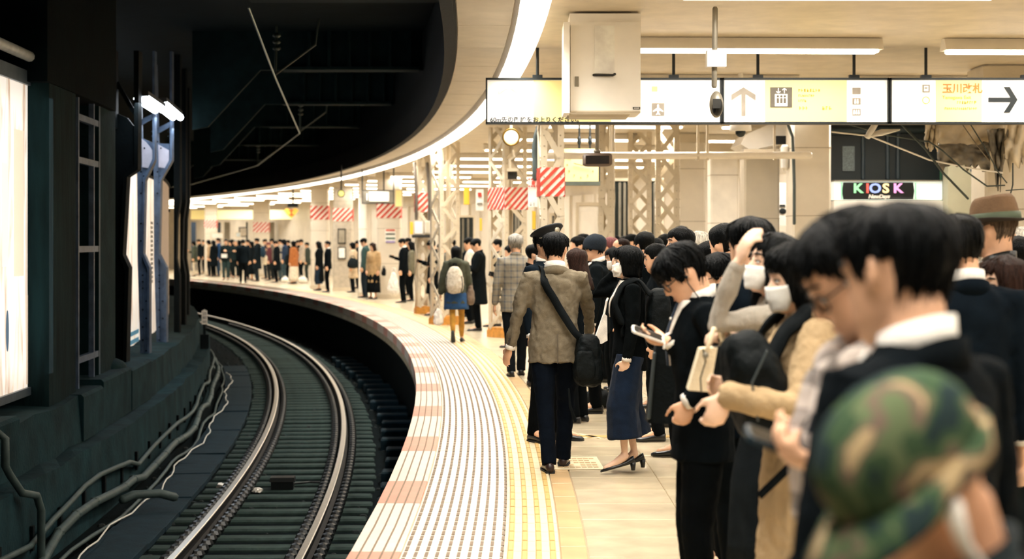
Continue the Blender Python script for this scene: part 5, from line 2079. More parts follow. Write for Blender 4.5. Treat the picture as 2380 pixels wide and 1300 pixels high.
    def make_eyes(self, mask):
        Rh, Hh, hd = self.Rh, self.Hh, self.hd
        for sx in (-1, 1):
            g = G()
            g.ell(hd((sx * 0.135, 0.352, 0.51)), Rh @ M.Diagonal((0.055 * Hh, 0.03 * Hh, 0.022 * Hh)), 10, 6)
            e = g.build('eye', EYEW, self.o, True)
            g = G()
            g.ell(hd((sx * 0.135, 0.370, 0.51)), Rh @ M.Diagonal((0.022 * Hh, 0.014 * Hh, 0.022 * Hh)), 8, 6)
            g.build('iris', EYEB, e, True)
            g = G()
            g.tube([hd((sx * 0.06, 0.382, 0.535)), hd((sx * 0.135, 0.380, 0.542)), hd((sx * 0.205, 0.325, 0.525))], 0.010 * Hh, 6)
            g.build('eyelid_line', BROW, e, True)
            g = G()
            g.tube([hd((sx * 0.055, 0.400, 0.645)), hd((sx * 0.14, 0.395, 0.668)), hd((sx * 0.225, 0.325, 0.645))], [0.012 * Hh, 0.018 * Hh, 0.010 * Hh], 6, flat=1.4)
            g.build('eyebrow', BROW, self.o, True)
        if not mask:
            g = G()
            g.tube([hd((-0.085, 0.385, 0.226)), hd((0, 0.425, 0.228)), hd((0.085, 0.385, 0.226))], [0.008 * Hh, 0.013 * Hh, 0.008 * Hh], 6)
            g.build('mouth', LIPS, self.o, True)

    def make_glasses(self):
        hd, Hh = self.hd, self.Hh
        r = max(0.010 * Hh, self.vox * 0.12)
        g = G()
        for sx in (-1, 1):
            pts = [hd((sx * (0.155 + 0.115 * math.cos(a * PI / 8)), 0.425 - 0.03 * (1 + math.cos(a * PI / 8)), 0.50 + 0.085 * math.sin(a * PI / 8))) for a in range(17)]
            g.tube(pts, r, 6, rnd=False)
            g.tube([hd((sx * 0.265, 0.36, 0.53)), hd((sx * 0.345, 0.15, 0.545)), hd((sx * 0.36, -0.05, 0.53))], r, 6)
        g.tube([hd((-0.045, 0.43, 0.52)), hd((0.045, 0.43, 0.52))], r, 6)
        g.build('glasses', BLK, self.o, True)

    def make_mask(self, col='efe9e2'):
        hd = self.hd
        g = G()
        rows = []
        for i in range(9):
            z = 0.44 - 0.42 * i / 8
            row = []
            for j in range(13):
                a = R(-72 + 12 * j)
                p = hp(max(z, 0.04), a)
                bul = 0.055 + 0.07 * math.exp(-(math.degrees(a) / 28) ** 2) * (1 if z > 0.2 else 0.6)
                pl = 0.006 * math.sin(i * PI)
                dr = V((math.sin(a), math.cos(a), 0))
                edge = 1 - 0.5 * (abs(math.degrees(a)) / 72) ** 4
                row.append(hd(p + dr * (bul * edge + pl)))
            rows.append(row)
        vs_ = [p for r_ in rows for p in r_]
        g.add(vs_, [(13 * i + j, 13 * i + j + 1, 13 * i + j + 14, 13 * i + j + 13) for i in range(8) for j in range(12)])
        o = g.build('face_mask', cloth(col, 0.7), self.o, True)
        md = o.modifiers.new('thick', 'SOLIDIFY')
        md.thickness = 0.004
        for sx in (-1, 1):
            h = G()
            h.tube([hd((sx * 0.30, 0.18, 0.40)), hd((sx * 0.345, 0.0, 0.50)), hd((sx * 0.36, -0.09, 0.48)), hd((sx * 0.345, -0.02, 0.38)), hd((sx * 0.30, 0.16, 0.10))], 0.008 * self.Hh, 5)
            h.build('ear_loop', cloth(col, 0.7), o, True)

    def strap(self, pts, width, m_, name='strap', parent=None, lift=0.012, th=0.006, n=40):
        pts = [self.loc(p) for p in pts]
        # resample
        L = [0]
        for a, b in zip(pts, pts[1:]):
            L.append(L[-1] + (b - a).length)
        out = []
        for i in range(n + 1):
            s = L[-1] * i / n
            for q in range(len(pts) - 1):
                if s <= L[q + 1] + 1e-9:
                    t = (s - L[q]) / max(L[q + 1] - L[q], 1e-9)
                    p = pts[q].lerp(pts[q + 1], t)
                    break
            h = self.bv.find_nearest(p)
            nn = h[1] if h[1] is not None else V((0, 1, 0))
            dv = p - h[0]
            if dv.length > 0.03 and dv.dot(nn) > 0:
                out.append((p, nn))
            else:
                out.append((h[0] + nn * lift, nn))
        for _ in range(3):
            out = [out[0]] + [((out[i - 1][0] + out[i][0] * 2 + out[i + 1][0]) / 4, (out[i - 1][1] + out[i][1] * 2 + out[i + 1][1]).normalized()) for i in range(1, len(out) - 1)] + [out[-1]]
        rings = []
        for i, (p, nn) in enumerate(out):
            t = (out[min(i + 1, n)][0] - out[max(i - 1, 0)][0]).normalized()
            sd = nn.cross(t).normalized() * width / 2
            rings.append([p + sd, p - sd, p - sd + nn * th, p + sd + nn * th])
        g = G()
        g.loft(rings)
        return g.build(name, m_, parent or self.o, True)

    def world(self, p):
        return self.inv.inverted() @ V(p)


def loose(o_, person):                            # lets a thing worn or carried by someone stand as a thing of its own
    return o_


def bag_mesh(c, size, rz, m_, name, parent, pw=3.0, vox=0.012, sag=0.1, lean=None):
    # rounded soft body
    g = G()
    n, mm = 20, 12
    rot = M.Rotation(rz, 3, 'Z')
    if lean is not None:
        rot = lean @ rot if False else rot @ lean
    rings = []
    for i in range(1, mm):
        a = PI * i / mm - PI / 2
        z = math.copysign(abs(math.sin(a)) ** (2 / pw), a)
        q = abs(math.cos(a)) ** (2 / pw)
        sg = 1 + sag * (-z)
        ring = []
        for j in range(n):
            b = 2 * PI * j / n
            x = math.copysign(abs(math.cos(b)) ** (2 / pw), math.cos(b)) * q * sg
            y = math.copysign(abs(math.sin(b)) ** (2 / pw), math.sin(b)) * q * sg
            ring.append(V(c) + rot @ V((x * size[0] / 2, y * size[1] / 2, z * size[2] / 2)))
        rings.append(ring)
    g.loft(rings)
    return g.build(name, m_, parent, True)


def phone(p, sd, col, label, size=(0.072, 0.008, 0.145), at=None, rot=None, screen=True):
    wv, hd_, pn, ac = p.hand[sd]
    c = wv + hd_ * 0.095 * p.k + pn * 0.036 * p.k + ac * 0.01
    rm = M.Rotation(p.o.rotation_euler.z, 3, 'Z')
    root = empty('phone', p.world(c), 0, label, 'phone')
    ax = (rm @ hd_, rm @ ac, rm @ pn) if rot is None else rot
    mm = M((ax[1], ax[0], ax[2])).transposed()
    g = G()
    w_, t_, l_ = size
    b = 0.008
    pts = [(-w_ / 2 + b, -l_ / 2), (w_ / 2 - b, -l_ / 2), (w_ / 2, -l_ / 2 + b), (w_ / 2, l_ / 2 - b), (w_ / 2 - b, l_ / 2), (-w_ / 2 + b, l_ / 2), (-w_ / 2, l_ / 2 - b), (-w_ / 2, -l_ / 2 + b)]
    m4 = mm.to_4x4() @ M.Translation((0, 0, -t_ / 2))
    g.prism(pts, t_, m4)
    g.build('case', mat('phone_' + col, col, 0.3), root)
    if screen:
        g = G()
        g.prism([(x * 0.9, y * 0.92) for x, y in pts], 0.0012, mm.to_4x4() @ M.Translation((0, 0, t_ / 2)))
        g.build('screen', mat('phone_glass', '0d1114', 0.1), root)
    return root
# ---------------------------------------------------------------- special cloths


def camo(key):
    m = bpy.data.materials.new(key)
    m.use_nodes = True
    nt = m.node_tree
    b = nt.nodes['Principled BSDF']
    b.inputs['Roughness'].default_value = 0.9
    b.inputs['Specular IOR Level'].default_value = 0.1
    tc = nt.nodes.new('ShaderNodeTexCoord')
    n = nt.nodes.new('ShaderNodeTexNoise')
    n.inputs['Scale'].default_value = 13
    n.inputs['Detail'].default_value = 1.5
    n.inputs['Distortion'].default_value = 0.8
    cr = nt.nodes.new('ShaderNodeValToRGB')
    cr.color_ramp.interpolation = 'CONSTANT'
    e = cr.color_ramp.elements
    cols = [(0.0, '1f2c2c'), (0.41, '33452f'), (0.49, '525c40'), (0.535, '5f5044'), (0.60, 'a08a66')]
    e[0].position, e[0].color = 0, (*lin(cols[0][1]), 1)
    e[1].position, e[1].color = cols[1][0], (*lin(cols[1][1]), 1)
    for p, h in cols[2:]:
        x = e.new(p)
        x.color = (*lin(h), 1)
    nt.links.new(tc.outputs['Object'], n.inputs['Vector'])
    nt.links.new(n.outputs[0], cr.inputs[0])
    nt.links.new(cr.outputs[0], b.inputs['Base Color'])
    return m


def check(key, base, line, size, second=None, wid=0.12):
    m = bpy.data.materials.new(key)
    m.use_nodes = True
    nt = m.node_tree
    b = nt.nodes['Principled BSDF']
    b.inputs['Roughness'].default_value = 0.9
    b.inputs['Specular IOR Level'].default_value = 0.12
    tc = nt.nodes.new('ShaderNodeTexCoord')
    sp_ = nt.nodes.new('ShaderNodeSeparateXYZ')
    nt.links.new(tc.outputs['Object'], sp_.inputs[0])
    ms = []
    for ax in (0, 2):
        a = nt.nodes.new('ShaderNodeMath')
        a.operation = 'MULTIPLY'
        a.inputs[1].default_value = 1 / size
        nt.links.new(sp_.outputs[ax], a.inputs[0])
        f = nt.nodes.new('ShaderNodeMath')
        f.operation = 'FRACT'
        nt.links.new(a.outputs[0], f.inputs[0])
        l = nt.nodes.new('ShaderNodeMath')
        l.operation = 'LESS_THAN'
        l.inputs[1].default_value = wid
        nt.links.new(f.outputs[0], l.inputs[0])
        ms.append(l)
    ad = nt.nodes.new('ShaderNodeMath')
    ad.operation = 'ADD'
    ad.use_clamp = False
    nt.links.new(ms[0].outputs[0], ad.inputs[0])
    nt.links.new(ms[1].outputs[0], ad.inputs[1])
    mu = nt.nodes.new('ShaderNodeMath')
    mu.operation = 'MULTIPLY'
    mu.inputs[1].default_value = 0.5
    nt.links.new(ad.outputs[0], mu.inputs[0])
    mx = nt.nodes.new('ShaderNodeMix')
    mx.data_type = 'RGBA'
    mx.inputs[6].default_value = (*lin(base), 1)
    mx.inputs[7].default_value = (*lin(line), 1)
    nt.links.new(mu.outputs[0], mx.inputs[0])
    nt.links.new(mx.outputs[2], b.inputs['Base Color'])
    return m


def worn(p, name, label, cat):
    return empty(name, p.o.location, p.o.rotation_euler.z, label, cat)


def settle(root, p, base):
    base = p.loc(base)
    root.location = p.world(base)
    for c in root.children:
        c.location = V(c.location) - base
    return root


def dome(p, name, m_, zl, th, top=0.05, n=32, drop=None, parent=None):
    # cap or hat crown following the skull above a line zl(angle)
    g = G()
    rings = []
    for i in range(11):
        t = i / 10
        ring = []
        for j in range(n):
            a = 2 * PI * j / n
            z0 = zl(a)
            z = z0 + (1 - z0) * t
            q = hp(z, a)
            dr = (q - V((0, -0.03, 0.5))).normalized()
            ring.append(p.hd(q + dr * (th + top * t * t)))
        rings.append(ring)
    inner = [p.hd(hp(zl(2 * PI * j / n), 2 * PI * j / n) * 0.9 + V((0, 0, 0.06))) for j in range(n)]
    g.loft([inner] + rings)
    return g.build(name, m_, parent or p.o, True)


def plate(p, name, m_, rings, parent=None):      # closed loft in head space
    g = G()
    g.loft([[p.hd(v) for v in r_] for r_ in rings])
    return g.build(name, m_, parent or p.o, True)


SUIT = '080d10'
NAVY = '0a1219'
BLACK = '06090b'

# ================================================================ NEAR FIGURES
# person in the camouflage cap, bent over at the very front
p = Person(2345, 2.02, 1.515, 100, 'person in camouflage cap bent forward, nearest the lens at lower right', pitch=38, lean=8, top=('parka', '20282a'), low=('trousers', BLACK), hair=('none', None), vox=0.007, collar=True,
           lh=(-0.12, 0.26, 1.0), rh=(0.12, 0.26, 1.0), skin=mat('skin_ruddy', 'd8a07c', 0.5, 0.08, 20))
CAMO = camo('camouflage_cloth')
cp = dome(p, 'cap', CAMO, lambda a: 0.60 - 0.10 * (1 - math.cos(a)) / 2, 0.075, 0.05)
rg = []
for z, ext, dz in ((0.60, 0.05, 0.0), (0.58, 0.30, -0.10), (0.57, 0.30, -0.11), (0.585, 0.05, -0.02)):
    rg.append([V((v.x * (1 + 0.12), v.y, 0)) + V((0, 0, z + dz * 1.0)) + V((math.sin(a), math.cos(a), 0)) * (ext * (max(0, math.cos(a)) ** 0.7 if z != 0.6 else 1) * 1.0 + 0.06) for a in [2 * PI * j / 28 for j in range(28)] for v in [hp(0.6, a)]])
plate(p, 'cap_brim', CAMO, rg, cp)
plate(p, 'cap_button', CAMO, [[V((0.03 * math.cos(a), -0.06 + 0.03 * math.sin(a), z)) for a in [2 * PI * j / 10 for j in range(10)]] for z in (1.09, 1.12)], cp)
g = G()
g.tube([p.hd((-0.37, -0.02, 0.42)), p.hd((-0.40, 0.02, 0.36)), p.hd((-0.37, 0.06, 0.20)), p.hd((-0.34, 0.05, 0.0))], [0.012, 0.012, 0.008, 0.006], 8)
g.build('earphone', WHITEP, p.o, True)

# man with glasses bent over his telephone
PLAID = check('plaid_cloth', 'b9aca2', '1a1d22', 0.085, None, 0.45)
p = Person(2118, 3.42, 1.75, 92, 'man with glasses and plaid scarf bowed over a dark phone', pitch=37, lean=6, top=('parka', '0b0f11'), low=('trousers', BLACK), hair=('short', None, 1.1), vox=0.008, glasses=True,
           lh=('w', 1945, 1090, 3.3), rh=('w', 1925, 1060, 3.5), ldir=(-0.1, 0.95, 0.25), rdir=(-0.3, 0.9, 0.3), lpalm=(0.3, 0, 1), rpalm=(-0.4, 0, 1), lcurl=60, rcurl=50, le=(-0.6, -0.4, -0.7), re=(0.6, -0.4, -0.7), fold=0.02)
g = G()
k = p.k
for s_ in (0, 1):
    g.tube([p.T(0.10, 0.0, 1.40 + 0.02 * s_), p.T(0.07, 0.09, 1.36 + 0.02 * s_), p.T(0, 0.12, 1.32 + 0.03 * s_), p.T(-0.07, 0.09, 1.36 + 0.02 * s_), p.T(-0.10, 0.0, 1.41), p.T(-0.05, -0.07, 1.44), p.T(0.05, -0.07, 1.44), p.T(0.10, 0.0, 1.41)], 0.036 * k, 10)
g.tube([p.T(-0.04, 0.11, 1.34), p.T(-0.07, 0.15, 1.24), p.T(-0.09, 0.165, 1.06)], [0.055, 0.06, 0.05], 10, flat=0.45)
g.tube([p.T(0.06, 0.11, 1.34), p.T(0.05, 0.155, 1.24), p.T(0.05, 0.17, 1.08)], [0.055, 0.06, 0.05], 10, flat=0.45)
o = g.build('scarf', PLAID, p.o, True)
remesh(o, 0.009, 2, 0.012)
g = G()
g.tube([p.T(-0.09, 0.12, 1.36), p.T(-0.12, 0.15, 1.28), p.T(-0.14, 0.15, 1.18)], [0.02, 0.03, 0.02], 8, flat=0.5)
g.build('inner_collar', cloth('5c1c24'), p.o, True)
wv = W(1818, 1035, 3.34)
root = empty('phone', wv, 0, 'dark phone held flat by the man with the plaid scarf', 'phone')
ax = V((1.0, 0.1, -0.36)).normalized()
up = V((0.3, -0.25, 0.92))
up = (up - ax * up.dot(ax)).normalized()
sd_ = up.cross(ax)
mm = M((ax, sd_, up)).transposed().to_4x4()
g = G()
L, w_, t_, b = 0.076, 0.038, 0.012, 0.012
pts = [(-L + b, -w_), (L - b, -w_), (L, -w_ + b), (L, w_ - b), (L - b, w_), (-L + b, w_), (-L, w_ - b), (-L, -w_ + b)]
g.prism(pts, t_, mm @ M.Translation((0, 0, -t_ / 2)))
g.build('case', mat('phone_teal', '1d2c33', 0.4), root)
g = G()
g.prism([(x * 0.92, y * 0.9) for x, y in pts], 0.001, mm @ M.Translation((0, 0, t_ / 2)))
g.build('screen', mat('phone_glass', '0d1114', 0.1), root)

# young man in dark suit with white collar, head in front of him
p = Person(2146, 2.97, 1.735, 42, 'young man in black suit with white shirt collar, seen from behind, near lens', pitch=12, lean=3, hyaw=-4, top=('jacket', SUIT), low=('trousers', BLACK), hair=('short', None, 0.85), vox=0.007, shirt='efe6dc', tie='1b2530', lh=(-0.18, 0.20, 0.92), rh=(0.18, 0.2, 0.95))

# woman at the right edge, face half hidden
p = Person(2348, 7.0, 1.605, 100, 'woman with dark hair framing a pale face at right frame edge', pitch=6, top=('coat', '141c1c'), low=('trousers', BLACK), hair=('long', HBROWN), vox=0.013, female=True, skin=SKIN_P)
# suit man, back of the head
p = Person(2236, 6.5, 1.765, 12, 'man in navy suit with white collar seen from behind, before the felt hat', pitch=4, hyaw=2, tilt=-8, top=('jacket', NAVY), low=('trousers', BLACK), hair=('short', None), vox=0.012, shirt='efe6dc', wide=1.08)
# felt hat
p = Person(2318, 8.1, 1.85, 38, 'man in brown felt hat and black leather jacket, shaved nape', pitch=5, hyaw=10, top=('jacket', '12181a', mat('black_leather', '0a1012', 0.35, 0.3, 12, 0.4, 60)), low=('trousers', BLACK), hair=('bald', hairmat('6b5a4a')), vox=0.012, wide=1.05)
FELT = mat('brown_felt', '7a6048', 0.95, 0.2, 12, 0.3, 120)
n = 36
rg = []
for z, rx, ry, dz in ((0.66, 0.42, 0.52, 0), (0.80, 0.405, 0.50, 0), (0.98, 0.385, 0.47, 0), (1.10, 0.355, 0.43, 0.03), (1.17, 0.30, 0.37, 0.05), (1.155, 0.15, 0.24, 0.0), (1.12, 0.04, 0.1, 0.0)):
    rg.append([V((rx * math.cos(a), -0.04 + ry * math.sin(a), z + dz * math.sin(a) * -0.6)) for a in [2 * PI * j / n for j in range(n)]])
ht = plate(p, 'hat', FELT, rg)
rg = []
for z, ex in ((0.70, 0.0), (0.67, 0.20), (0.655, 0.21), (0.65, 0.0)):
    rg.append([V(((0.42 + ex) * math.cos(a), -0.04 + (0.52 + ex) * math.sin(a), z + (0.30 * ex * math.cos(a) ** 2 * 1.2 if ex else 0) - 0.25 * ex * (math.sin(a) > 0.2) * math.sin(a))) for a in [2 * PI * j / n for j in range(n)]])
plate(p, 'hat_brim', mat('dark_felt', '38302a', 0.95), rg, ht)
plate(p, 'hat_band', mat('hat_ribbon', '5d6a55', 0.6), [[V(((0.425 + e) * math.cos(a), -0.04 + (0.525 + e) * math.sin(a), z)) for a in [2 * PI * j / n for j in range(n)]] for z, e in ((0.69, 0.0), (0.70, 0.01), (0.83, 0.0), (0.84, -0.02))], ht)
p = Person(2376, 10.5, 1.76, 70, 'bald older man at right frame edge beyond the felt hat', pitch=2, top=('jacket', '22282a'), hair=('bald', HWHITE), vox=0.018)
p = Person(2368, 9.4, 1.68, 20, 'black haired person at right frame edge below the bald man', pitch=5, top=('jacket', '11181a'), hair=('short', None, 1.3), vox=0.018)

# woman in the beige trench coat
TRENCH = mat('beige_trench', 'a88f6c', 0.85, 0.12, 6, 0.35, 90, spec=0.15)
p = Person(1866, 5.75, 1.665, 96, 'woman in beige trench coat and white mask with a black bag on her front', pitch=10, hyaw=2, top=('long', 'c2a073', TRENCH), low=('trousers', '10151a'), hair=('bob', None, 1.0), vox=0.009, female=True, mask=True, skin=SKIN_P,
           lh=('w', 1682, 918, 5.5), rh=('w', 1705, 905, 5.9), ldir=(0.1, 0.35, -1.0), le=(-0.5, -0.3, -0.8), lcurl=75, fold=0.022)
bg = worn(p, 'backpack', 'large black backpack worn on the front of the woman in the trench coat', 'backpack')
bc = p.loc(('w', 1755, 895, 5.62))
o = bag_mesh(bc, (0.30, 0.19, 0.37), 0, mat('black_nylon', '0a0f10', 0.65, 0.3, 12, 0.4, 60, spec=0.1), 'body', bg, 3.2, lean=M.Rotation(R(-16), 3, 'X'))
remesh(o, 0.012, 2, 0.02)
BSTRAP = mat('black_webbing', '080d0f', 0.8, 0.2, 30, 0.4, 200, spec=0.1)
p.strap([(-0.11, 0.13, 1.25), (-0.115, 0.07, 1.37), (-0.125, 0.0, 1.43), (-0.14, -0.08, 1.34), (-0.155, -0.11, 1.22)], 0.062, BSTRAP, 'shoulder_strap', bg, 0.03, 0.014)
p.strap([(-0.155, -0.11, 1.23), (-0.20, -0.02, 1.08), (-0.20, 0.10, 0.94), (-0.16, 0.19, 0.84)], 0.026, BSTRAP, 'lower_strap', bg, 0.03)
p.strap([(0.11, 0.13, 1.25), (0.115, 0.07, 1.37), (0.125, 0.0, 1.43), (0.14, -0.08, 1.34), (0.155, -0.11, 1.22)], 0.062, BSTRAP, 'shoulder_strap', bg, 0.03, 0.014)
g = G()
g.box(p.loc((-0.17, -0.12, 1.19)), (0.03, 0.012, 0.09))
g.tube([p.loc((-0.17, -0.125, 1.2)), p.loc((-0.172, -0.13, 1.12))], 0.012, 6)
g.build('strap_end', BSTRAP, bg)
h = G()
h.tube([bc + V((-0.155, 0.0, 0.12)), bc + V((-0.16, 0.05, 0.02)), bc + V((-0.158, 0.03, -0.10))], 0.004, 5)
h.build('zip', mat('zip_grey', '3a4142', 0.4), bg)
settle(bg, p, (0, 0.2, 0.75))
g = G()
for a_, b_ in (((-0.02, 0.16, 1.26), 0), ((-0.02, 0.17, 1.10), 0)):
    g.ell(p.T(*a_), M.Diagonal((0.012, 0.008, 0.012)), 8, 5)
g.build('button', mat('horn_button', '6b5138', 0.4), p.o, kind='stuff')
# trench lapel collar
p.collar_ring('coat_collar', TRENCH, 0.085, 1.385, 1.455, 0.05, True)

# woman in grey knit with raised arm
KNIT = mat('grey_knit', 'b3aa9c', 0.95, 0.12, 18, 0.9, 120, stretch=(3, 3, 0.4))
p = Person(1800, 6.5, 1.695, 99, 'woman in grey knit sweater and mask with one hand raised to her brow', pitch=-6, hyaw=4, top=('sweater', 'b3aa9c', KNIT), low=('skirt', '161b1e', None, 0.45), hair=('long', None), vox=0.009, female=True, mask=True, skin=SKIN_P,
           lh=('w', 1716, 612, 6.25), le=(0, 1.0, 0.1), ldir=('x',) if False else None, lcurl=40, lpalm=(0.2, -0.6, -0.3),
           rh=('w', 1712, 778, 6.45), rdir=(-0.15, 1.0, 0.12), rpalm=(0, 0.1, -1), rcurl=75, re=(0.3, -0.6, -0.7), fold=0.012)
sw = p
tb = empty('tote_bag', (0, 0, 0), 0, 'white and black tote bag held before the woman in grey knit', 'bag')
g = G()
d = 6.25
pts = [W(1628, 812, d), W(1668, 808, d + 0.02), W(1650, 912, d + 0.03), W(1600, 908, d)]
g.loft([pts, [q + V((0.004, 0.12, 0)) for q in pts]])
g.build('front_panel', mat('cream_canvas', 'dccbac', 0.8, 0.1, 8, 0.3, 90), tb)
g = G()
q = [W(1660, 808, d + 0.03), W(1745, 800, d + 0.06), W(1745, 905, d + 0.08), W(1652, 912, d + 0.03)]
g.loft([[v + V((0, 0.0, 0)) for v in q], [v + V((0, 0.12, 0)) for v in q]])
g.build('dark_panel', mat('black_nylon', '0e1314'), tb)
for dx, dd in ((0, 0.0), (28, 0.1)):
    g = G()
    g.tube([W(1642 + dx, 815, d + dd), W(1652 + dx, 790, d + dd), W(1658 + dx * 0.8, 766, d + dd + 0.02), W(1668 + dx * 0.8, 764, d + dd + 0.05), W(1676 + dx, 790, d + dd + 0.06), W(1690 + dx, 812, d + dd + 0.08)], 0.011, 8, flat=0.5)
    g.build('handle', mat('cream_canvas', 'dccbac'), tb, True)
g = G()
g.tube([W(1634, 812, d - 0.01), W(1640, 840, d - 0.012), W(1628, 880, d - 0.012), W(1630, 912, d - 0.01)], 0.003, 5)
g.build('seam', BLK, tb)
g = G()
g.ell(W(1640, 826, d - 0.01), M.Diagonal((0.012, 0.006, 0.012)), 8, 5)
g.build('stud', GREYM, tb)
finish(tb, W(1650, 912, d))

# back of a tall dark head
p = Person(1748, 7.6, 1.765, 35, 'dark haired person in navy coat seen from behind, before the raised hand', pitch=6, top=('jacket', NAVY), hair=('short', None, 1.35), vox=0.013, wide=1.0)
# student in suit with phone
p = Person(1634, 7.1, 1.675, 92, 'young man in black suit with glasses and earphones looking at a white phone', pitch=40, lean=3, top=('jacket', SUIT), low=('trousers', BLACK), hair=('fringe', None, 1.05), vox=0.008, glasses=True, shirt='efe6dc', tie='27364a',
           lh=('w', 1598, 932, 6.9), le=(-0.6, -0.9, 0), ldir=(0.12, 0.25, -1), lcurl=95, rh=('w', 1556, 792, 7.05), re=(0.5, -0.5, -0.8), rdir=(-0.15, 1.0, 0.12), rpalm=(-0.5, 0.1, 0.8), rcurl=55, fold=0.012)
ph = p
root = empty('phone', W(1506, 777, 7.0), 0, 'white phone with white cable held by the young man in glasses', 'phone')
ax = V((0.92, 0.1, -0.33)).normalized()
up = V((0.3, -0.35, 0.9))
up = (up - ax * up.dot(ax)).normalized()
mm = M((ax, up.cross(ax), up)).transposed().to_4x4()
g = G()
L, w_, t_, b = 0.070, 0.034, 0.009, 0.01
pts = [(-L + b, -w_), (L - b, -w_), (L, -w_ + b), (L, w_ - b), (L - b, w_), (-L + b, w_), (-L, w_ - b), (-L, -w_ + b)]
g.prism(pts, t_, mm @ M.Translation((0, 0, -t_ / 2)))
g.build('case', WHITEP, root)
g = G()
g.prism([(x * 0.9, y * 0.9) for x, y in pts], 0.001, mm @ M.Translation((0, 0, t_ / 2)))
g.build('screen', mat('phone_glass', '0d1114'), root)
g = G()
b0 = W(1506, 777, 7.0)
g.tube([W(1540, 786, 6.99) - b0, W(1545, 800, 6.98) - b0, W(1543, 810, 6.98) - b0], 0.005, 6)
g.build('cable', WHITEP, root)
g = G()
g.tube([p.hd((-0.345, 0.02, 0.44)), p.hd((-0.38, 0.06, 0.36)), p.hd((-0.36, 0.08, 0.0)), p.hd((-0.35, 0.10, -0.45))], 0.0028, 5)
g.ell(p.hd((-0.355, 0.01, 0.455)), M.Diagonal((0.008, 0.008, 0.008)), 8, 6)
g.build('earphone', BLK, p.o)
g = G()
g.ell(p.T(-0.09, 0.125, 1.36), M.Diagonal((0.006, 0.005, 0.006)), 8, 5)
g.build('lapel_pin', WHITEP, p.o)
bc = W(1525, 900, 7.5)
bk = empty('briefcase', W(1535, 980, 7.5), 0, 'black briefcase hanging beside the young man with the white phone', 'bag')
g = G()
g.loft([[(-0.06, -0.05, 0), (0.10, -0.05, -0.01), (0.10, 0.10, 0), (-0.06, 0.10, 0)], [(-0.02, -0.04, 0.34), (0.10, -0.04, 0.34), (0.10, 0.08, 0.34), (-0.02, 0.08, 0.34)]])
g.build('body', mat('black_nylon', '0e1314'), bk)
g = G()
g.tube([(-0.055, -0.055, 0.02), (-0.03, -0.05, 0.3)], 0.008, 6)
g.build('piping', mat('zip_grey', '3a4142'), bk)
g = G()
g.tube([(0.04, 0.02, 0.33), (0.065, 0.02, 0.37), (0.09, 0.02, 0.33)], 0.01, 6)
g.build('handle', BLK, bk)

# woman with the black bob
VELVET = mat('black_velvet', '06090a', 0.95, 0.3, 20, 0.3, 120, spec=0.05)
p = Person(1462, 12.25, 1.625, 92, 'woman with black bob, velvet jacket, wide navy trousers and heels, facing left', pitch=2, top=('jacket', '0c1012', VELVET), low=('wide', '0d1a2c'), hair=('bob', None, 1.15), vox=0.010, female=True, mask=True, heels=True, skin=SKIN_P,
           lh=(-0.20, 0.04, 0.84), ldir=(0.4, 0.25, -1), rh=('w', 1432, 632, 12.45), rdir=(0, 0.2, 1), re=(0.4, 0.6, -0.4), rcurl=50, rpalm=(-0.3, -0.8, 0.2), shirt='d8cfc4', lf=(-0.08, 0.04, 0.0, 0, 0), rf=(0.08, -0.05, 0, 0, 0), shoe='0d1013', fold=0.012)
wb = p
bg = worn(p, 'backpack', 'black backpack on the back of the woman with the black bob', 'backpack')
o = bag_mesh(p.loc((0.0, -0.22, 1.14)), (0.30, 0.19, 0.46), 0, mat('black_nylon', '0e1314'), 'body', bg, 3.2)
remesh(o, 0.013, 2, 0.015)
for sx in (-1, 1):
    p.strap([(sx * 0.11, -0.15, 1.33), (sx * 0.11, -0.05, 1.43), (sx * 0.115, 0.05, 1.39), (sx * 0.13, 0.12, 1.25), (sx * 0.17, 0.02, 1.02)], 0.055, BSTRAP, 'shoulder_strap', bg, 0.02, 0.012)
g = G()
g.box(p.loc((-0.152, -0.24, 0.95)), (0.006, 0.13, 0.02))
g.build('pale_trim', mat('trim_cream', 'cbb894', 0.5), bg)
g = G()
g.tube([p.loc((-0.155, -0.21 + 0.022 * math.cos(a), 1.0 + 0.022 * math.sin(a))) for a in [2 * PI * j / 12 for j in range(13)]], 0.005, 5)
g.build('ring_badge', WHITEP, bg)
settle(bg, p, (0, -0.22, 0.9))

# man in the tan jacket walking away
TANJ = mat('tan_wool', '746a58', 0.9, 0.14, 40, 0.5, 260, spec=0.12)
p = Person(1290, 12.4, 1.72, 2, 'man in tan wool jacket and dark trousers walking away with a shoulder bag', pitch=6, hyaw=-12, lean=2, top=('jacket', '80745e', TANJ), low=('trousers', '080e17'), hair=('short', None, 1.3), vox=0.0095, shirt='efe6dc',
           lh=('w', 1183, 818, 12.45), le=(-0.4, -0.8, -0.2), ldir=(-0.35, 0.3, -1), lpalm=(0.6, 0.5, 0), lcurl=28, rh=('w', 1372, 790, 12.75), re=(0.9, -0.5, -0.1), lf=(-0.05, -0.16, 0, 0, 4), rf=(0.07, 0.18, 0, 0, -6), shoe='2a1c18', fold=0.03, wide=1.06)
tm_ = p
bg = worn(p, 'shoulder_bag', 'bulky black shoulder bag at the hip of the man in tan jacket', 'bag')
o = bag_mesh(p.loc(('w', 1366, 838, 12.3)), (0.20, 0.26, 0.38), 0.15, mat('black_nylon', '0e1314'), 'body', bg, 4.0, sag=0.12)
fp = bag_mesh(p.loc(('w', 1360, 850, 12.17)), (0.15, 0.06, 0.22), 0.1, mat('black_nylon', '0e1314'), 'front_pocket', bg, 3.5)
remesh(fp, 0.012, 2, 0.02)
remesh(o, 0.012, 2, 0.03)
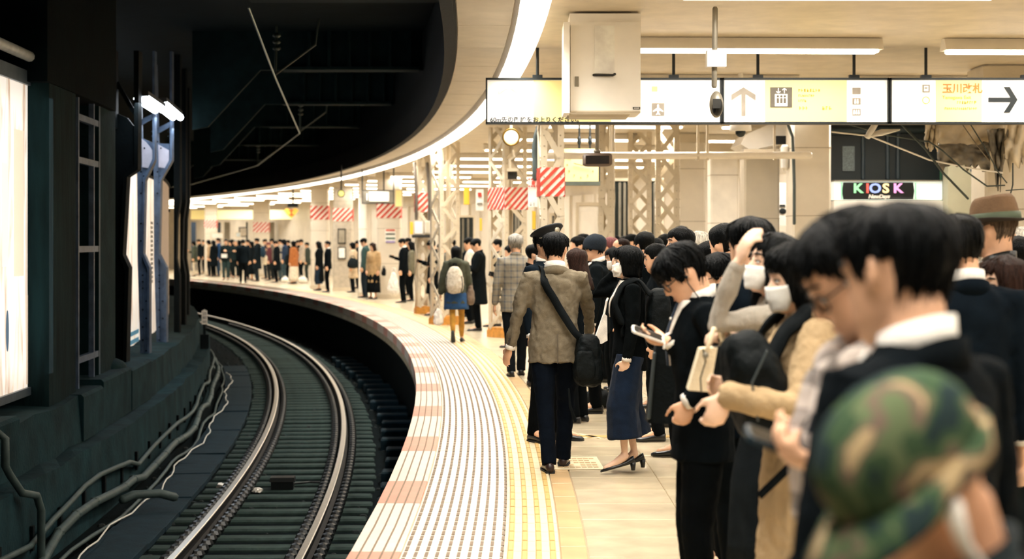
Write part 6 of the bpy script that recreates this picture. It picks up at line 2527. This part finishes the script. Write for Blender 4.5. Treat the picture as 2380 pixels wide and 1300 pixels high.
p.strap([(0.02, 0.16, 1.12), (-0.07, 0.12, 1.32), (-0.105, 0.0, 1.44), (-0.07, -0.10, 1.32), (0.03, -0.14, 1.14), (0.13, -0.15, 0.98), (0.20, -0.10, 0.92)], 0.055, BSTRAP, 'strap', bg, 0.022, 0.008, 60)
g = G()
g.tube([p.loc(('w', 1322, 905, 12.25)), p.loc(('w', 1325, 945, 12.25)), p.loc(('w', 1337, 978, 12.25))], [0.010, 0.014, 0.016], 8, flat=0.5)
g.build('loose_strap_end', BSTRAP, bg, True)
settle(bg, p, ('w', 1366, 905, 12.3))
g = G()
for z in (0.775, 0.83, 0.90, 0.96):
    pass
h = p.bv.ray_cast(p.loc((0.0, -0.6, 0.9)), V((0, 1, 0)))
pts = []
for z in (0.77, 0.83, 0.90, 0.97):
    h = p.bv.ray_cast(p.loc((0.01, -0.6, z)), V((0, 1, 0)))
    if h[0] is not None:
        pts.append(h[0] + V((0, -0.006, 0)))
if len(pts) > 1:
    g.tube(pts, 0.006, 6, flat=0.6)
    g.build('back_vent', mat('tan_seam', '564d3f', 0.9), p.o)
a_, e_ = p.el[-1], p.wr[-1]
g = G()
for q in (0.72, 0.79, 0.86):
    g.ell(a_.lerp(e_, q) + V((-0.02, -0.044, 0.0)), M.Diagonal((0.008, 0.006, 0.008)), 8, 5)
g.build('cuff_button', mat('dark_button', '2a241e', 0.4), p.o, kind='stuff')

# railway officer in peaked cap
p = Person(1268, 14.2, 1.745, -128, 'station officer in dark uniform and peaked cap with round badge, behind tan jacket', pitch=2, hyaw=-10, top=('jacket', '0f171e'), low=('trousers', BLACK), hair=('short', None), vox=0.012, glasses=True, shirt='efe6dc', tie='10181f', lf=(-0.12, 0.06, 0, 0, 14), rf=(0.13, -0.02, 0, 0, -14))
CAPM = mat('cap_cloth', '0d1215', 0.7, 0.2, 20)
n = 28
rg = []
for z, rx, ry, cy, dz in ((0.70, 0.37, 0.45, -0.03, 0), (0.86, 0.385, 0.47, -0.03, 0.04), (0.98, 0.48, 0.56, -0.02, 0.20), (1.05, 0.55, 0.64, -0.02, 0.26), (1.09, 0.52, 0.61, -0.02, 0.27), (1.12, 0.2, 0.3, 0.0, 0.18)):
    rg.append([V((rx * math.cos(a), cy + ry * math.sin(a), z + dz * math.sin(a))) for a in [2 * PI * j / n for j in range(n)]])
cp = plate(p, 'peaked_cap', CAPM, rg)
rg = []
for e, dz in ((0.0, 0.02), (0.26, -0.14), (0.265, -0.16), (0.0, -0.02)):
    rg.append([V(((0.37 + e * 0.25) * math.cos(a), -0.03 + (0.46 + e) * math.sin(a), 0.72 + dz)) for a in [R(15) + R(150) * j / 14 for j in range(15)]])
g = G()
g.loft([[p.hd(v) for v in r_] for r_ in rg], False, closed=False)
g.build('visor', mat('visor_gloss', '080a0b', 0.15), cp, True)
g = G()
g.ell(p.hd((0, 0.53, 1.10)), p.Rh @ M.Diagonal((0.028, 0.010, 0.028)), 12, 8)
bd = g.build('cap_badge', mat('badge_silver', 'b9b3a0', 0.35, metal=0.6), cp, True)
g = G()
g.tube([p.hd((0.385 * math.cos(a), -0.03 + 0.475 * math.sin(a), 0.80 + 0.02 * math.sin(a))) for a in [R(10) + R(160) * j / 14 for j in range(15)]], 0.006, 6)
g.build('cap_cord', mat('badge_silver', 'b9b3a0'), cp)

# grey haired man in check jacket
CHECK = check('grey_check', '8a8272', '5f6166', 0.075, None, 0.22)
p = Person(1199, 21.0, 1.745, 4, 'grey haired man in grey check jacket walking away by the lattice column', pitch=3, top=('jacket', '8a8272', CHECK), low=('trousers', '12161a'), hair=('grey', HGREY, 1.5), vox=0.013, lf=(-0.06, -0.1, 0, 0, 2), rf=(0.07, 0.12, 0, 0, -4), lh=(-0.26, 0.02, 0.78), fold=0.014)
# man in the knitted cap
p = Person(1386, 16.5, 1.715, 84, 'man in navy knitted cap and glasses with black jacket, facing left', pitch=6, top=('jacket', '0e1315'), low=('trousers', BLACK), hair=('under', None), vox=0.012, glasses=True, shirt='e9e2d8')
dome(p, 'knitted_cap', mat('navy_knit', '101a24', 0.95, 0.2, 40, 0.6, 150), lambda a: 0.56 - 0.20 * (1 - math.cos(a)) / 2, 0.075, 0.06)
g = empty('white_bag', (0, 0, 0), 0, 'plain white cloth bag hanging between the tan jacket and the bob haired woman', 'bag')
tb = g
h = G()
q = [W(1404, 728, 13.2), W(1411, 735, 13.2), W(1412, 792, 13.2), W(1398, 800, 13.2), W(1380, 796, 13.2)]
h.loft([q, [v + V((0, 0.1, 0)) for v in q]])
h.build('body', cloth('e6dfd4'), tb)
h = G()
h.tube([W(1404, 730, 13.25), W(1410, 700, 13.25), W(1414, 690, 13.28)], 0.008, 6)
h.build('handle', cloth('e6dfd4'), tb)
finish(tb, W(1395, 800, 13.2))
lb = empty('floor_bag', (W(1390, 940, 17.0).x, 17.0, 0), 0, 'flat black bag lying on the floor behind the bob haired woman', 'bag')
o = bag_mesh((0.0, 0, 0.09), (0.26, 0.3, 0.19), 0.2, mat('black_nylon', '0e1314'), 'body', lb, 3)
remesh(o, 0.014, 2, 0.02)
g = G()
g.tube([(-0.08, -0.05, 0.17), (-0.03, -0.08, 0.25), (0.05, -0.05, 0.17)], 0.01, 6)
g.build('handle', BLK, lb, True)

# girl with the backpack
p = Person(1060, 28.0, 1.575, -4, 'girl in olive hooded parka, blue skirt and mustard tights walking away', pitch=2, top=('parka', '3f4134'), low=('tights', 'a87a32'), hair=('bob', None, 1.1), vox=0.014, female=True, hood=True, lf=(-0.03, -0.22, 0.10, 55, 0), rf=(0.09, 0.10, 0, 0, -4), shoe='1c2226',
           lh=(-0.29, 0.02, 0.78), rh=(0.24, 0.12, 0.85))
p.lower(('skirt', '27456a', None, 0.58), 0.01, True)
gb = worn(p, 'backpack', 'pale patterned drawstring backpack on the girl in the olive parka', 'backpack')
o = bag_mesh(p.loc((0, -0.24, 1.10)), (0.30, 0.18, 0.46), 0, mat('patterned_canvas', 'a89c88', 0.9, 0.3, 26, 0.3, 60, hex2='c9bfae'), 'body', gb, 2.5, sag=0.2)
remesh(o, 0.014, 2, 0.02)
g = G()
g.tube([p.loc((-0.03, -0.21, 1.33)), p.loc((-0.025, -0.20, 1.38)), p.loc((0.025, -0.20, 1.38)), p.loc((0.03, -0.21, 1.33))], 0.012, 6)
g.build('grab_handle', BSTRAP, gb, True)
for sx in (-1, 1):
    g = G()
    g.tube([p.loc((sx * 0.13, -0.30, 1.16)), p.loc((sx * 0.145, -0.30, 0.98)), p.loc((sx * 0.12, -0.29, 0.9))], 0.01, 6)
    g.build('side_cord', mat('cord_dark', '4a463e', 0.7), gb, True)
settle(gb, p, (0, -0.24, 0.87))
for nm, lab, c, sz, hx in (('plastic_bag', 'white plastic carrier bag in the left hand of the backpack girl', ('w', 1019, 737, 27.9), (0.17, 0.14, 0.30), 'e2d9cc'),
                           ('handbag', 'brown patterned handbag at the right side of the backpack girl', ('w', 1094, 686, 28.0), (0.14, 0.16, 0.34), '6b5a4c')):
    bg = worn(p, nm, lab, 'bag')
    cc = p.loc(c)
    o = bag_mesh(cc, sz, 0, cloth(hx, 0.6), 'body', bg, 2.4, sag=0.3)
    remesh(o, 0.014, 1, 0.03)
    g = G()
    g.tube([cc + V((-0.03, 0, sz[2] * 0.42)), cc + V((-0.01, 0, sz[2] * 0.72)), cc + V((0.03, 0, sz[2] * 0.42))], 0.008, 6)
    g.build('handle', cloth(hx, 0.6), bg, True)
    settle(bg, p, c)

# ================================================================ THE WAITING CROWD
CROWD = 0


def q(px, d, H, yaw, label, top=('jacket', SUIT), low=('trousers', BLACK), hair=('short', None), **kw):
    kw.setdefault('pitch', 10)
    if 'vox' not in kw:
        kw['vox'] = 0.016 if d < 20 else 0.021 if d < 40 else 0.030
    pr = Person(px, d, H, yaw, label, top=top, low=low, hair=hair, **kw)
    if kw.get('rh') == 'phone' and d < 53:
        phone(pr, 1, '12181b', 'dark phone held by the ' + ' '.join(label.split()[:10]))
    return pr


# behind the named figures, middle of the picture
q(1583, 13.2, 1.765, 70, 'man with swept back undercut hair between the suit student and the white jacket', pitch=0, hyaw=30)
q(1626, 14.5, 1.745, 30, 'grey haired man in white jacket with a dark rucksack strap', top=('jacket', 'cfc4b2'), hair=('grey', HWHITE, 1.3))
q(1655, 16.5, 1.66, 40, 'dark haired woman with a low bun right of the white jacket', hair=('bob', None), female=True)
q(1692, 10.2, 1.765, 40, 'tall dark head behind the hand raised to the brow', hair=('short', None, 1.2))
q(1684, 8.6, 1.60, 88, 'man with glasses and navy jacket in profile left of the raised elbow', pitch=14, top=('jacket', '18222e'), glasses=True, vox=0.013, hair=('short', None, 1.2))
q(1500, 16.0, 1.745, 15, 'broad black head straight behind the bob haired woman', hair=('short', None, 1.3))
q(1533, 17.0, 1.70, 80, 'dark haired man bowing his head, right of the bob haired woman', pitch=30, top=('jacket', 'c9b998'))
q(1548, 21.0, 1.75, 30, 'dark head between the bowing man and the undercut man')
q(1585, 22.0, 1.86, 30, 'tall dark head rising behind the undercut man')
q(1447, 19.0, 1.70, 95, 'balding man in profile behind the face mask of the bob haired woman', hair=('bald', HBROWN), pitch=6, top=('jacket', '2a2c2c'))
q(1432, 17.6, 1.60, 105, 'woman in white mask left of the bob haired woman', hair=('long', None), female=True, mask=True)
q(1421, 20.0, 1.70, 40, 'person with reddish dyed hair behind the navy knitted cap', hair=('short', HPINK, 1.3), top=('jacket', '1d2022'))
q(1345, 15.6, 1.60, 60, 'woman with long dark hair right of the tan jacket man', hair=('long', HBROWN), female=True)
q(1345, 21.0, 1.72, 100, 'young man in profile seen above the tan shoulder', pitch=2)
q(1358, 25.0, 1.77, 60, 'dark head beyond the young man in profile above the tan shoulder')
q(1470, 26.0, 1.77, 80, 'far dark head left of the broad black head')
q(1430, 29.0, 1.76, 100, 'far dark haired person beyond the reddish hair')
q(1404, 31.5, 1.70, 20, 'small far head beyond the navy knitted cap')
q(1452, 30.0, 1.75, 20, 'smallest far head between two lattice columns')
q(1238, 19.5, 1.62, -85, 'dark haired person in mask glimpsed between grey hair and officer cap', mask=True)
q(1190, 26.6, 1.60, 85, 'person holding a phone behind the lattice column left of the check jacket', rh='phone', top=('jacket', 'b3aa9a'))
q(1158, 33.0, 1.70, 90, 'person in white trousers and black shoes behind the lattice column', low=('trousers', 'ddd3c4'), top=('jacket', '15191b'), lf=(-0.12, 0.1, 0, 0, -10))
q(1556, 15.3, 1.62, 85, 'person in blue denim print shirt hidden behind the suit student', top=('jacket', '4a6076'), pitch=20, hair=('short', None, 0.9))
q(1655, 12.6, 1.66, 80, 'dark trousered person with buckled shoes right of the suit student', top=('jacket', '11171b'), shoe='141c22')
q(1530, 14.2, 1.64, 85, 'black trousered person behind the backpack of the bob haired woman')
q(1795, 11.6, 1.70, 60, 'dark haired person behind the woman in grey knit')
q(1905, 9.0, 1.62, 70, 'dark coated person behind the woman in trench coat', pitch=14)
q(1850, 12.0, 1.60, 80, 'dark haired person low between trench coat and glasses man')
q(2215, 11.5, 1.66, 70, 'dark coated person beyond the navy suit man', pitch=10)
q(2030, 10.0, 1.60, 70, 'dark person hidden behind the bowed man with glasses')
# along the lattice columns at left
q(1112, 31.5, 1.72, 88, 'man in long black coat reading a phone beside the lattice column', top=('coat', '0d1113'), rh='phone', lh='phone', pitch=28)
q(1094, 34.2, 1.74, 80, 'man in white shirt behind the long black coat', top=('jacket', 'dcd3c6'), pitch=20)
q(1090, 37.2, 1.70, 60, 'dark haired man in navy behind the white shirt', top=('jacket', NAVY))
q(1032, 35.6, 1.64, 88, 'person in grey jacket holding a phone behind the left lattice column', top=('jacket', '5b574e'), rh='phone', pitch=25)
q(1008, 38.0, 1.70, 86, 'man in black standing at the ochre column base with a phone', top=('coat', '0c1012'), rh='phone', pitch=30)
q(1052, 41.0, 1.70, 80, 'far dark head left of the backpack girl')
q(957, 47.0, 1.66, 90, 'woman in olive jacket with long hair right of the black suit man', top=('jacket', '6a6654'), hair=('long', None), female=True, rh='phone')
q(938, 45.8, 1.74, 84, 'man in black suit and white collar reading a phone beside the white cloth bag', shirt='efe6dc', rh='phone', pitch=22, vox=0.021)
q(904, 50.5, 1.72, 86, 'man in navy jacket and grey trousers left of the black suit man', top=('jacket', '182232'), low=('trousers', '8a857a'), rh='phone', pitch=22)
q(950, 52.0, 1.76, 80, 'dark haired head above the olive jacketed woman')
q(868, 48.5, 1.62, 150, 'woman in open beige coat and black skirt facing the platform edge', top=('coat', 'ac8e66'), low=('skirt', '0d1012', None, 0.2), hair=('long', HBROWN), female=True, shirt='b9a793', hyaw=-20)
q(849, 49.8, 1.76, 80, 'man in teal jacket and jeans beside the white post', top=('jacket', '37504e'), low=('trousers', '17222c'), pitch=28)
q(821, 55.0, 1.62, 84, 'woman in pale coat and black boots with a dark handbag', top=('coat', 'cdb799'), low=('trousers', '0d1114'), hair=('bob', None), female=True)
q(833, 59.5, 1.68, 80, 'dark head behind the woman in pale coat')
q(742, 57.0, 1.66, 88, 'woman in long black coat with long hair holding a white parcel', top=('long', '0d1113'), low=('wide', '1a2836'), hair=('long', None), female=True)
q(762, 55.2, 1.66, 100, 'man in dark suit standing behind the long black coat by grey pillar', shirt='efe6dc', pitch=2)
# far bend
FAR = [(452, 80.0, 1.68, 96, ('parka', '3b4134'), ('trousers', 'cdc1aa'), ('bob', None), 'person in olive parka and cream trousers at far left end of platform'),
       (464, 83.0, 1.76, 100, ('jacket', '11181b'), ('trousers', BLACK), ('short', None), 'black clothed person behind the olive parka at far left'),
       (487, 80.5, 1.72, 92, ('sweater', 'b59a78'), ('trousers', '14191b'), ('bob', None), 'person in beige sweater with folded arms at far left'),
       (497, 79.0, 1.70, 60, ('coat', '0e1417'), ('trousers', BLACK), ('long', None), 'black coated person before the blue jacket at far left'),
       (508, 79.5, 1.80, 98, ('jacket', '2a4d78'), ('trousers', '2a4058'), ('short', None), 'tall person in blue jacket and jeans in far crowd'),
       (525, 72.5, 1.74, 176, ('jacket', '1a2424'), ('trousers', '2c3f40'), ('short', None), 'man in dark suit walking toward the lens holding white paper'),
       (536, 79.0, 1.70, 150, ('jacket', '1f2526'), ('trousers', '1a2020'), ('bob', None), 'dark dressed person behind the man with white paper'),
       (548, 76.0, 1.70, 170, ('jacket', '1a2526'), ('trousers', '141c1c'), ('grey', HGREY), 'grey haired person in dark green jacket in far crowd'),
       (565, 67.0, 1.72, 2, ('jacket', '0e1519'), ('trousers', '0b0f11'), ('short', None), 'man in black suit walking away, front of far crowd'),
       (577, 74.0, 1.72, 100, ('jacket', '0f1517'), ('trousers', BLACK), ('short', None), 'black coated person right behind the black suit walker'),
       (586, 72.0, 1.64, 90, ('coat', '101618'), ('skirt', '0d1214', None, 0.25), ('bob', None), 'person in long black skirt in far crowd'),
       (598, 70.0, 1.78, 84, ('coat', '141c20'), ('trousers', '18222a'), ('short', None), 'tall man in dark coat with a navy backpack in far crowd'),
       (618, 75.0, 1.76, 95, ('jacket', '3a2a2c'), ('trousers', '22282c'), ('short', None), 'man in maroon jacket in far crowd'),
       (626, 72.0, 1.62, 100, ('jacket', '5c2f33'), ('trousers', '1d2224'), ('short', HPINK), 'person in wine red jacket and cap coloured hair in far crowd'),
       (634, 74.0, 1.78, 85, ('jacket', '6c675e'), ('trousers', '1a2023'), ('short', None), 'man in grey jacket behind the black coated man in far crowd'),
       (643, 68.0, 1.68, 92, ('coat', '0c1114'), ('trousers', BLACK), ('short', None), 'man in black coat with head bowed, front of far crowd'),
       (652, 72.0, 1.74, 80, ('jacket', 'a39c90'), ('trousers', '39484c'), ('short', None), 'person in pale grey jacket in far crowd'),
       (662, 70.5, 1.74, 85, ('jacket', '22344c'), ('trousers', '33464e'), ('bob', None), 'person in blue jacket and grey jeans in far crowd'),
       (683, 65.8, 1.66, 65, ('parka', 'a5663a'), ('skirt', 'd6cab6', None, 0.12), ('bob', None), 'person in orange brown jacket and long cream skirt in far crowd'),
       (702, 69.5, 1.74, 96, ('jacket', 'b7aa9a'), ('trousers', '0d1214'), ('short', None), 'person in pale jacket and black trousers in far crowd'),
       (714, 71.0, 1.60, 90, ('parka', '363e36'), ('trousers', '2c3430'), ('short', None), 'person in dark olive parka beside the far pillar'),
       (475, 86.0, 1.72, 90, ('jacket', '11181b'), ('trousers', BLACK), ('short', None), 'far head between olive parka and beige sweater'),
       (540, 84.0, 1.74, 80, ('jacket', '14191b'), ('trousers', BLACK), ('short', None), 'far head left of the grey haired person'),
       (556, 80.0, 1.70, 80, ('jacket', '14191b'), ('trousers', BLACK), ('bob', None), 'far head left of the black suit walker'),
       (608, 81.0, 1.72, 80, ('jacket', '14191b'), ('trousers', BLACK), ('short', None), 'far head right of the navy backpack'),
       (670, 76.0, 1.70, 80, ('jacket', '14191b'), ('trousers', BLACK), ('short', None), 'far head right of the blue jacket and grey jeans'),
       (693, 76.0, 1.70, 80, ('jacket', '14191b'), ('trousers', BLACK), ('short', None), 'far head right of the orange brown jacket')]
for px, d, H, yaw, top, low, hair, lab in FAR:
    ph_ = yaw in (92, 96, 100, 85) and px % 2 == 0
    pr = q(px, d, H, yaw, lab, top=top, low=low, hair=hair, rh='phone' if ph_ else None, lh='phone' if yaw > 140 else None, pitch=24 if ph_ or yaw in (92, 95) else 8, group='crowd waiting round the far bend')
    if px == 598:
        bg = worn(pr, 'backpack', 'navy backpack on the tall man in dark coat in far crowd', 'backpack')
        o = bag_mesh(pr.loc((0, -0.23, 1.15)), (0.32, 0.2, 0.48), 0, cloth('1f3342'), 'body', bg, 2.8)
        g = G()
        for sx in (-1, 1):
            g.tube([pr.loc((sx * 0.1, -0.15, 1.36)), pr.loc((sx * 0.11, -0.02, 1.47)), pr.loc((sx * 0.12, 0.12, 1.34)), pr.loc((sx * 0.16, 0.05, 1.05))], 0.022, 6)
        g.build('shoulder_straps', BSTRAP, bg, True)
        settle(bg, pr, (0, -0.23, 0.9))
    if px == 683:
        bg = worn(pr, 'satchel', 'dark satchel slung over the orange brown jacket in far crowd', 'bag')
        o = bag_mesh(pr.loc((-0.1, 0.22, 0.95)), (0.34, 0.16, 0.42), 0, cloth('1a2124'), 'body', bg, 2.8)
        g = G()
        g.tube([pr.loc((-0.05, 0.2, 1.12)), pr.loc((-0.06, 0.15, 1.40)), pr.loc((-0.02, -0.02, 1.50)), pr.loc((0.08, -0.18, 1.3))], 0.022, 6)
        g.build('sling', BSTRAP, bg, True)
        settle(bg, pr, (-0.1, 0.22, 0.74))
    if px == 525:
        bg = empty('paper', pr.world((0.0, 0.30, 1.02)), 0, 'white paper held by the man walking toward the lens', 'paper')
        g = G()
        g.box((0, 0, 0), (0.24, 0.02, 0.16))
        g.build('sheet', mat('paper', 'f4efe6'), bg)


def soft(name, cat, label, px, py, d, size, col, vox=0.02, disp=0.03, sag=0.2, pw=2.4, handle=True):
    root = empty(name, W(px, py, d) - V((0, 0, size[2] / 2)), 0, label, cat)
    o = bag_mesh((0, 0, size[2] / 2), size, 0, cloth(col, 0.7), 'body', root, pw, sag=sag)
    remesh(o, vox, 1, disp)
    if handle:
        g = G()
        g.tube([(-size[0] * 0.2, 0, size[2] * 0.93), (-size[0] * 0.12, 0, size[2] * 1.12), (size[0] * 0.12, 0, size[2] * 1.12), (size[0] * 0.2, 0, size[2] * 0.93)], 0.012, 6)
        g.build('handle', cloth(col, 0.7), root, True)
    return root


rb = soft('white_bag', 'bag', 'large white cloth bag hanging to the floor beside the black suit man', 915, 660, 46.5, (0.30, 0.2, 0.68), 'e8e1d6', sag=0.55)
soft('handbag', 'bag', 'round dark handbag on the woman in pale coat', 820, 612, 54.6, (0.36, 0.2, 0.36), '1a2022')
soft('parcel', 'parcel', 'white parcel carried by the woman in long black coat', 752, 613, 58.6, (0.22, 0.25, 0.12), 'ece6dc', sag=0.0, pw=4, handle=False)
soft('handbag', 'bag', 'black handbag of the woman in open beige coat', 892, 632, 48.3, (0.14, 0.2, 0.26), '14181a')
soft('plastic_bag', 'bag', 'white plastic bag on the floor beside the cream skirt in far crowd', 703, 651, 66.5, (0.4, 0.25, 0.26), 'ece6dc')
soft('plastic_bag', 'bag', 'second white plastic bag on the floor left of the cream skirt', 662, 650, 67.0, (0.3, 0.25, 0.2), 'ece6dc')
soft('paper_bag', 'bag', 'white and yellow paper bag held behind the tall man in dark coat', 615, 605, 70.2, (0.22, 0.2, 0.4), 'e8dcc4', sag=0.0, pw=4)
tk = empty('white_towel', W(1436, 622, 12.2), 0, 'white handkerchief pressed to the mask of the bob haired woman', 'handkerchief')
o = bag_mesh((0, 0, 0), (0.07, 0.05, 0.09), 0, cloth('ece4da'), 'cloth', tk, 2.4)
remesh(o, 0.008, 1, 0.03)

# ---------------------------------------------------------------- bake modifiers and lettering into plain meshes
dg = bpy.context.evaluated_depsgraph_get()
dg.update()
todo = [o for o in S.objects if (o.type == 'MESH' and o.modifiers) or o.type == 'FONT']
made = []
for o in todo:
    me = bpy.data.meshes.new_from_object(o.evaluated_get(dg))
    made.append((o, me))
for o, me in made:
    if o.type == 'FONT':
        n_ = bpy.data.objects.new('tmp', me)
        nm = o.name.split('.')[0]
        COL.objects.link(n_)
        n_.parent = o.parent
        n_.matrix_local = o.matrix_local.copy()
        bpy.data.objects.remove(o)
        n_.name = nm
        n_['kind'] = 'stuff'
    else:
        o.modifiers.clear()
        o.data = me
    me.polygons.foreach_set('use_smooth', [o_ is not None for o_ in me.polygons])
    me.update()
